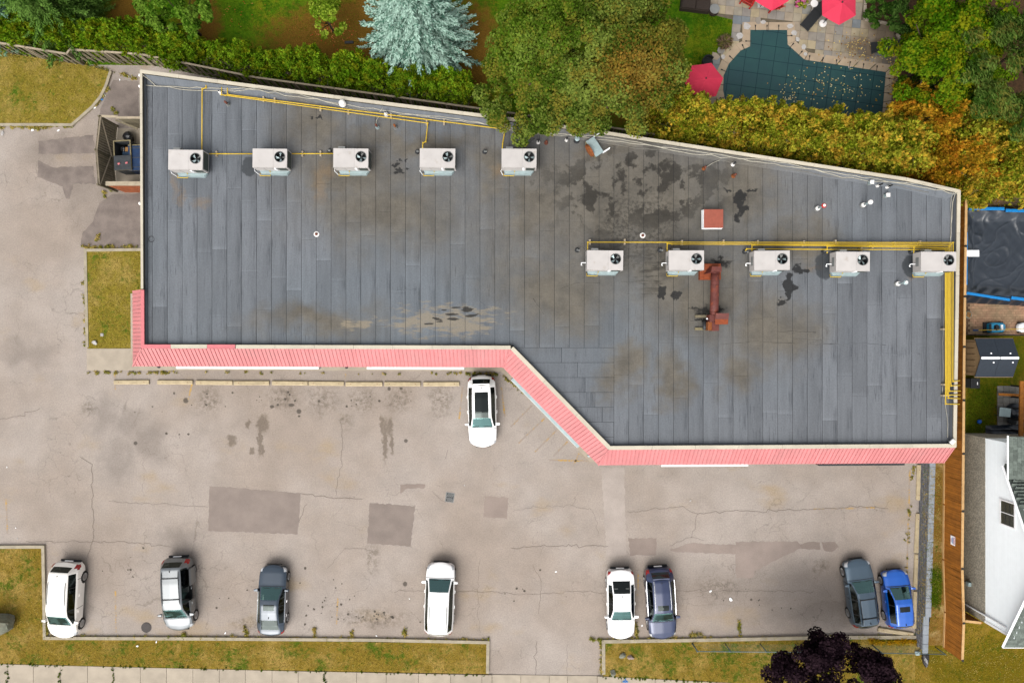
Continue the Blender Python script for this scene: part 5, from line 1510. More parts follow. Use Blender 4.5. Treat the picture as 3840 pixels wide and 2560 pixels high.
# ------------------------------------------------------------------ fences
def fence(label, pts, h, zfun, period, bw, m_board, m_rail, post_every, hidden=None, cap=True, shadowbox=False, post_cap=None, jit=.012, cap_w=.16, side=-1, kick=False):
    """vertical boards along a plan polyline"""
    a0 = pts[0]
    t = thing('wooden_fence', label, 'fence', (a0[0], a0[1], zfun(*a0)))
    off = (a0[0], a0[1], zfun(*a0))
    bm = MB().box(-bw / 2, -.011, 0, bw / 2, .011, h).mesh('board', M[m_board])
    rest = MB(off)
    rr = random.Random(5)
    k = 0
    for a, b in zip(pts[:-1], pts[1:]):
        a, b = Vector(a), Vector(b)
        d = b - a; L = d.length; d.normalize(); nr = Vector((-d.y, d.x)); ang = math.atan2(d.y, d.x)
        s = period / 2
        while s < L:
            p = a + d * s
            q = p + nr * (side * (.035 if (k % 2 == 0 or not shadowbox) else -.035))
            z = zfun(p.x, p.y)
            if hidden and hidden(p.x, p.y):
                rest.obox((q.x, q.y, z + h / 2 + .03), (bw, .022, h), ang)
            else:
                put('board', bm, t, (q.x - off[0], q.y - off[1], z - off[2] + .03 + rr.uniform(-jit, jit)), (rr.gauss(0, .006), rr.gauss(0, .004), ang))
            s += period; k += 1
        np_ = max(1, round(L / post_every))
        for j in range(np_ + 1):
            if j == np_ and b != Vector(pts[-1]): continue
            p = a + d * (L * j / np_)
            z = zfun(p.x, p.y)
            MB(off).obox((p.x, p.y, z + h / 2 + .02), (.09, .09, h + .06), ang).build('post', M[m_rail], t)
            if post_cap:
                MB(off).obox((p.x, p.y, z + h + .085), (.13, .13, .05), ang).build('post_cap', M[post_cap], t, bevel=.015)
        for j in range(np_):
            p, q = a + d * (L * j / np_ + .05), a + d * (L * (j + 1) / np_ - .05)
            zp, zq = zfun(p.x, p.y), zfun(q.x, q.y)
            for (w, z, th) in (((cap_w, h + .035, .04),) if cap else ()) + ((.05, h * .82, .09), (.05, h * .2, .09)):
                e = nr * (w / 2)
                o_ = nr * (-side * .06) if w == .05 else Vector((0, 0))
                A, B = p + o_, q + o_
                vs = [(A.x - e.x, A.y - e.y, zp + z), (B.x - e.x, B.y - e.y, zq + z), (B.x + e.x, B.y + e.y, zq + z), (A.x + e.x, A.y + e.y, zp + z)]
                vs += [(v[0], v[1], v[2] + th) for v in vs]
                MB(off).add(vs, [(0, 3, 2, 1), (4, 5, 6, 7), (0, 1, 5, 4), (1, 2, 6, 5), (2, 3, 7, 6), (3, 0, 4, 7)]).build('cap_rail' if w == cap_w else 'rail', M['cedarlite'] if (m_board == 'cedar' and w == cap_w) else M[m_rail], t)
            if kick:
                A, B = p + nr * (side * .06), q + nr * (side * .06)
                e = nr * .02
                vs = [(A.x - e.x, A.y - e.y, zp + .0), (B.x - e.x, B.y - e.y, zq + .0), (B.x + e.x, B.y + e.y, zq + .0), (A.x + e.x, A.y + e.y, zp + .0)]
                vs += [(v[0], v[1], v[2] + .16) for v in vs]
                MB(off).add(vs, [(0, 3, 2, 1), (4, 5, 6, 7), (0, 1, 5, 4), (1, 2, 6, 5), (2, 3, 7, 6), (3, 0, 4, 7)]).build('kick_board', M['cedarlite'], t)
    if rest.v:
        tag(rest.build('board_row', M[m_board], t), None, None, None, 'stuff')
    return t
flat = lambda x, y: 0.0
hid = lambda x, y: (-2 < x < 4) or x > 9.2
fence("weathered grey wooden fence between the roof and the back yards", [p for p in FENCE], 1.76, flat, .235, .15, 'oldwood', 'railwood', 2.4, hid, True, True, None, .02, .11)

# raised yard on the right, its retaining wall and stained fence
def east_z(x, y):
    t = min(1, max(0, (y + 21.0) / 4.5)); t = t * t * (3 - 2 * t)
    u = min(1, max(0, (15.5 - y) / 3.0)); u = u * u * (3 - 2 * u)
    return (.13 + .75 * t) * u
gx = np.linspace(0, 1, 14)
gy = np.linspace(-40, 16, 70)
vs, fs = [], []
for j, y in enumerate(gy):
    x0 = 26.62 if y > -6.2 else (27.2 if y > -20.3 else 26.5)
    for i, u in enumerate(gx):
        x = x0 + (70 - x0) * (u ** 1.8)
        vs.append((x, y, east_z(x, y)))
for j in range(len(gy) - 1):
    for i in range(len(gx) - 1):
        a = j * len(gx) + i
        fs.append((a, a + 1, a + 1 + len(gx), a + len(gx)))
struct('raised_yard_lawn', MB().add(vs, fs), M['lawn_east'], "patchy green and tan lawn of the raised yard on the right", smooth=True)
# dry verge between wall and fence
vg = MB()
ys = np.linspace(-6.4, -19.9, 24)
for a, b in zip(ys[:-1], ys[1:]):
    vg.add([(27.14, a, east_z(28, a) + .012), (27.14, b, east_z(28, b) + .012), (28.62, b, east_z(28, b) + .012), (28.62, a, east_z(28, a) + .012)], [(0, 1, 2, 3)])
struct('verge', vg, M['verge'], "strip of dry tan grass between the retaining wall and the wooden fence")
# retaining wall, block by block
RW = thing('retaining_wall', "grey split-face block retaining wall with pale cap stones on the right", 'retaining wall', (26.95, -6.5, 0))
rng = random.Random(3)
course = .165
wall_x = lambda y: 26.93 + (y + 6.5) * .030
y_end = W(0, 2400, 0).y
for c_ in range(5):
    bl = .42
    y = -6.35 - (bl / 2 if c_ % 2 else 0)
    yend = y_end if c_ < 4 else W(0, 2268, .7).y
    while y > yend:
        x = wall_x(y) + .045 * c_ * 0.5
        MB((26.95, -6.5, 0)).obox((x + .15 + rng.uniform(-.008, .008), y - bl / 2, course * (c_ + .5)), (.30, bl - .012, course - .010), R(-1.7)).build('block', M['block'], RW, bevel=.012)
        y -= bl
y = -6.3
while y > y_end - .2:
    up = 5 if y > W(0, 2280, .8).y else 4
    x = wall_x(y) + .02 * up
    MB((26.95, -6.5, 0)).obox((x + .19, y - .3, course * up + .04), (.36, .59, .08), R(-1.7 + rng.uniform(-.4, .4))).build('cap_stone', M['cap'], RW, bevel=.01)
    y -= .605
# stained fence along the raised yard
EF = [W2(3622, 735, 2.7), W2(3614, 1300, 2.7), W2(3611, 1700, 2.7), W2(3606, 2130, 2.68), W2(3606, 2330, 2.45), W2(3608, 2474, 2.05)]
ef = fence("amber stained wooden fence with pale cap rail on the right", EF, 1.80, lambda x, y: east_z(28.5, y), .142, .136, 'cedar', 'cedar', 3.6, None, True, False, 'black', .004, .15, -1, kick=True)
sp = W(3583, 2030, 2.2)
sg = thing('fence_sign', "small white notice with red and blue lettering on the stained fence", 'sign', (sp.x - .10, sp.y, 1.75))
SGX = 28.52
sg.location = (np.interp(sp.y, [p[1] for p in EF[::-1]], [p[0] for p in EF[::-1]]) - .085, sp.y, 1.95)
MB().box(-.006, -.29, -.21, .006, .29, .21).build('board', M['trim'], sg)
for k, (z, w, m) in enumerate([(.13, .46, 'redpaint'), (.04, .36, 'paint_b'), (-.02, .40, 'paint_b'), (-.08, .34, 'paint_b'), (-.15, .22, 'redpaint')]):
    MB().box(-.010, -w / 2, z - (.035 if k == 0 else .016), -.007, w / 2, z + (.035 if k == 0 else .016)).build('lettering', M[m], sg)
# cross fence between stained fence and house
a, b = W2(3616, 2327, 2.45), W2(3676, 2331, 2.3)
fence("short amber cross fence joining the stained fence to the house", [a, b], 1.6, lambda x, y: east_z(28.5, y), .142, .136, 'cedar', 'cedar', 2.0, None, True, False, None, .004, .15, 1)

# chain-link fence along the right front lawn
CL = thing('chain_link_fence', "low galvanised chain-link fence along the right front lawn", 'fence', (*W2(2590, 2395, .15), .11))
o = CL.location.copy()
ts = [W(2615, 2441, 1.25), W(3300, 2447, 1.25), W(3545, 2452, 1.25)]
MB(o).tube(ts, .028, 8).build('top_rail', M['steelpost'], CL, True)
npost = [W(2615, 2441, 1.25), W(2740, 2442, 1.25), W(2875, 2443, 1.25), W(3010, 2444, 1.25), W(3160, 2445, 1.25), W(3306, 2447, 1.25), W(3545, 2452, 1.25)]
for i, p in enumerate(npost):
    MB(o).tube([(p.x, p.y, .05), (p.x, p.y, 1.3)], .035 if i not in (0, 5) else .045, 8).build('post', M['steelpost'], CL, True)
p = npost[0]
MB(o).tube([(p.x - .05, p.y, .1), (p.x, p.y, 1.1)], .03, 6).build('brace', M['steelpost'], CL)
me = MB(o)
z0, z1 = .10, 1.25
x = ts[0].x
step = .16
while x < ts[-1].x - .6:
    yy = np.interp(x, [q.x for q in ts], [q.y for q in ts])
    for sgn in (1, -1):
        xa, xb = (x, x + z1 - z0) if sgn > 0 else (x + z1 - z0, x)
        ya, yb = np.interp([xa, xb], [q.x for q in ts], [q.y for q in ts])
        if max(xa, xb) <= ts[-1].x: me.tube([(xa, ya, z0), (xb, yb, z1)], .0035, 3)
    x += step
tag(me.build('wire_mesh', M['steelpost'], CL), None, None, None, 'stuff')

# ------------------------------------------------------------------ bin enclosure beside the left wall
EN = thing('bin_enclosure', "wooden bin enclosure with brick front wall beside the left side of the building", 'enclosure', (*W2(436, 560, 0), 0))
o = tuple(EN.location)
def en_pt(px, py, z=2.15): return W2(px, py, z)
NWc, Wm, SWc = en_pt(368, 434), en_pt(354, 560), en_pt(364, 690)
def boards(p, q, h, parent, z0=.06, bw=.14, per=.155, m='oldwood'):
    a, b = Vector(p), Vector(q)
    d = b - a; L = d.length; d.normalize(); ang = math.atan2(d.y, d.x)
    s = per / 2
    mesh = MB().box(-bw / 2, -.011, 0, bw / 2, .011, h).mesh('board', M[m])
    while s < L:
        c = a + d * s
        put('board', mesh, parent, (c.x - o[0], c.y - o[1], z0 + random.uniform(-.02, .02)), (0, 0, ang))
        s += per
for k, (p, q) in enumerate(((NWc, Wm), (Wm, SWc))):
    boards(p, q, 2.0, EN)
    a, b = Vector(p), Vector(q)
    d = (b - a).normalized(); nr = Vector((-d.y, d.x))
    A, B = a + nr * .05, b + nr * .05
    MB(o).tube([(A.x, A.y, 2.0), (B.x, B.y, 2.0)], .05, 4).build('top_rail', M['railwood'], EN)
    MB(o).tube([(A.x, A.y, .3), (B.x, B.y, .3)], .045, 4).build('bottom_rail', M['oldwood'], EN)
    if k == 0: MB(o).tube([(A.x, A.y, 1.95), (B.x, B.y, .35)], .045, 4).build('brace', M['railwood'], EN)
    else: MB(o).tube([(B.x, B.y, 1.9), (A.x, A.y, .5)], .045, 4).build('brace', M['railwood'], EN)
    MB(o).obox((a.x, a.y, 1.05), (.11, .11, 2.15)).build('post', M['oldwood'], EN)
c = Vector(SWc)
MB(o).obox((c.x, c.y, 1.05), (.11, .11, 2.15)).build('post', M['oldwood'], EN)
# north side boards and rail
N1 = (-22.25, W(0, 442, 2.15).y)
N0 = (NWc[0] + 1.1, NWc[1] - .12)
boards(N0, N1, 2.0, EN)
MB(o).obox(((N0[0] + N1[0]) / 2, N1[1] + .02, 2.12), (N1[0] - N0[0], .14, .05)).build('cap_rail', M['railwood'], EN)
a, b = Vector(NWc), Vector(N0)
MB(o).obox(((a.x + b.x) / 2, a.y + .02, 1.95), (1.2, .14, .05), R(-3)).build('loose_rail', M['railwood'], EN)
MB(o).obox(((a.x + b.x) / 2 + .7, a.y - .25, 1.2), (1.5, .12, .05), R(-22)).build('loose_board', M['oldwood'], EN)
# brick south wall, brick by brick on the visible outer face
yS = W(0, 688, 2.1).y
xa, xb = -25.5, -22.2
MB(o).box(xa, yS - .08, 0, xb, yS + .09, 2.02).build('wall_core', M['mortar'], EN)
MB(o).box(xa - .05, yS - .13, 2.02, xb, yS + .13, 2.09).build('wall_cap', M['railwood'], EN)
bk = MB().box(-.118, -.02, -.042, .118, .02, .042).mesh('brick', M['brick'])
r_ = 0; z = .06
while z < 1.98:
    x = xa + .125 + (.125 if r_ % 2 else 0)
    while x < xb - .1:
        put('brick', bk, EN, (x - o[0], yS - .098 + random.uniform(-.004, .004) - o[1], z))
        x += .25
    z += .096; r_ += 1
MB(o).sheet([(xa - .8, yS + .1), (xb, yS + .1), (xb, N1[1]), (xa - .8, N1[1])], .006).build('slab', M['conc'], EN)
def dumpster(label, px, py, w, l, h, rz, m, lid_half, parentless=True):
    p = W(px, py, h)
    t = thing('dumpster', label, 'dumpster', (p.x, p.y, .01), rz)
    hw, hl = w / 2, l / 2
    for (x0, y0, x1, y1) in ((-hw, -hl, -hw + .04, hl), (hw - .04, -hl, hw, hl), (-hw + .04, -hl, hw - .04, -hl + .04), (-hw + .04, hl - .04, hw - .04, hl)):
        MB().box(x0, y0, .12, x1, y1, h).build('side_wall', m, t)
    MB().box(-hw + .04, -hl + .04, .12, hw - .04, hl - .04, .16).build('floor', m, t)
    MB().ribbon([(-hw, -hl), (hw, -hl), (hw, hl), (-hw, hl)], .07, h, h + .05, True).build('rim', M['steelw'], t)
    for sx in (-1, 1):
        for sy in (-1, 1):
            MB().cyl((sx * (hw - .12), sy * (hl - .15), 0), .07, .13, 12).build('caster', M['rubber'], t)
    lid = MB().box(-hw - .02, -hl - .03, h + .055, hw + .02, lid_half, h + .09).build('lid', M['bin'] if m != M['bluebin'] else m, t, bevel=.01)
    for k in range(3):
        yy = -hl + .15 + k * (lid_half + hl - .2) / 2.2
        MB().box(-hw + .05, yy, h + .092, hw - .05, yy + .05, h + .11).build('lid_rib', M['bin'], lid)
    return t, h
d1, h1 = dumpster("grey dumpster with its lid half open, full of rubbish", 461, 583, 1.05, 1.85, 1.35, R(3), M['bin'], -.02)
for (dx, dy, sx, sy, sz, m, nm) in ((.1, .5, .55, .32, .2, 'card', 'cardboard'), (.25, .15, .2, .5, .2, 'card', 'cardboard'), (-.02, .22, .5, .3, .22, 'denim', 'cloth_bundle'), (-.2, .55, .3, .3, .3, 'bag', 'rubbish_bag')):
    q = Matrix.Translation(d1.location) @ Matrix.Rotation(R(3), 4, 'Z') @ Vector((dx, dy, .85))
    t = MB().obox((0, 0, 0), (sx, sy, sz), R(random.uniform(-25, 25)), R(10), R(-8)).build(nm, M[m], None, loc=q, bevel=.05)
    tag(t, {'cardboard': "brown cardboard in the open dumpster" + (" along its right side" if dy < .3 else " at its back"), 'cloth_bundle': "blue-grey cloth bundle in the open dumpster", 'rubbish_bag': "black bag inside the open dumpster"}[nm], 'rubbish')
for k, (dx, dy) in enumerate(((-.22, -.55), (.28, -.52))):
    q = Matrix.Translation(d1.location) @ Matrix.Rotation(R(3), 4, 'Z') @ Vector((dx, dy, 1.47))
    tag(MB().obox((0, 0, 0), (.16, .11, .05), R(20)).build('red_rag', M['pinkcop'], None, loc=q, bevel=.02), ("left" if k == 0 else "right") + " small pale red rag on the dumpster lid", 'rag')
dumpster("dark blue dumpster wedged against the building wall", 511, 592, .9, 1.6, 1.2, R(1), M['bluebin'], .75)
def blob_mesh(name, r, seed, m, squash=(1, 1, 1), n=2, rough=.25):
    import bmesh
    bm = bmesh.new()
    bmesh.ops.create_icosphere(bm, subdivisions=n, radius=1)
    rr = np.random.RandomState(seed)
    k = rr.normal(0, 1, (6, 3)); ph = rr.uniform(0, 6, 6)
    for v in bm.verts:
        f = 1 + rough * sum(math.sin(1.7 * (k[i] @ np.array(v.co)) + ph[i]) for i in range(6)) / 3
        v.co = Vector((v.co.x * squash[0], v.co.y * squash[1], v.co.z * squash[2])) * (f * r)
    me = bpy.data.meshes.new(name); bm.to_mesh(me); bm.free()
    me.materials.append(m)
    return me
tag(put('rubbish_bag', blob_mesh('rubbish_bag', .36, 3, M['bag'], (1, 1, .8)), None, (*W2(478, 512, .4), .27)), "black rubbish bag on the ground behind the dumpster", 'bag')

# ------------------------------------------------------------------ rocks, litter on lawns
def unit3(a): return Vector(a).normalized()
def rock(label, px, py, r, seed, m, sq, z=.1, rz=0, n=2, rough=.3):
    me = blob_mesh('boulder', r, seed, M[m], sq, n, rough)
    rq = np.random.RandomState(seed)
    for q in range(9):                      # knock flat facets off
        d = unit3(rq.normal(size=3)); lim = r * min(sq) * rq.uniform(.62, .95)
        for v in me.vertices:
            k = v.co.dot(d) - lim
            if k > 0: v.co -= d * k
    tag(put('boulder', me, None, (*W2(px, py, z + r * sq[2] * .4), z + r * sq[2] * .45), (0, 0, rz)), label, 'rock')
rock("large grey-green boulder on the lawn at the lower left edge", 2, 2338, 1.45, 5, 'rock', (.85, 1.25, .65), rz=R(35), n=3)
rock("white angular stone at the bottom of the left grass patch", 357, 1282, .2, 8, 'rocklite', (1.1, 1.0, .6), rz=.6)
rock("grey stone of the pair on the right front lawn", 2338, 2456, .26, 9, 'rock', (1.1, .8, .6), rz=.7)
rock("pinkish stone of the pair on the right front lawn", 2366, 2464, .27, 10, 'rockpink', (.85, 1.15, .6), rz=.3)
rock("round striped stone where lawn meets sidewalk by the driveway", 2302, 2524, .26, 12, 'rock', (1, .95, .7), rz=.2)
tag(MB().box(-.1, -.1, 0, .1, .1, .05).build('valve_box', M['rocklite'], None, loc=(*W2(383, 1255, .12), .112), bevel=.02), "small pale square cover in the left grass patch", 'cover')
tag(put('rubbish_bag', blob_mesh('rubbish_bag', .3, 33, M['bag'], (.7, 1.7, .55), 2, .35), None, (*W2(3472, 2470, .25), .22), (0, 0, R(5))), "black rubbish bag on the lawn near the end of the chain-link fence", 'bag')
tag(put('plastic_bag', blob_mesh('plastic_bag', .14, 34, M['galv'], (1.4, 1, .5), 2, .45), None, (*W2(3442, 2450, .25), .2)), "crumpled pale plastic bag by the chain-link fence", 'bag')
lr = random.Random(9)
litter = [(10, 500, .16), (123, 487, .14), (220, 490, .1), (393, 357, .1), (381, 375, .1), (450, 300, .08), (483, 288, .08), (355, 405, .12), (66, 2018, .06), (60, 1978, .05), (520, 2417, .1), (845, 2372, .09), (1742, 1819, .06), (2407, 2344, .09), (2740, 2245, .14), (2665, 2215, .1), (2588, 1877, .1), (2085, 2142, .09), (27, 1751, .06), (1535, 2243, .05), (1610, 2385, .06), (1412, 2382, .06), (590, 2402, .07)]
for i, (x, y, s) in enumerate(litter):
    me = blob_mesh('litter', s, 50 + i, M['trim'] if i % 4 else M['bluerail' if i == 4 else 'rocklite'], (1, .6, .25), 1, .4)
    where = "by the top left kerb" if y < 600 else ("by the lower left corner" if x < 100 else ("on the asphalt" if y < 2360 else "along the bottom kerb"))
    tag(put('litter', me, None, (*W2(x, y), .03 if y < 2395 and not (x < 300 and y < 470) else .13), (0, 0, lr.uniform(0, 3))), f"scrap of pale litter {where}", 'litter', f"litter {where}")

# ------------------------------------------------------------------ neighbour's pool terrace (top right)
POOL = [W2(*p) for p in [(2816, 118), (2947, 118.5), (2949, 171), (3014, 229), (3317, 275), (3302, 440), (3288, 520), (2760, 440), (2722, 380), (2714, 339), (2716, 286), (2735, 243), (2778, 195), (2815, 178)]]
pc_out = offset(POOL, .58)
TERR = [W2(*p) for p in [(2560, -140), (3250, -140), (3242, 78), (3349, 94), (3375, 170), (3352, 245), (3385, 350), (3380, 470), (3300, 540), (2700, 450), (2620, 400), (2640, 240), (2690, 205), (2745, 140), (2747, 75), (2567, 30)]]
PT = thing('pool_terrace', "stone paved terrace around the neighbour's covered pool", None, (0, 0, 0)); PT["kind"] = "structure"
MB().sheet(TERR, .012).build('joint_bed', mat('joint_bed', C(120, 110, 92), 1.0, var=.2), PT)
t = NT('terrace_stone')
r = t.objrand()
c = t.mix(t.ramp(r, .25, .6), C(186, 170, 148), C(164, 158, 150))
c = t.mix(t.ramp(r, .66, .8), c, C(198, 182, 148))
c = t.mix(t.ramp(r, .86, .95), c, C(140, 148, 154))
c = t.gain(c, t.ramp(t.noise(2.0, 5.0), .3, .7, .86, 1.1))
dirt = t.any([t.blob(*b, t.math('MULTIPLY_ADD', t.noise(1.2, 5.0), 1.8, -.9), .6, .8) for b in spots([(3330, 130, 90, 70), (3240, 180, 70, 40), (3350, 200, 60, 90), (3350, 400, 60, 120)])])
c = t.mix(dirt, c, C(122, 102, 76))
t.col(c); t.rough(.9); t.bump(t.noise(20, 3), .2, .01)
M['terrace'] = t.m
ca, sa = math.cos(R(-6)), math.sin(R(-6))
ps = .56
prng = random.Random(21)
for i in range(-4, 34):
    for j in range(-4, 26):
        u, v = i * ps + 9.5, j * ps + 13.0
        sx = ps if prng.random() > .25 else ps
        q = [(u + .008, v + .008), (u + ps - .008, v + .008), (u + ps - .008, v + ps - .008), (u + .008, v + ps - .008)]
        q = [(p[0] * ca - p[1] * sa - 1.0, p[0] * sa + p[1] * ca + 1.6) for p in q]
        cx, cy = sum(p[0] for p in q) / 4, sum(p[1] for p in q) / 4
        if cy > 23.6 or not inside((cx, cy), TERR) or inside((cx, cy), pc_out): continue
        MB().prism(q, 0, .034 + prng.uniform(-.004, .004)).build('paver', M['terrace'], PT)
# coping stones round the pool
M['poolcoping'] = mat('pool_coping', C(206, 184, 156), .85, var=.1, vs=2, obj=.06)
npool = len(POOL)
for i in range(npool):
    a, b, c, d = Vector(POOL[i]), Vector(POOL[(i + 1) % npool]), Vector(pc_out[(i + 1) % npool]), Vector(pc_out[i])
    k = max(1, round((b - a).length / 1.1))
    for j in range(k):
        e = .008 / max(.2, (b - a).length / k)
        f0, f1 = j / k + e, (j + 1) / k - e
        q = [a.lerp(b, f0), a.lerp(b, f1), d.lerp(c, f1), d.lerp(c, f0)]
        MB().prism([(p.x, p.y) for p in q], 0, .05).build('coping_stone', M['poolcoping'], PT)
for i, (x, y, s) in enumerate([(2798, 100, .28), (2842, 80, .3), (2862, 84, .2), (2962, 100, .22), (2978, 125, .24), (2772, 135, .26), (2990, 150, .2), (3012, 178, .2), (2710, 215, .16), (2700, 190, .3), (2680, 215, .34), (3018, 205, .14), (3183, 253, .1)]):
    p = W2(x, y)
    n_ = 6
    q = [(p[0] + s * prng.uniform(.6, 1.1) * math.cos(2 * math.pi * k / n_), p[1] + s * prng.uniform(.6, 1.1) * math.sin(2 * math.pi * k / n_)) for k in range(n_)]
    MB().prism(q, .01, .058 + .001 * i).build('flagstone', M['rocklite' if s < .29 else 'terrace'], PT)
# cover with webbing and anchor straps
PCV = thing('pool_cover', "dark teal winter cover stretched over the neighbour's pool, dotted with leaves", 'pool cover', (*W2(3000, 300), .05))
o = tuple(PCV.location)
MB(o).sheet(offset(POOL, .06), .062).build('sheet', M['poolcover'], PCV)
M['web'] = mat('webbing', C(10, 58, 66), .8)
cb, sb = math.cos(R(-8)), math.sin(R(-8))
for k in range(-8, 9):
    for ax in (0, 1):
        c0 = W(3000, 300, 0)
        if ax == 0: l = [(k * .95, -6), (k * .95, 6)]
        else: l = [(-8, k * .95), (8, k * .95)]
        l = [(c0.x + p[0] * cb - p[1] * sb, c0.y + p[0] * sb + p[1] * cb) for p in l]
        inp = [Vector(l[0]).lerp(Vector(l[1]), f / 240) for f in range(241)]
        runs, cur = [], []
        for p in inp:
            if inside((p.x, p.y), POOL): cur.append(p)
            elif cur: runs.append(cur); cur = []
        for rn in runs:
            if len(rn) > 3: MB(o).ribbon([tuple(rn[0]), tuple(rn[-1])], .035, .064, .067).build('webbing', M['web'], PCV)
for i in range(npool):
    if i in (5, 6, 7): continue
    a, b = Vector(POOL[i]), Vector(POOL[(i + 1) % npool])
    d = (b - a); L = d.length; d.normalize(); nr = Vector((-d.y, d.x))
    k = max(1, round(L / .92))
    for j in range(k):
        p = a + d * (L * (j + .35) / k)
        MB(o).ribbon([tuple(p - nr * .05), tuple(p + nr * .30)], .035, .068, .074).build('strap', M['black'], PCV)
        q = p + nr * .33
        MB(o).obox((q.x, q.y, .075), (.07, .12, .03), math.atan2(nr.y, nr.x) + math.pi / 2).build('anchor', M['black'], PCV)

def umbrella(label, px, py, rz, r=1.22, z=2.45):
    p = W(px, py, z)
    t = thing('umbrella', label, 'umbrella', (p.x, p.y, .03), rz)
    mesh = MB()
    for k in range(6):
        a0, a1 = k * math.pi / 3, (k + 1) * math.pi / 3
        m = MB()
        N = 4
        pts = []
        for f in range(N + 1):
            rr_ = .05 + (r - .05) * f / N
            zz_ = z + .05 - .42 * (f / N) ** 1.15
            mid = (math.cos((a0 + a1) / 2) * rr_ * .865, math.sin((a0 + a1) / 2) * rr_ * .865, zz_ - .03 * f / N)
            pts += [(math.cos(a0) * rr_, math.sin(a0) * rr_, zz_), mid, (math.cos(a1) * rr_, math.sin(a1) * rr_, zz_)]
        fs = []
        for f in range(N):
            b_ = f * 3
            fs += [(b_, b_ + 3, b_ + 4, b_ + 1), (b_ + 1, b_ + 4, b_ + 5, b_ + 2)]
        m.add(pts, fs).build('canopy_panel', M['umbrella'], t)
        MB().tube([(0, 0, z + .0), (math.cos(a0) * r, math.sin(a0) * r, z - .385)], .012, 5).build('rib', M['white'], t)
    MB().cyl((0, 0, .0), .022, z + .12, 8).build('pole', M['dark'], t)
    MB().lathe((0, 0, z + .06), [(.05, 0), (.05, .05), (.02, .1)], 10).build('finial', M['dark'], t)
    return t
umbrella("pink-red garden umbrella partly under the big maple, left of the pool", 2646, 296, R(8))
umbrella("pink-red garden umbrella above the black lounger at the top edge", 3156, 12, R(30))
umbrella("pink-red garden umbrella cut by the top edge, over a red chair", 2902, -42, R(30))
for (x, y, lab) in [(3087, 88, "white round parasol stand beside the black lounger"), (2853, 17, "pale square parasol stand beside the red chair")]:
    p = W(x, y, .1)
    t = thing('parasol_stand', lab, 'parasol stand', (p.x, p.y, .035))
    if x > 3000: MB().lathe((0, 0, 0), [(.24, 0), (.24, .05), (.08, .09)], 22).build('weight', M['white'], t)
    else: MB().box(-.21, -.21, 0, .21, .21, .07).build('weight', M['rocklite'], t, bevel=.02)
    MB().tube([(0, 0, .06), (.12, .13, .42)], .025, 8).build('stem', M['dark'], t)
def adirondack(label, px, py, rz):
    p = W(px, py, .4)
    t = thing('garden_chair', label, 'chair', (p.x, p.y, .035), rz)
    for k in range(5):
        MB().obox((-.26 + k * .13, .38, .62), (.115, .03, .78), 0, R(-24)).build('back_slat', M['redpaint'], t)
    for k in range(5):
        MB().obox((0, -.28 + k * .125, .36 - k * .018), (.58, .11, .025)).build('seat_slat', M['redpaint'], t)
    for s in (-1, 1):
        MB().obox((s * .36, 0, .56), (.14, .72, .03)).build('arm', M['redpaint'], t)
        MB().box(s * .36 - .04, -.32, 0, s * .36 + .04, -.24, .55).build('leg', M['redpaint'], t)
        MB().box(s * .36 - .04, .22, 0, s * .36 + .04, .30, .55).build('leg', M['redpaint'], t)
    return t
adirondack("red garden chair at the top edge left of the middle umbrella", 2806, 0, R(152))
adirondack("red garden chair half under the umbrella at the top edge", 2905, 18, R(200))
def lounger(label, px, py, rz, L=1.9):
    p = W(px, py, .35)
    t = thing('sun_lounger', label, 'lounger', (p.x, p.y, .035), rz)
    MB().ribbon([(-L / 2, -.32), (L / 2, -.32), (L / 2, .32), (-L / 2, .32)], .05, .28, .33, True).build('frame', M['dark'], t)
    MB().obox((-.25, 0, .35), (L * .72, .60, .05)).build('seat_mat', M['cushion'], t, bevel=.02)
    MB().obox((L * .34, 0, .45), (L * .32, .60, .05), 0, 0, R(-26)).build('backrest', M['cushion'], t, bevel=.02)
    for sx in (-1, 1):
        for sy in (-1, 1):
            MB().box(sx * L * .42 - .025, sy * .29 - .025, 0, sx * L * .42 + .025, sy * .29 + .025, .3).build('leg', M['dark'], t)
    return t
lounger("black sun lounger set aslant beside the pink umbrella", 3052, 62, R(50))
lounger("black sun lounger poking out from under the bright green tree", 3320, 176, R(4), 1.8)
t = thing('side_table', "small white round side table at the top edge", 'table', (*W2(3053, 14, .5), .035))
MB().cyl((0, 0, .46), .24, .03, 24).build('top', M['white'], t)
for k in range(3):
    an = k * 2.1 + .6
    MB().tube([(.08 * math.cos(an), .08 * math.sin(an), .46), (.26 * math.cos(an), .26 * math.sin(an), 0)], .018, 6).build('leg', M['white'], t)
t = thing('wicker_sofa', "dark brown wicker storage sofa at the top edge beside the maple", 'sofa', (*W2(2612, 8, .6), .035), R(-7))
MB().box(-.95, -.45, 0, .95, .45, .42).build('base', M['wicker'], t, bevel=.03)
for k in range(2):
    MB().box(-.92 + k * .92, -.42, .42, -.02 + k * .92, .3, .56).build('cushion', M['wicker'], t, bevel=.04)
MB().box(-.95, .3, .42, .95, .45, .8).build('backrest', M['wicker'], t, bevel=.03)
t = thing('barrel_table', "round grey-topped wicker barrel table beside the brown sofa", 'table', (*W2(2678, 38, .4), .035))
MB().lathe((0, 0, 0), [(.26, 0), (.34, .2), (.34, .3), (.30, .5)], 24).build('barrel', M['wicker'], t, True)
MB().cyl((0, 0, .5), .32, .035, 24).build('top', M['grey'], t)
t = thing('garden_chair', "black garden chair half hidden under the left pink umbrella", 'chair', (*W2(2652, 236, .4), .035), R(30))
MB().lathe((0, 0, .38), [(.36, 0), (.36, .05), (.3, .06)], 20).build('seat', M['cushion'], t)
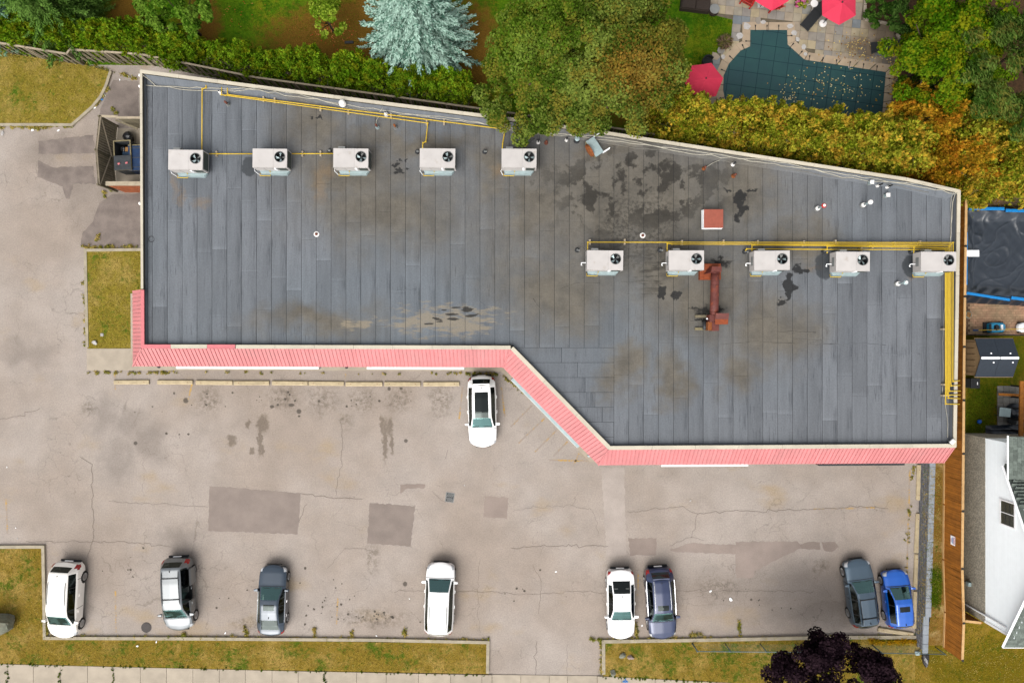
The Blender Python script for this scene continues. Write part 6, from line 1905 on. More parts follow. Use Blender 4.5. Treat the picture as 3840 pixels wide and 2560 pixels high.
MB().ribbon([(.36 * math.cos(a), .36 * math.sin(a)) for a in [k * math.pi / 10 for k in range(11)]], .05, .4, .75).build('backrest', M['cushion'], t)
for k in range(4):
    an = k * math.pi / 2 + .78
    MB().tube([(.25 * math.cos(an), .25 * math.sin(an), 0), (.22 * math.cos(an), .22 * math.sin(an), .4)], .02, 6).build('leg', M['dark'], t)
t = thing('garden_tub', "green garden tub under the maple left of the pink umbrella", 'tub', (*W2(2540, 282, .3), .01))
MB().lathe((0, 0, 0), [(.2, 0), (.26, .35), (.28, .37), (.24, .36), (.18, .04)], 18).build('tub', mat('green_plastic', C(20, 120, 84), .5), t)
MB().tube([(-.26, 0, .36), (-.2, 0, .5), (.2, 0, .5), (.26, 0, .36)], .02, 6).build('handle', M['dark'], t)
# planting bed with stone edging at the right of the terrace
ed = thing('bed_edging', "pale stone edging of the planting bed beside the terrace", 'edging', (*W2(3241, 40), 0))
pp = [W2(3243, -140), W2(3241, 76), W2(3349, 95), W2(3372, 150)]
o = tuple(ed.location)
for a, b in zip(pp[:-1], pp[1:]):
    k = max(1, round(math.dist(a, b) / .45))
    for j in range(k):
        p, q = Vector(a).lerp(Vector(b), j / k), Vector(a).lerp(Vector(b), (j + .95) / k)
        MB(o).ribbon([tuple(p), tuple(q)], .17, 0, .15 + prng.uniform(-.01, .01)).build('edging_stone', M['conc'], ed, bevel=.02)
struct('planting_bed', MB().sheet([W2(*p) for p in [(3246, -140), (3246, 74), (3350, 93), (3372, 150), (3360, 250), (3395, 350), (3390, 520), (3900, 520), (3900, -140)]], .05), M['mulch'], "dark mulch bed under the trees right of the terrace")

# ------------------------------------------------------------------ raised yard: pool, toys, shed, patio, house
EZ = .88
YP = thing('yard_paving', "tan brick paving around the black covered pool", None, (0, 0, 0)); YP["kind"] = "structure"
MB().sheet([W2(3560, 690, EZ), W2(3960, 690, EZ), W2(3960, 1256, EZ), W2(3560, 1256, EZ)], EZ + .03).build('joint_bed', M['mortar'], YP)
M['yardbrick'] = mat('yard_paver', C(176, 150, 118), .9, var=.12, vs=3, obj=.12, col2=C(206, 160, 128), c2s=.35, c2=(.45, .6))
bw_, bh_ = .235, .165
for (px0, px1, py0, py1) in ((3628, 3850, 1112, 1254), (3690, 3850, 705, 790), (3600, 3650, 740, 800)):
    a, b = W2(px0, py1, EZ), W2(px1, py0, EZ)
    y = a[1]; r_ = 0
    while y < b[1]:
        x = a[0] + (bw_ / 2 if r_ % 2 else 0)
        while x < b[0]:
            MB().box(x + .006, y + .006, EZ + .02, x + bw_ - .006, y + bh_ - .006, EZ + .062 + prng.uniform(-.004, .004)).build('paver', M['yardbrick'], YP)
            x += bw_
        y += bh_; r_ += 1
# above-ground pool
def rect_pt(px, py, z): return W(px, py, z)
pz = EZ + 1.05
x0 = W(3626, 900, pz).x; x1 = x0 + 6.0
yt, yb_ = W(3640, 783, pz).y, W(3640, 1104, pz).y
BP = thing('frame_pool', "black covered above-ground pool with bright blue rails in the right-hand yard", 'pool', (x0 + 3, (yt + yb_) / 2, EZ))
o = tuple(BP.location)
MB(o).ribbon([(x0, yb_), (x1, yb_ - .3), (x1, yt - .1), (x0, yt)], .06, EZ, pz - .05, True).build('wall', M['bluerail'], BP)
# draped tarp: a sagging sheet over the water, edge up on the rim, skirt hanging outside
gxn, gyn = 150, 110
vv, ff = [], []
nzr = np.random.RandomState(4)
kk = nzr.normal(0, 1, (10, 2)) * 2.2; pp_ = nzr.uniform(0, 6.3, 10)
for j in range(gyn):
    for i in range(gxn):
        u = -.03 + 1.06 * i / (gxn - 1); w = -.085 + 1.15 * j / (gyn - 1)
        x = x0 + u * (x1 - x0)
        yb2 = yb_ - .3 * u; yt2 = yt - .1 * u
        y = yb2 + w * (yt2 - yb2)
        e = min(u, 1 - u) * (x1 - x0); f = min(w, 1 - w) * (yt2 - yb2)
        ins = min(e, f)
        wr = sum(math.sin(kk[q] @ np.array((x, y)) + pp_[q]) for q in range(10)) / 10
        if ins < 0: z = pz - .02 + ins * 1.7 + .10 * math.sin(x * 9 + y * 2) * min(1, -ins * 4)
        else:
            s_ = min(1, ins / .75); s_ = s_ * s_ * (3 - 2 * s_)
            z = pz - .40 * s_ + .09 * wr * (.4 + s_) + (.035 * (1 - abs(math.sin(1.9 * x + 1.1 * y + 5 * wr))) ** 3 + .045 * (1 - abs(math.sin(1.3 * y - 2.3 * x + 6 * wr + 2 * math.sin(x)))) ** 4 + .012 * math.sin(9 * x + 4 * wr) * math.sin(8 * y)) * s_ + (.05 * math.sin(x * 7 + 3 * math.sin(y * 3)) * (1 - s_) * min(1, ins * 6))
        vv.append((x, y, max(z, EZ + .08)))
for j in range(gyn - 1):
    for i in range(gxn - 1):
        a = j * gxn + i
        ff.append((a, a + 1, a + 1 + gxn, a + gxn))
MB(o).add(vv, ff).build('tarp', M['tarp2'], BP, True)
def rail(p, q, w=.16):
    MB(o).obox(((p[0] + q[0]) / 2, (p[1] + q[1]) / 2, pz + .06), (math.dist(p, q), w, .09), math.atan2(q[1] - p[1], q[0] - p[0])).build('blue_rail', M['bluerail'], BP, bevel=.03)
zr = pz + .06
rail(W2(3633, 782, zr), W2(3766, 783, zr), .2); rail(W2(3771, 789, zr), W2(3900, 792, zr), .2)
rail(W2(3623, 1098, zr), W2(3787, 1124, zr), .17); rail(W2(3792, 1116, zr), W2(3905, 1130, zr), .2)
rail(W2(3623, 870, zr), W2(3622, 1068, zr), .17)
tag(MB().box(-.42, -.2, 0, .42, .2, .04).build('white_board', M['trim'], None, loc=(*W2(3646, 950, pz + .12), pz + .11), bevel=.01), "white plank lying across the left rim of the black pool", 'board')
# toys
def toycar(label, px, py, rz, m):
    p = W(px, py, EZ + .3)
    t = thing('toy_car', label, 'toy car', (p.x, p.y, EZ + .05), rz)
    prof = []
    vs, fs = [], []
    N = 18
    for i, (x, w, zt) in enumerate(((-.55, .2, .3), (-.5, .29, .38), (-.25, .33, .42), (.1, .32, .36), (.35, .30, .36), (.52, .22, .3), (.58, .12, .22))):
        for (y, z) in ((-w, .1), (-w, zt - .08), (-w * .7, zt), (w * .7, zt), (w, zt - .08), (w, .1)):
            vs.append((x, y, z))
    for i in range(6):
        for j in range(5):
            a = i * 6 + j
            fs.append((a, a + 6, a + 7, a + 1))
    fs += [(0, 1, 2, 3, 4, 5), (41, 40, 39, 38, 37, 36)]
    MB().add(vs, fs).build('body', m, t, True, bevel=.02)
    MB().lathe((-.12, 0, .385), [(.2, 0), (.19, .04), (.15, .05)], 16).build('cockpit', M['black'], t)
    MB().obox((-.25, 0, .5), (.08, .3, .2)).build('seat', M['black'], t, bevel=.02)
    MB().obox((.22, 0, .40), (.16, .34, .05), 0, 0, R(20)).build('windscreen', M['trim'], t)
    MB().obox((-.52, 0, .42), (.12, .5, .03)).build('spoiler', M['black'], t)
    for sx in (-.36, .36):
        for sy in (-1, 1):
            MB().cyl((sx, sy * .3 - .05, .12), .12, -.1, 14, axis='Y').build('wheel', M['rubber'], t)
toycar("bright blue ride-on toy car on the brick paving", 3738, 1228, R(2), mat('toy_blue', C(40, 176, 226), .4, coat=.5))
toycar("white ride-on toy car cut by the right edge", 3850, 1228, R(180), M['trim'])
p = W(3706, 1228, EZ + .2)
tag(MB().box(-.28, -.34, 0, .28, .34, .09).build('floor_mat', M['cushion'], None, loc=(p.x, p.y, EZ + .07), bevel=.02), "dark rubber mat behind the blue toy car", 'mat')
pk = thing('skimmer_pole', "long yellow pool skimmer pole with blue head lying by the toy cars", 'pole', (*W2(3740, 1238, EZ + .6), EZ + .6))
a, b = W(3668, 1238, EZ + .62), W(3900, 1231, EZ + .62)
MB(tuple(pk.location)).tube([a, b], .02, 8).build('pole', M['yellow'], pk)
MB(tuple(pk.location)).obox((a.x - .15, a.y, a.z - .01), (.36, .12, .05)).build('head', M['bluebin'], pk)
nf = thing('low_railing', "thin black railing between the paving and the shed", 'railing', (*W2(3700, 1256, EZ), EZ))
o = tuple(nf.location)
for z in (.25, .55, .9):
    a, b = W(3624, 1256, EZ), W(3900, 1258, EZ)
    MB(o).tube([(a.x, a.y, EZ + z), (b.x, b.y, EZ + z)], .025, 6).build('rail', M['black'], nf)
for k in range(5):
    x = W(3640 + k * 62, 1256, EZ).x
    MB(o).box(x - .03, a.y - .03, EZ, x + .03, a.y + .03, EZ + .95).build('post', M['black'], nf)
t = thing('plant_pot', "small rusty plant pot by the fence below the black pool", 'pot', (*W2(3627, 1180, EZ + .3), EZ + .06))
MB().lathe((0, 0, 0), [(.14, 0), (.22, .3), (.24, .34), (.2, .33)], 16).build('pot', M['rock'], t)
MB().add([(.2 * math.cos(k) * (k % 3 + 1) / 3, .2 * math.sin(k) * (k % 3 + 1) / 3, .36 + .1 * (k % 2)) for k in range(18)], [(i, i + 1, i + 2) for i in range(16)]).build('dry_plant', M['card'], t)
# shed
sx0, sx1 = W(3656, 0, 2.8).x, W(3799, 0, 2.8).x
sy1, sy0 = W(0, 1269, 2.8).y, W(0, 1413, 2.8).y
SH = thing('garden_shed', "small garden shed with black gable roof and white ridge cap", 'shed', ((sx0 + sx1) / 2, (sy0 + sy1) / 2, EZ))
o = tuple(SH.location)
MB(o).box(sx0 + .08, sy0 + .08, EZ, sx1 - .08, sy1 - .08, 2.76).build('wall', M['shedwall'], SH)
ym = (sy0 + sy1) / 2
for gx_ in (sx0 + .08, sx1 - .08):
    MB(o).add([(gx_, sy0 + .08, 2.76), (gx_, sy1 - .08, 2.76), (gx_, ym, 3.24)], [(0, 2, 1)]).build('gable', M['shedwall'], SH)
for k in range(6):
    yy = sy0 + .25 + k * (sy1 - sy0 - .5) / 5
    MB(o).box(sx0 + .05, yy - .02, EZ + .1, sx0 + .079, yy + .02, 2.7).build('batten', M['shedwall'], SH)
for sgn, ya in ((1, sy1), (-1, sy0)):
    for h_ in range(2):
        xa, xb = (sx0 + (sx1 - sx0) * h_ / 2 + .006, sx0 + (sx1 - sx0) * (h_ + 1) / 2 - .006)
        MB(o).add([(xa, ya, 2.76), (xb, ya, 2.76), (xb, ym, 3.28), (xa, ym, 3.28), (xa, ya, 2.80), (xb, ya, 2.80), (xb, ym, 3.32), (xa, ym, 3.32)], [(0, 3, 2, 1), (4, 5, 6, 7), (0, 1, 5, 4), (1, 2, 6, 5), (2, 3, 7, 6), (3, 0, 4, 7)]).build('roof_panel', M['shedroof'], SH)
        xc = xa + (.45 if sgn < 0 else .3) + .15
        yc = ym + sgn * .28
        MB(o).cyl((xc + .25, yc, 3.2), .045, .04, 12).build('vent_cap', M['trim'], SH)
    MB(o).box(sx0 - .01, ya - .03, 2.74, sx1 + .01, ya + .03, 2.77).build('edge_trim', M['shedwall'], SH)
for h_ in range(2):
    xa, xb = (sx0 + (sx1 - sx0) * h_ / 2 + .03, sx0 + (sx1 - sx0) * (h_ + 1) / 2 - .03)
    MB(o).box(xa, ym - .075, 3.30, xb, ym + .075, 3.36).build('ridge_cap', M['trim'], SH, bevel=.02)
t = thing('storage_box', "small dark storage box beside the shed", 'box', (*W2(3657, 1437, EZ + .6), EZ))
MB().box(-.27, -.3, 0, .27, .3, .55).build('bin', M['bin'], t, bevel=.03)
MB().box(-.29, -.32, .55, .29, .32, .63).build('lid', M['cushion'], t, bevel=.02)
MB().box(.1, -.09, .63, .13, .09, .66).build('handle', M['trim'], t)
t = put('ball', blob_mesh('ball', .14, 1, mat('ball_blue', C(20, 96, 200), .4), (1, 1, 1), 3, 0), None, (*W2(3671, 1580, EZ + .1), EZ + .14))
tag(t, "small bright blue ball on the patchy lawn", 'ball')
# patio beyond the shed
PA = thing('patio', "grey flagstone patio at the right edge below the shed", None, (0, 0, 0)); PA["kind"] = "structure"
a, b = W2(3738, 1600, EZ), W2(3900, 1448, EZ)
MB().box(a[0], a[1], EZ, b[0], b[1], EZ + .03).build('joint_bed', M['mortar'], PA)
M['patio'] = mat('patio_stone', C(134, 132, 126), .9, var=.12, vs=3, obj=.16)
y = a[1]
while y < b[1] - .2:
    x = a[0]
    while x < b[0] - .2:
        MB().box(x + .008, y + .008, EZ + .02, x + .37, y + .37, EZ + .06 + prng.uniform(-.004, .004)).build('flagstone', M['patio'], PA)
        x += .38
    y += .38
PG = thing('pergola', "amber timber pergola beams at the right edge over the patio", 'pergola', (*W2(3830, 1540, 2.2), EZ))
o = tuple(PG.location)
zp = EZ + 1.35
a, b = W(3833, 1428, zp), W(3827, 1640, zp)
MB(o).obox(((a.x + b.x) / 2, (a.y + b.y) / 2, zp), (.26, a.y - b.y, .1), R(-1)).build('beam', M['cedar'], PG)
for k in range(5):
    f = (k + .5) / 5
    MB(o).obox((a.x + .06, a.y + (b.y - a.y) * f, zp - .5), (.1, .1, 1.0)).build('post', M['black'], PG)
    MB(o).obox((a.x + .30, a.y + (b.y - a.y) * f, zp + .06), (.5, .09, .06)).build('rafter', M['cedar'], PG)
a = W(3785, 1480, EZ + .5)
MB(o).obox((a.x, a.y, EZ + .45), (1.3, .17, .07), R(-3)).build('bench_board', M['cedar'], PG)
t = thing('patio_table', "pale glass-topped table on the patio", 'table', (*W2(3768, 1545, EZ + .5), EZ + .06), R(-6))
MB().box(-.36, -.28, .44, .36, .28, .47).build('top', M['galv'], t)
for sx in (-1, 1):
    for sy in (-1, 1):
        MB().box(sx * .32 - .02, sy * .24 - .02, 0, sx * .32 + .02, sy * .24 + .02, .44).build('leg', M['dark'], t)
t = thing('covered_furniture', "black covered patio furniture against the pergola beam", 'furniture', (*W2(3808, 1540, EZ + .4), EZ + .06))
put('cover', blob_mesh('cover', .55, 61, M['tarp'], (.8, 1.1, .7), 3, .3), t, (0, 0, .3))
put('cushion', blob_mesh('cushion', .3, 62, M['cushion'], (1, 1, .5), 2, .2), t, (-.1, -.6, .2))
# crumpled dark tarp
vv, ff = [], []
for j in range(14):
    for i in range(40):
        x = i / 39; y = j / 13
        p = W(3694 + 130 * x, 1594 + 46 * y - 6 * x * (1 - y) + 12 * x * y, EZ)
        ed_ = min(1, min(y, 1 - y) * 5) * min(1, x * 9)
        vv.append((p.x, p.y, EZ + .03 + ed_ * (.30 + .09 * math.sin(y * 21 + 2.2 * math.sin(x * 4)) + .05 * math.sin(x * 13 + y * 9))))
for j in range(13):
    for i in range(39):
        a = j * 40 + i
        ff.append((a, a + 40, a + 41, a + 1))
tag(MB().add(vv, ff).build('ground_tarp', M['tarp'], None, True), "crumpled blue-black tarp lying beside the white house", 'tarp')

# ------------------------------------------------------------------ white house at the right edge
HX = 29.12
HN, HS = -5.95, -17.25
HO = thing('white_house', "white sided house with pebble-dash base and grey shingle roof at the right edge", 'house', (HX + 4, (HN + HS) / 2, .4))
o = tuple(HO.location)
MB(o).box(HX - .03, HS - .03, .0, HX + 9, HN + .03, 3.0).build('base_wall', M['pebble'], HO)
PEAK, EV = (-12.6, 7.75), 5.0
sl = (PEAK[1] - EV) / (PEAK[0] - (HS - .65))
zrake = lambda y: PEAK[1] - abs(y - PEAK[0]) * sl
gab = [(HS, 3.0), (HS, zrake(HS) - .05), (PEAK[0], PEAK[1] - .05), (-8.0, zrake(-8.0) - .05), (HN, 5.45), (HN, 3.0)]
MB(o).add([(HX, y, z) for y, z in gab] + [(HX + 9, y, z) for y, z in gab], [(0, 1, 2, 3, 4, 5)[::-1], (6, 7, 8, 9, 10, 11)] + [(i, (i + 1) % 6, (i + 1) % 6 + 6, i + 6) for i in range(6)]).build('siding_wall', M['siding'], HO)
z = 3.05
k = 0
while z < 7.4:                                   # lap siding, one course at a time
    y0_, y1_ = HS, HN
    if z > 5.0:
        dy = (PEAK[1] - .1 - z) / sl
        y0_, y1_ = max(HS, PEAK[0] - dy), (min(HN, PEAK[0] + dy) if z > 5.4 else HN)
    if y1_ - y0_ > .2:
        MB(o).add([(HX - .022, y0_, z), (HX - .022, y1_, z), (HX - .002, y1_, z + .2), (HX - .002, y0_, z + .2), (HX, y1_, z), (HX, y0_, z)], [(0, 3, 2, 1), (0, 1, 4, 5)]).build('siding_board', M['siding'], HO)
    z += .2
# window
wz0, wz1, wy = 4.4, 5.5, -10.1
wf = thing_part('window', HO, (HX - .03 - o[0], wy - o[1], (wz0 + wz1) / 2 - o[2]))
hh, ww = (wz1 - wz0) / 2, .68
for (ya, yb3, za, zb3) in ((-ww - .07, ww + .07, hh, hh + .08), (-ww - .07, ww + .07, -hh - .08, -hh), (-ww - .07, -ww, -hh, hh), (ww, ww + .07, -hh, hh)):
    MB().box(-.05, ya, za, .01, yb3, zb3).build('frame', M['trim'], wf)
MB().box(.0, -ww, -hh, .012, ww, hh).build('blind', M['grey'], wf)
for s in (-1, 1):
    MB().box(-.02, min(s * .02, s * ww), -hh, -.012, max(s * .02, s * ww), hh).build('pane', M['pane'], wf)
    for q in (-.33, .33):
        MB().box(-.03, s * .02 if s > 0 else -ww, q * hh - .012, -.022, ww if s > 0 else -.02, q * hh + .012).build('glazing_bar', M['dark'], wf)
MB().box(-.04, -.02, -hh, -.005, .02, hh).build('mullion', M['trim'], wf)
MB(o).tube([(HX - .07, HS + .45, .75), (HX - .07, HS + .45, 4.9)], .05, 8).build('downspout', M['trim'], HO)
MB(o).box(HX - .05, HS - .02, 3.0, HX - .005, HS + .12, zrake(HS) - .1).build('corner_trim', M['trim'], HO)
MB(o).box(HX - .22, W(0, 2187, 1.6).y - .13, 1.5, HX - .035, W(0, 2187, 1.6).y + .13, 1.8).build('meter_box', M['galv'], HO, bevel=.02)
MB(o).tube([(HX - .06, W(0, 2187, 1.6).y, 1.5), (HX - .06, W(0, 2187, 1.6).y, .9)], .03, 6).build('conduit', M['dark'], HO)
# roofs with shingles laid in courses
M['shingle'] = mat('shingle', C(120, 130, 122), .95, var=.18, vs=7, obj=.26)
def roof_plane(p0, du, dv, lu, lv, nm):
    """p0 eave corner, du along the eave, dv up the slope"""
    du, dv = Vector(du).normalized(), Vector(dv).normalized()
    nr = du.cross(dv)
    if nr.z < 0: nr = -nr
    P0 = Vector(p0)
    c = [P0, P0 + du * lu, P0 + du * lu + dv * lv, P0 + dv * lv]
    MB(o).add(c + [q - nr * .08 for q in c], [(0, 1, 2, 3), (7, 6, 5, 4), (0, 4, 5, 1), (1, 5, 6, 2), (2, 6, 7, 3), (3, 7, 4, 0)]).build(nm, M['shingle'], HO)
    m = Matrix((du, dv, nr)).transposed().to_4x4()
    sm = MB().add([(0, 0, .002), (.29, 0, .002), (.29, .2, .002), (0, .2, .002), (0, 0, .022), (.29, 0, .022), (.29, .2, .006), (0, .2, .006)], [(4, 5, 6, 7), (0, 1, 5, 4), (1, 2, 6, 5), (3, 0, 4, 7)]).mesh('shingle', M['shingle'])
    v, r2 = 0, 0
    while v < min(lv, 2.6):
        u = -.15 if r2 % 2 else 0
        while u < min(lu, 2.0):
            if u >= 0 and u + .29 <= lu:
                q = P0 + du * u + dv * v - Vector(o)
                ob = put('shingle', sm, HO, q); ob.rotation_euler = m.to_euler()
            u += .3
        v += .2; r2 += 1
hx0_ = HX - .30
roof_plane((hx0_, HS - .65, EV), (1, 0, 0), (0, PEAK[0] - HS + .65, PEAK[1] - EV), 9.5, math.hypot(PEAK[0] - HS + .65, PEAK[1] - EV), 'main_roof')
roof_plane((hx0_, -7.3, zrake(-7.3)), (1, 0, 0), (0, PEAK[0] + 7.3, PEAK[1] - zrake(-7.3)), 9.5, math.hypot(PEAK[0] + 7.3, PEAK[1] - zrake(-7.3)), 'main_roof')
roof_plane((HX - .36, -5.5, 5.5), (0, -1, 0), (1, 0, .42), 2.45, 3.2, 'wing_roof')
for (ya, za, yb3, zb3) in ((HS - .65, EV, *PEAK), (-7.3, zrake(-7.3), *PEAK)):
    MB(o).tube([(hx0_ - .02, ya, za - .06), (hx0_ - .02, yb3, zb3 - .06)], .075, 4).build('rake_board', M['trim'], HO)
MB(o).tube([(hx0_ - .03, HS - .67, EV - .05), (HX + 3, HS - .67, EV - .05)], .06, 6).build('gutter', M['trim'], HO)
MB(o).tube([(HX - .40, -5.45, 5.46), (HX - .40, -7.98, 5.46)], .05, 6).build('gutter', M['trim'], HO)

# ------------------------------------------------------------------ vegetation
def leaves_mesh(name, P, Nn, T, ln, wd, m, fold=.12):
    """one rhombic leaf per row: P base-centre, Nn normal, T long axis"""
    P = np.asarray(P, np.float32); n = len(P)
    Nn = Nn / np.maximum(np.linalg.norm(Nn, axis=1, keepdims=True), 1e-6)
    T = T - Nn * (T * Nn).sum(1, keepdims=True)
    T = T / np.maximum(np.linalg.norm(T, axis=1, keepdims=True), 1e-6)
    B = np.cross(Nn, T)
    ln = np.broadcast_to(np.asarray(ln, np.float32), (n,))[:, None]; wd = np.broadcast_to(np.asarray(wd, np.float32), (n,))[:, None]
    v = np.empty((n, 4, 3), np.float32)
    v[:, 0] = P - T * ln * .5
    v[:, 1] = P + B * wd * .5 + Nn * ln * fold
    v[:, 2] = P + T * ln * .5
    v[:, 3] = P - B * wd * .5 + Nn * ln * fold
    me = bpy.data.meshes.new(name)
    me.vertices.add(n * 4); me.vertices.foreach_set("co", v.reshape(-1))
    me.loops.add(n * 4); me.loops.foreach_set("vertex_index", np.arange(n * 4, dtype=np.int32))
    me.polygons.add(n); me.polygons.foreach_set("loop_start", np.arange(0, n * 4, 4, dtype=np.int32))
    me.materials.append(m)
    me.update(calc_edges=True)
    return me
def unit(a): return a / np.maximum(np.linalg.norm(a, axis=1, keepdims=True), 1e-6)
def broad_crown(seed, radii, nclump, per, cr, leaf, base_cut=-.35, lump=.18):
    """leaf clumps spread over a lumpy ellipsoid; centre at origin"""
    r = np.random.RandomState(seed)
    P, N = [], []
    # boughs first, then leaf clumps on each bough, then leaves in each clump
    nb = max(7, nclump // 5)
    d = unit(r.normal(size=(nb * 8, 3)))
    d = d[d[:, 2] > base_cut]
    pick = [d[0]]
    for q in d[1:]:
        if len(pick) < nb and min(np.linalg.norm(q - p) for p in pick) > 1.35 / math.sqrt(nb): pick.append(q)
    kx = r.normal(size=(5, 3)) * 2.2; ph = r.uniform(0, 6.3, 5)
    per_b = max(3, nclump // len(pick))
    for q in pick:
        f = (1 + lump * sum(math.sin(kx[i] @ q + ph[i]) for i in range(5)) / 2.2) * r.uniform(.78, 1.0)
        br = cr * r.uniform(1.1, 1.9)
        bc = q * np.array(radii) * f * .84
        for _ in range(per_b):
            e = unit(r.normal(size=(1, 3)) + q * .9 + np.array([[0, 0, .5]]))[0]
            c = bc + e * br * r.uniform(.5, 1.0) * np.array([1, 1, .75])
            rr = cr * r.uniform(.4, .85)
            k = int(per * (rr / cr) ** 2 * 1.5)
            dd = unit(r.normal(size=(k, 3)))
            rad = rr * r.uniform(.4, 1.0, (k, 1)) ** .6
            P.append(c + dd * rad * np.array([1, 1, .6])); N.append(dd * .6 + np.array([0, 0, .8]) + e * .4 + r.normal(0, .45, (k, 3)))
    P = np.concatenate(P); N = np.concatenate(N)
    T = r.normal(size=P.shape)
    ln = leaf * r.uniform(.45, 1.3, len(P))
    return P, N, T, ln, ln * r.uniform(.6, .85, len(P))
def tree(name, label, cat, base, crown_c, data, m, trunk_r, group=None, limbs=7, seed=1, bark='bark', lean=True):
    """trunk from base to the crown centre with limbs reaching out, crown as one leaf mesh"""
    t = thing(name, label, cat, base, 0, group)
    P, N, T, ln, wd = data
    rel = Vector(crown_c) - Vector(base)
    put('crown', leaves_mesh('crown', P + np.array(rel), N, T, ln, wd, m), t)
    r = random.Random(seed)
    mb = MB()
    tops = rel * .92
    pts = [Vector((0, 0, -.1)), Vector((rel.x * .12, rel.y * .12, rel.z * .3)), Vector((rel.x * .5, rel.y * .5, rel.z * .62)), tops]
    mb.tube(pts, trunk_r, 10, trunk_r * .35)
    ext = np.abs(P).max(0)
    for k in range(limbs):
        an = 2 * math.pi * k / limbs + r.uniform(-.3, .3)
        st = pts[1].lerp(pts[3], r.uniform(.3, .8))
        en = rel + Vector((math.cos(an) * ext[0] * .72, math.sin(an) * ext[1] * .72, r.uniform(-.1, .45) * ext[2]))
        mid = st.lerp(en, .5) + Vector((0, 0, .25))
        mb.tube([st, mid, en], trunk_r * .42, 6, trunk_r * .1)
    mb.build('trunk', M[bark], t, True)
    return t

MAPLE = leaf_mat('maple_leaves', [C(50, 70, 18), C(86, 106, 34), C(126, 142, 62), C(126, 120, 46)], .55, .28, lift=1.6,
                 extra=[(*W2(2390, 300, 6.5), 1.4, 1.3, C(170, 118, 54), .42), (*W2(2290, 310, 6.5), 1.1, .8, C(160, 116, 44), .35), (*W2(2480, 160, 6.5), 1.6, 1.1, C(150, 126, 44), .2), (*W2(1960, 100, 7), 2.6, 3.0, C(92, 132, 20), .35)])
cc = W(2215, 180, 6.6)
tree('maple_tree', "large spreading maple with greens turning orange, overhanging the roof", 'tree', (cc.x + .2, cc.y + .8, 0), (cc.x, cc.y, 6.2), broad_crown(3, (5.5, 4.4, 2.0), 460, 430, .85, .15, -.35, .08), MAPLE, .38, seed=3, limbs=10)
cl = W(1990, 380, 5.6)
tree('maple_tree', "smaller green maple leaning over the roof parapet beside the large one", 'tree', (cl.x + .3, cl.y + 2.6, 0), (cl.x + .35, cl.y + .55, 5.3), broad_crown(5, (2.9, 2.0, 1.0), 80, 480, .72, .15, -.5), MAPLE, .16, seed=4)
SPB = leaf_mat('blue_spruce_needles', [C(80, 122, 104), C(132, 172, 152), C(182, 214, 198)], .8, .5, trans=.15, lift=1.5)
SPG = leaf_mat('green_spruce_needles', [C(44, 74, 24), C(78, 110, 40), C(110, 146, 66)], .8, .5, trans=.15)
SPM = leaf_mat('bluish_green_needles', [C(58, 92, 66), C(92, 132, 98), C(136, 176, 146)], .8, .5, trans=.15)
def conifer(seed, h, Rr, z0=.5, whorl=.36, nb=9, droop=.16, needle=.25, prof=.75):
    r = np.random.RandomState(seed)
    P, T, N, ln, wd = [], [], [], [], []
    limbs = []
    z = z0
    while z < h - .15:
        L0 = Rr * (1 - (z - z0) / (h - z0)) ** prof + .12
        for b in range(nb):
            an = 2 * math.pi * (b + r.uniform(-.5, .5)) / nb + z * 1.9
            L = L0 * r.uniform(.62, 1.06)
            d = np.array([math.cos(an), math.sin(an), 0])
            limbs.append((z, d, L))
            n = max(3, int(L / .13))
            for i in range(n):
                f = (i + .6) / n
                if f < .22: continue
                c = d * (L * f) + np.array([0, 0, z - droop * L * f ** 1.5 + .08 * L * f ** 4])
                for sgn in (-1, 1):
                    sp = .9 - .5 * f
                    dirv = unit((d * (.55 + .4 * f) + sgn * sp * np.array([-d[1], d[0], 0]) + np.array([0, 0, r.uniform(-.15, .12)]))[None])[0]
                    sl = (.20 + .42 * (1 - f)) * min(1, L / 1.2) * r.uniform(.6, 1.3)
                    m_ = 2 if sl < .2 else (3 if sl < .36 else 4)
                    for q in range(m_):
                        g = (q + .55) / m_
                        P.append(c + dirv * sl * g + r.normal(0, .018, 3)); T.append(dirv + r.normal(0, .28, 3)); N.append(np.array([0, 0, 1]) + r.normal(0, .32, 3))
                        ln.append(needle * r.uniform(.7, 1.2)); wd.append(needle * .30 * r.uniform(.8, 1.3))
                P.append(c + d * .05); T.append(d + r.normal(0, .15, 3)); N.append(np.array([0, 0, 1]) + r.normal(0, .25, 3)); ln.append(needle * 1.1); wd.append(needle * .36)
        z += whorl * r.uniform(.8, 1.15)
    return (np.array(P), np.array(N), np.array(T), np.array(ln), np.array(wd)), limbs
def spruce(label, base_px, h, Rr, m, seed, **kw):
    b = W2(*base_px)
    t = thing('spruce_tree', label, 'tree', (b[0], b[1], 0))
    data, limbs = conifer(seed, h, Rr, **kw)
    put('crown', leaves_mesh('crown', *data, m), t)
    mb = MB().tube([(0, 0, -.1), (0, 0, h * .5), (0, 0, h)], .2, 8, .03)
    for (z, d, L) in limbs[::2]:
        mb.tube([(0, 0, z), (d[0] * L * .5, d[1] * L * .5, z - .05 * L), (d[0] * L * .9, d[1] * L * .9, z - .12 * L)], .035, 4, .01)
    mb.build('trunk', M['bark'], t)
spruce("large pale blue spruce behind the fence at the top", (1585, 168), 9.5, 3.95, SPB, 2, nb=15, whorl=.30, needle=.22)
spruce("bluish green spruce in the top left corner", (40, 96), 6.5, 2.7, SPM, 4, nb=13, needle=.2)
spruce("dark green spruce right of the bluish one in the top left", (290, 90), 8.5, 3.3, SPG, 5, nb=14, needle=.21)
GL = leaf_mat('yard_tree_leaves', [C(50, 84, 16), C(84, 124, 30), C(124, 158, 56)], .9, .3)
c = W(655, 32, 3.4)
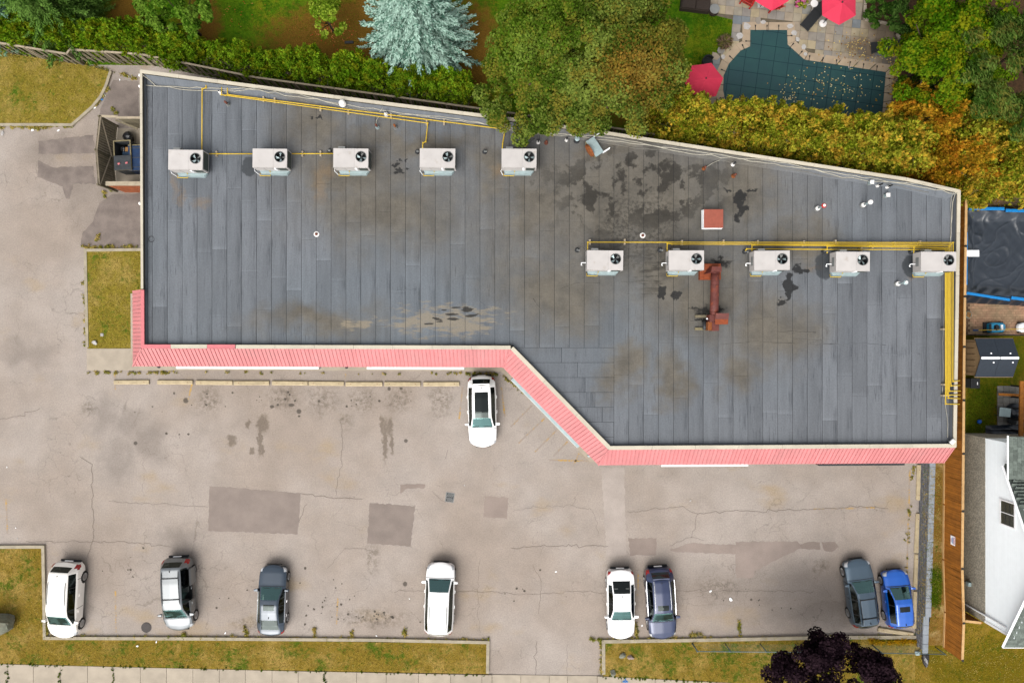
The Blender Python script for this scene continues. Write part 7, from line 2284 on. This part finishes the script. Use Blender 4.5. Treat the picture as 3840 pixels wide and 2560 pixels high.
tree('yard_tree', "mid green leafy tree between the hedge and the bare soil, top left", 'tree', (c.x, c.y - .1, 0), (c.x, c.y, 3.1), broad_crown(12, (2.1, 1.5, 1.5), 66, 220, .5, .16), GL, .12, seed=8)
FR = leaf_mat('fruit_tree_leaves', [C(80, 112, 18), C(122, 158, 36), C(168, 190, 66)], 1.2, .3)
c = W(1215, 58, 2.4)
tree('fruit_tree', "small pale green fruit tree on the bare back-yard soil", 'tree', (c.x, c.y, 0), (c.x, c.y, 2.0), broad_crown(13, (1.05, .95, .8), 60, 110, .36, .13), FR, .07, seed=9)
BR = leaf_mat('bright_maple_leaves', [C(50, 88, 10), C(86, 126, 16), C(124, 156, 32), C(140, 146, 26)], .6, .3, lift=1.2)
DK = leaf_mat('dark_tree_leaves', [C(26, 54, 18), C(52, 84, 30), C(86, 118, 52)], .7, .3)
WL = leaf_mat('willow_leaves', [C(44, 72, 22), C(74, 104, 38), C(112, 136, 62), C(118, 118, 52)], .6, .3)
c = W(3555, 205, 5.4)
tree('yard_tree', "bright yellow-green maple right of the pool terrace", 'tree', (c.x + .4, c.y + .5, 0), (c.x, c.y, 5.0), broad_crown(15, (2.8, 2.8, 1.8), 150, 420, .75, .15, -.4), BR, .2, seed=10)
c = W(3640, 30, 6.5)
tree('yard_tree', "bright green tree crown at the top right edge", 'tree', (c.x, c.y + .4, 0), (c.x, c.y, 6.0), broad_crown(16, (2.6, 1.7, 1.4), 70, 240, .7, .18, -.4), BR, .2, seed=11)
c = W(3800, 235, 6.6)
data = broad_crown(17, (2.6, 4.0, 2.2), 150, 300, .7, .16, -.4)
data = (data[0], data[1], data[2] * .4 + np.array([.5, -.9, -.3]), data[3] * 1.5, data[4] * .55)
tree('yard_tree', "tall olive willow-like tree at the right edge above the golden hedge", 'tree', (c.x + .5, c.y + .4, 0), (c.x, c.y, 6.2), data, WL, .24, seed=12)
c = W(3600, 375, 3.2)
tree('shrub', "dark green leafy shrub between the bright maple and the golden hedge", 'shrub', (c.x, c.y, 0), (c.x, c.y, 2.6), broad_crown(18, (2.3, 1.7, 1.4), 70, 220, .5, .16), DK, .08, seed=13)
c = W(3440, 340, 2.4)
tree('shrub', "green shrub at the lower left foot of the bright maple", 'shrub', (c.x, c.y, 0), (c.x, c.y, 1.9), broad_crown(19, (1.2, 1.7, 1.0), 40, 200, .45, .16), leaf_mat('mid_shrub_leaves', [C(52, 84, 14), C(88, 122, 22), C(126, 156, 40)], .8), .07, seed=14)
c = W(3440, 60, 2.5)
tree('shrub', "large dark shrub in the bed at the top right", 'shrub', (c.x, c.y, 0), (c.x, c.y, 2.0), broad_crown(20, (1.9, 2.2, 1.2), 60, 200, .5, .15), DK, .07, seed=15)
BEDM = leaf_mat('bed_plant_leaves', [C(40, 70, 22), C(70, 106, 36), C(108, 144, 60)], 1.5)
for i, (x, y, r_, lab) in enumerate([(3282, 25, .55, "low leafy plant in the bed corner at the top right"), (3290, 60, .6, "green plant behind the bed edging, left one"), (3335, 62, .5, "green plant behind the bed edging, right one"), (3300, -10, .6, "green plant in the bed cut by the top edge")]):
    c = W(x, y, .6)
    tree('bed_plant', lab, 'plant', (c.x, c.y, .05), (c.x, c.y, .55), broad_crown(30 + i, (r_, r_, .4), 18, 90, .22, .13), BEDM, .03, 'plants in the terrace bed', 4, 20 + i)
GRS = leaf_mat('reddish_grass', [C(96, 92, 60), C(140, 124, 96), C(160, 120, 110), C(130, 130, 60)], 3.0)
c = W(2724, 150, .5)
rp = np.random.RandomState(40); k_ = 900
d_ = unit(rp.normal(size=(k_, 3)) * np.array([1, 1, .5]) + np.array([0, 0, .55]))
t = thing('ornamental_grass', "spiky reddish ornamental grass at the corner of the small green lawn", 'plant', (c.x, c.y, 0))
put('blades', leaves_mesh('blades', d_ * rp.uniform(.15, .48, (k_, 1)) + np.array([0, 0, .1]), rp.normal(size=(k_, 3)), d_, .34, .05, GRS), t)
c = W(3002, 6, .5)
t = thing('flower_pot', "pot of pink flowers and yellow greens at the top edge", 'plant pot', (c.x, c.y, .035))
MB().lathe((0, 0, 0), [(.2, 0), (.28, .34), (.3, .36), (.25, .35)], 18).build('pot', M['rustpipe'], t)
data = broad_crown(41, (.42, .42, .25), 22, 60, .16, .09)
put('foliage', leaves_mesh('foliage', data[0] + np.array([.05, 0, .5]), *data[1:], leaf_mat('pot_leaves', [C(90, 110, 30), C(150, 160, 50), C(190, 180, 70)], 3.0)), t)
data = broad_crown(42, (.4, .36, .22), 14, 30, .12, .08)
put('blossom', leaves_mesh('blossom', data[0] + np.array([-.1, -.08, .56]), *data[1:], leaf_mat('pink_petals', [C(200, 70, 140), C(236, 110, 170), C(250, 190, 210)], 6.0)), t)
# purple tree at the bottom
PUR = leaf_mat('purple_leaves', [C(22, 14, 20), C(40, 28, 36), C(70, 52, 60)], 1.0, .3, trans=.1, lift=.95)
c = W(3150, 2572, 5.0)
tree('purple_tree', "dark purple-leaved tree at the bottom edge in front of the chain-link fence", 'tree', (c.x - .5, c.y - .3, .1), (c.x, c.y, 4.7), broad_crown(22, (3.3, 2.5, 1.4), 210, 420, .78, .15, -.4, .24), PUR, .18, seed=22)

# cedar hedges, shrub by shrub
def cedar_mesh(seed, h, Rr, n, m, spray=.26, name='foliage', plumes=34):
    """upright plumes of fan-shaped sprays standing in a rounded column"""
    r = np.random.RandomState(seed)
    k = plumes
    z = h * r.beta(1.5, 1.25, k)
    an = np.arange(k) * 2.399 + r.uniform(-.3, .3, k)
    rad = Rr * np.clip(1 - (z / h) ** 2.0, .03, 1) ** .5 * r.uniform(.45, 1.05, k)
    c = np.stack([np.cos(an) * rad, np.sin(an) * rad, z], 1)
    out = np.stack([np.cos(an), np.sin(an), np.zeros(k)], 1)
    axis = unit(out * r.uniform(.25, .9, (k, 1)) + np.array([0, 0, 1.0]) + r.normal(0, .15, (k, 3)))
    idx = r.randint(0, k, n)
    t_ = r.uniform(-.1, 1, n)
    L_ = r.uniform(.55, 1.0, k) * Rr * .85
    wob = r.normal(0, 1, (n, 3)) * (Rr * .17 * (1.1 - np.clip(t_, 0, 1)))[:, None]
    P = c[idx] + axis[idx] * (t_ * L_[idx])[:, None] + wob
    A, N_, T_, l_, w_ = [], [], [], [], []
    ax = unit(axis[idx] * .55 + unit(wob) * .75 + r.normal(0, .22, (n, 3)))
    side = unit(np.cross(ax, r.normal(size=(n, 3))))
    for q in range(4):
        f = (q - 1.5) * .42
        dirv = unit(ax + side * f)
        A.append(P + dirv * spray * .4); T_.append(dirv)
        N_.append(np.cross(side, ax) + r.normal(0, .25, (n, 3)))
        l_.append(spray * r.uniform(.7, 1.15, n)); w_.append(spray * .30 * r.uniform(.7, 1.2, n))
    return leaves_mesh(name, np.concatenate(A), np.concatenate(N_), np.concatenate(T_), np.concatenate(l_), np.concatenate(w_), m, .05)
CG = leaf_mat('green_cedar', [C(60, 98, 10), C(98, 142, 20), C(142, 178, 44), C(142, 146, 30)], 1.1, .35, lift=1.75)
CO = leaf_mat('golden_cedar', [C(80, 98, 14), C(126, 138, 28), C(176, 176, 56), C(200, 162, 56)], .8, .35, lift=1.85)
CB = leaf_mat('bronze_cedar', [C(110, 96, 14), C(172, 134, 30), C(212, 168, 50), C(206, 138, 40)], .8, .35, lift=1.6)
def twig_mesh(seed, h, Rr, n=9, lo=.1, hi=.8):
    r = random.Random(seed); mb = MB()
    mb.tube([(0, 0, -.1), (0, 0, h * .85)], .055, 6, .015)
    for k in range(n):
        an = r.uniform(0, 6.28); z = r.uniform(h * lo, h * hi)
        e = Vector((math.cos(an) * Rr * r.uniform(.7, 1.02), math.sin(an) * Rr * r.uniform(.7, 1.02), z + r.uniform(.1, .5)))
        s_ = Vector((0, 0, z * .8)); mid = s_.lerp(e, .6) + Vector((0, 0, -.08))
        mb.tube([s_, mid, e], .02, 4, .007)
        for q in range(3):
            b_ = mid.lerp(e, r.uniform(0, .6))
            mb.tube([b_, b_ + Vector((r.uniform(-.3, .3), r.uniform(-.3, .3), r.uniform(.05, .3)))], .009, 3, .004)
    return mb.mesh('stems', M['twig'])
gm = [cedar_mesh(60 + k, 2.7, .95, 2400, CG, .19, plumes=30) for k in range(5)]
gt = [twig_mesh(70 + k, 2.7, .95, 16, .05, .7) for k in range(3)]
HL = [(-60, 108), (0, 116), (480, 152), (800, 208), (960, 233), (1400, 290), (1780, 344)]
HP = [W2(x, y, 1.9) for x, y in HL]
cum = np.concatenate([[0], np.cumsum([math.dist(a, b) for a, b in zip(HP[:-1], HP[1:])])])
nH = 29
vr = random.Random(77)
for i in range(nH):
    s_ = cum[-1] * (i + .5) / nH
    x = float(np.interp(s_, cum, [p[0] for p in HP])) + vr.uniform(-.15, .15); y = float(np.interp(s_, cum, [p[1] for p in HP])) + vr.uniform(-.15, .15)
    t = thing('cedar_shrub', f"green cedar of the long hedge behind the grey fence, {nth(i)} from the left", 'shrub', (x, y, 0), 0, 'green cedar hedge shrubs')
    sc = vr.uniform(.82, 1.12)
    put('foliage', gm[vr.randrange(5)], t, (0, .1, .35), (0, 0, vr.uniform(0, 6.28)), (sc, sc * .95, sc * vr.uniform(.8, 1.05)))
    put('stems', gt[i % 3], t, (0, -.18, 0), (0, 0, vr.uniform(0, 6.28)), (1, 1, .9))
om = [cedar_mesh(80 + k, 4.3, 1.55, 4400, (CO, CO, CB, CO)[k], .21, plumes=46) for k in range(4)]
ot = [twig_mesh(90 + k, 4.3, 1.3, 22, .3, .95) for k in range(3)]
HL2 = [(2505, 440), (2700, 462), (2900, 488), (3100, 520), (3300, 552), (3480, 560), (3640, 612), (3800, 628), (3900, 640)]
HP2 = [W2(x, y, 2.9) for x, y in HL2]
cum2 = np.concatenate([[0], np.cumsum([math.dist(a, b) for a, b in zip(HP2[:-1], HP2[1:])])])
nO = 21
for i in range(nO):
    s_ = cum2[-1] * (i + .5) / nO
    x = float(np.interp(s_, cum2, [p[0] for p in HP2])) + vr.uniform(-.15, .15); y = float(np.interp(s_, cum2, [p[1] for p in HP2])) + vr.uniform(-.2, .2)
    t = thing('cedar_shrub', f"golden cedar of the hedge below the pool, {nth(i)} from the left", 'shrub', (x, y, 0), 0, 'golden cedar hedge shrubs')
    px = (x / (H - 3) * FP) + 1920
    v = 2 if (3440 < px < 3720 and i % 4 != 0) else (i % 4 if i % 4 != 2 else 1)
    sc = vr.uniform(.85, 1.08) * (1.12 if px > 3400 else 1.0)
    put('foliage', om[v], t, (0, 0, .3), (0, 0, vr.uniform(0, 6.28)), (sc, sc, sc * vr.uniform(.85, 1.02)))
    put('stems', ot[i % 3], t, (0, 0, 0), (0, 0, vr.uniform(0, 6.28)), (1, 1, .95))
for i, (x, y, z, s_) in enumerate([(3480, 432, 4.2, 1.15), (3560, 610, 3.2, 1.05), (3620, 500, 3.8, 1.1), (3640, 700, 2.6, .9), (3760, 540, 3.4, 1.05)]):
    p = W2(x, y, z)
    t = thing('cedar_shrub', ["bronze-orange cedar standing tallest where the golden hedge turns", "golden cedar spilling over the right parapet corner", "golden cedar behind the hedge toward the right edge", "golden cedar drooping over the brick paving", "golden cedar at the right edge under the willow-like tree"][i], 'shrub', (p[0], p[1], 0), 0, 'golden cedars at the right')
    put('foliage', om[2 if i in (0, 1) else 1], t, (0, 0, .3), (0, 0, 1.3 * i), (s_, s_, s_))
    put('stems', ot[i % 3], t)
c = W(2390, 470, 1.0)
tree('shrub', "small dark shrub in the shade between the maple and the golden hedge", 'shrub', (c.x, c.y, 0), (c.x, c.y, .7), broad_crown(44, (.7, .6, .5), 16, 120, .25, .15), DK, .04, limbs=4, seed=30)

# ------------------------------------------------------------------ grass blades, weeds, fallen leaves
GB = leaf_mat('dry_grass_blades', [C(140, 122, 48), C(172, 148, 70), C(200, 178, 104), C(96, 122, 30)], .8, .3)
GG = leaf_mat('green_grass_blades', [C(52, 84, 10), C(82, 112, 16), C(120, 136, 30)], .8, .3)
WD = leaf_mat('weed_leaves', [C(104, 118, 36), C(150, 146, 60), C(200, 176, 100)], 1.5, .4, lift=1.7)
def scatter(poly, dens, seed, zf, ln, m, name, label, cat):
    r = np.random.RandomState(seed)
    xs_ = [p[0] for p in poly]; ys_ = [p[1] for p in poly]
    n = int((max(xs_) - min(xs_)) * (max(ys_) - min(ys_)) * dens)
    q = np.stack([r.uniform(min(xs_), max(xs_), n), r.uniform(min(ys_), max(ys_), n)], 1)
    keep = np.array([inside(p, poly) for p in q])
    q = q[keep]; n = len(q)
    T = unit(r.normal(size=(n, 3)) * np.array([1, 1, .2]) + np.array([0, 0, .45]))
    P = np.concatenate([q, np.array([zf(*p) for p in q])[:, None] + .02], 1) + T * ln * .3
    o_ = put(name, leaves_mesh(name, P, r.normal(size=(n, 3)) * .6 + np.array([0, 0, 1]), T, ln * r.uniform(.6, 1.3, n), .028, m))
    tag(o_, label, cat, None, 'stuff')
def PX(l, z): return [W2(x, y, z) for x, y in l]
scatter(PX([(0, 205), (330, 252), (404, 270), (384, 330), (364, 366), (336, 396), (266, 460), (0, 460)], .1), 110, 1, lambda x, y: .11, .1, GB, 'grass', "short dry grass of the top left lawn", 'grass')
scatter(PX([(332, 946), (524, 944), (524, 1300), (338, 1302)], .1), 120, 2, lambda x, y: .11, .1, GB, 'grass', "short dry grass of the patch by the left wall", 'grass')
scatter(PX([(0, 2062), (152, 2062), (158, 2404), (1824, 2418), (1822, 2520), (900, 2503), (0, 2482)], .1), 110, 3, lambda x, y: .11, .1, GB, 'grass', "short dry grass of the left front lawn", 'grass')
scatter(PX([(2272, 2416), (3400, 2396), (3480, 2480), (3480, 2600), (2700, 2552), (2272, 2530)], .1), 110, 4, lambda x, y: .112, .1, GB, 'grass', "short dry grass of the right front lawn", 'grass')
scatter(PX([(3625, 2340), (3840, 2440), (3840, 2560), (3480, 2560), (3500, 2440)], .3), 100, 5, east_z, .11, GB, 'grass', "short grass of the lower right lawn", 'grass')
scatter(PX([(3462, 1752), (3530, 1752), (3525, 2380), (3440, 2390)], .9), 130, 6, east_z, .12, GB, 'grass', "dry grass of the verge by the stained fence", 'grass')
scatter(PX([(3486, 2130), (3530, 2130), (3528, 2290), (3492, 2270)], .9), 420, 7, east_z, .16, GG, 'grass', "lush green grass clump on the verge", 'grass')
scatter(PX([(3630, 1440), (3740, 1440), (3735, 1620), (3630, 1625)], .9), 260, 8, east_z, .11, GG, 'grass', "dark green grass below the shed", 'grass')
scatter(PX([(780, 0), (1350, 0), (1340, 200), (1180, 160), (900, 120)], 0), 70, 9, lambda x, y: .0, .11, GG, 'grass', "green grass of the back yard", 'grass')
scatter(PX([(2605, 40), (2745, 80), (2742, 130), (2690, 200), (2600, 260), (2600, 60)], 0), 260, 10, lambda x, y: .0, .10, GG, 'grass', "small bright lawn beside the pool terrace", 'grass')
# weeds along kerbs and walls
wr_ = np.random.RandomState(55)
def weeds(lst, label, size=.16, m=WD, z=.0, seed=1):
    r = np.random.RandomState(seed)
    P, T = [], []
    for (x0, y0, x1, y1, n) in lst:
        a, b = W(x0, y0, z), W(x1, y1, z)
        for k in range(n):
            c = a.lerp(b, r.uniform(0, 1) ** 1.0) + Vector((r.normal(0, .05), r.normal(0, .05), 0))
            nb = r.randint(5, 18); sz = size * r.uniform(.5, 1.5)
            for q in range(nb):
                d = unit(np.array([[r.normal(), r.normal(), abs(r.normal()) * .8 + .2]]))[0]
                P.append(np.array(c) + d * sz * .5 + np.array([0, 0, .02])); T.append(d * sz)
    P, T = np.array(P), np.array(T)
    o_ = put('weeds', leaves_mesh('weeds', P, r.normal(size=P.shape) + np.array([0, 0, .6]), T, np.linalg.norm(T, axis=1) * 1.2, .04, m))
    tag(o_, label, 'weeds', None, 'stuff')
weeds([(180, 2386, 1000, 2390, 90), (1080, 2390, 1830, 2398, 60), (690, 2370, 700, 2392, 12), (1180, 2350, 1182, 2390, 18), (1318, 2360, 1318, 2390, 10), (1518, 2360, 1520, 2390, 12), (920, 2350, 930, 2390, 14), (180, 2330, 175, 2390, 30)], "weeds and dry grass along the left bottom kerb", seed=1)
weeds([(2262, 2398, 2700, 2392, 70), (2700, 2392, 3400, 2382, 50), (2380, 2330, 2390, 2396, 22), (2215, 2394, 2262, 2398, 16), (2255, 2400, 2256, 2525, 34), (2770, 2330, 2776, 2385, 16), (2590, 2380, 2640, 2370, 10)], "weeds and dry grass along the right bottom kerb", seed=2)
weeds([(3330, 2405, 3455, 2400, 60), (3250, 2400, 3340, 2406, 20)], "yellow weeds behind the bottom right kerb", .2, leaf_mat('yellow_weeds', [C(190, 140, 20), C(220, 170, 40), C(150, 140, 30)], 2.0), .1, 3)
weeds([(330, 1396, 640, 1397, 50), (640, 1397, 1700, 1400, 26), (1700, 1400, 1880, 1402, 40), (1880, 1402, 1960, 1470, 20), (608, 1392, 614, 1398, 8)], "weeds along the foot of the front walk", .12, seed=4)
weeds([(312, 928, 520, 926, 60), (316, 1000, 322, 1300, 30), (364, 905, 372, 880, 8), (392, 715, 394, 740, 8), (410, 700, 420, 722, 5), (420, 400, 440, 430, 10), (360, 400, 408, 330, 26), (430, 270, 520, 300, 26), (0, 478, 190, 480, 50), (150, 474, 270, 476, 20)], "weeds along the kerbs and paving left of the building", .14, seed=5)
weeds([(3428, 1745, 3415, 1800, 16), (3410, 1860, 3408, 2050, 14), (3398, 2000, 3402, 2200, 10), (3300, 2352, 3330, 2362, 8), (3340, 2390, 3420, 2384, 16)], "rusty weeds between the wheel stops and the retaining wall", .1, seed=6)
weeds([(-40, 200, 330, 244, 70), (330, 244, 410, 262, 10)], "grass tufts at the foot of the grey fence", .16, seed=7)
weeds([(29, 2492, 29, 2560, 10), (226, 2496, 226, 2560, 8), (424, 2498, 424, 2560, 12), (1218, 2516, 1218, 2560, 6), (0, 2488, 1830, 2530, 80), (2262, 2536, 2690, 2557, 40)], "grass creeping over the sidewalk edge and joints", .09, GG, .1, 8)
# leaves on the pool cover and terrace, apples on the soil
def flecks(name, label, cat, regions, n, m, size, z, seed):
    r = np.random.RandomState(seed); P = []
    for (x, y, rx, ry, w) in regions:
        k = int(n * w)
        q = np.stack([r.normal(x, rx, k), r.normal(y, ry, k)], 1)
        P += [tuple(W(a, b, z)) for a, b in q if (name != 'fallen_leaves_cover' or inside(W2(a, b), POOL))]
    P = np.array(P) + np.array([0, 0, .012])
    o_ = put(name.replace('_cover', ''), leaves_mesh(name, P, r.normal(0, .25, P.shape) + np.array([0, 0, 1]), r.normal(size=P.shape), size * r.uniform(.6, 1.3, len(P)), size * .75, m, .02))
    tag(o_, label, cat, None, 'stuff')
YL = leaf_mat('yellow_leaves', [C(206, 190, 110), C(230, 216, 150), C(240, 230, 180), C(190, 140, 70)], 4.0, .4, trans=.1)
flecks('fallen_leaves_cover', "pale yellow leaves scattered on the pool cover", 'leaves', [(3150, 310, 90, 45, .6), (2990, 310, 40, 30, .16), (2965, 375, 25, 14, .2), (3080, 390, 90, 25, .14)], 190, YL, .10, .068, 1)
flecks('fallen_leaves', "brown and yellow leaves on the terrace by the bright maple", 'leaves', [(3240, 195, 50, 30, .3), (3350, 300, 10, 45, .5), (3180, 170, 60, 50, .2)], 340, leaf_mat('brown_leaves', [C(120, 80, 40), C(170, 120, 60), C(214, 190, 120)], 4.0, .4, trans=.1), .11, .04, 2)
flecks('fallen_apples', "small red windfalls on the bare back-yard soil", 'windfalls', [(1250, 115, 35, 22, .5), (1260, 135, 60, 30, .3), (880, 30, 60, 25, .2)], 130, leaf_mat('red_windfalls', [C(190, 60, 44), C(214, 90, 60), C(220, 140, 90)], 4.0, .4, trans=.05), .08, .02, 3)
tag(MB().box(-.28, -.08, 0, .28, .08, .09).build('plank', M['dark'], None, loc=(*W2(1310, 161), .01), rot=(0, 0, R(2))), "short dark plank on the bare back-yard soil", 'plank')
# sanity: nothing should lie wholly unlabelled at top level
for ob in list(S.objects):
    if ob.parent is None and ob.type in ('MESH', 'EMPTY') and "label" not in ob:
        ob["label"] = ob.name.replace('_', ' ')
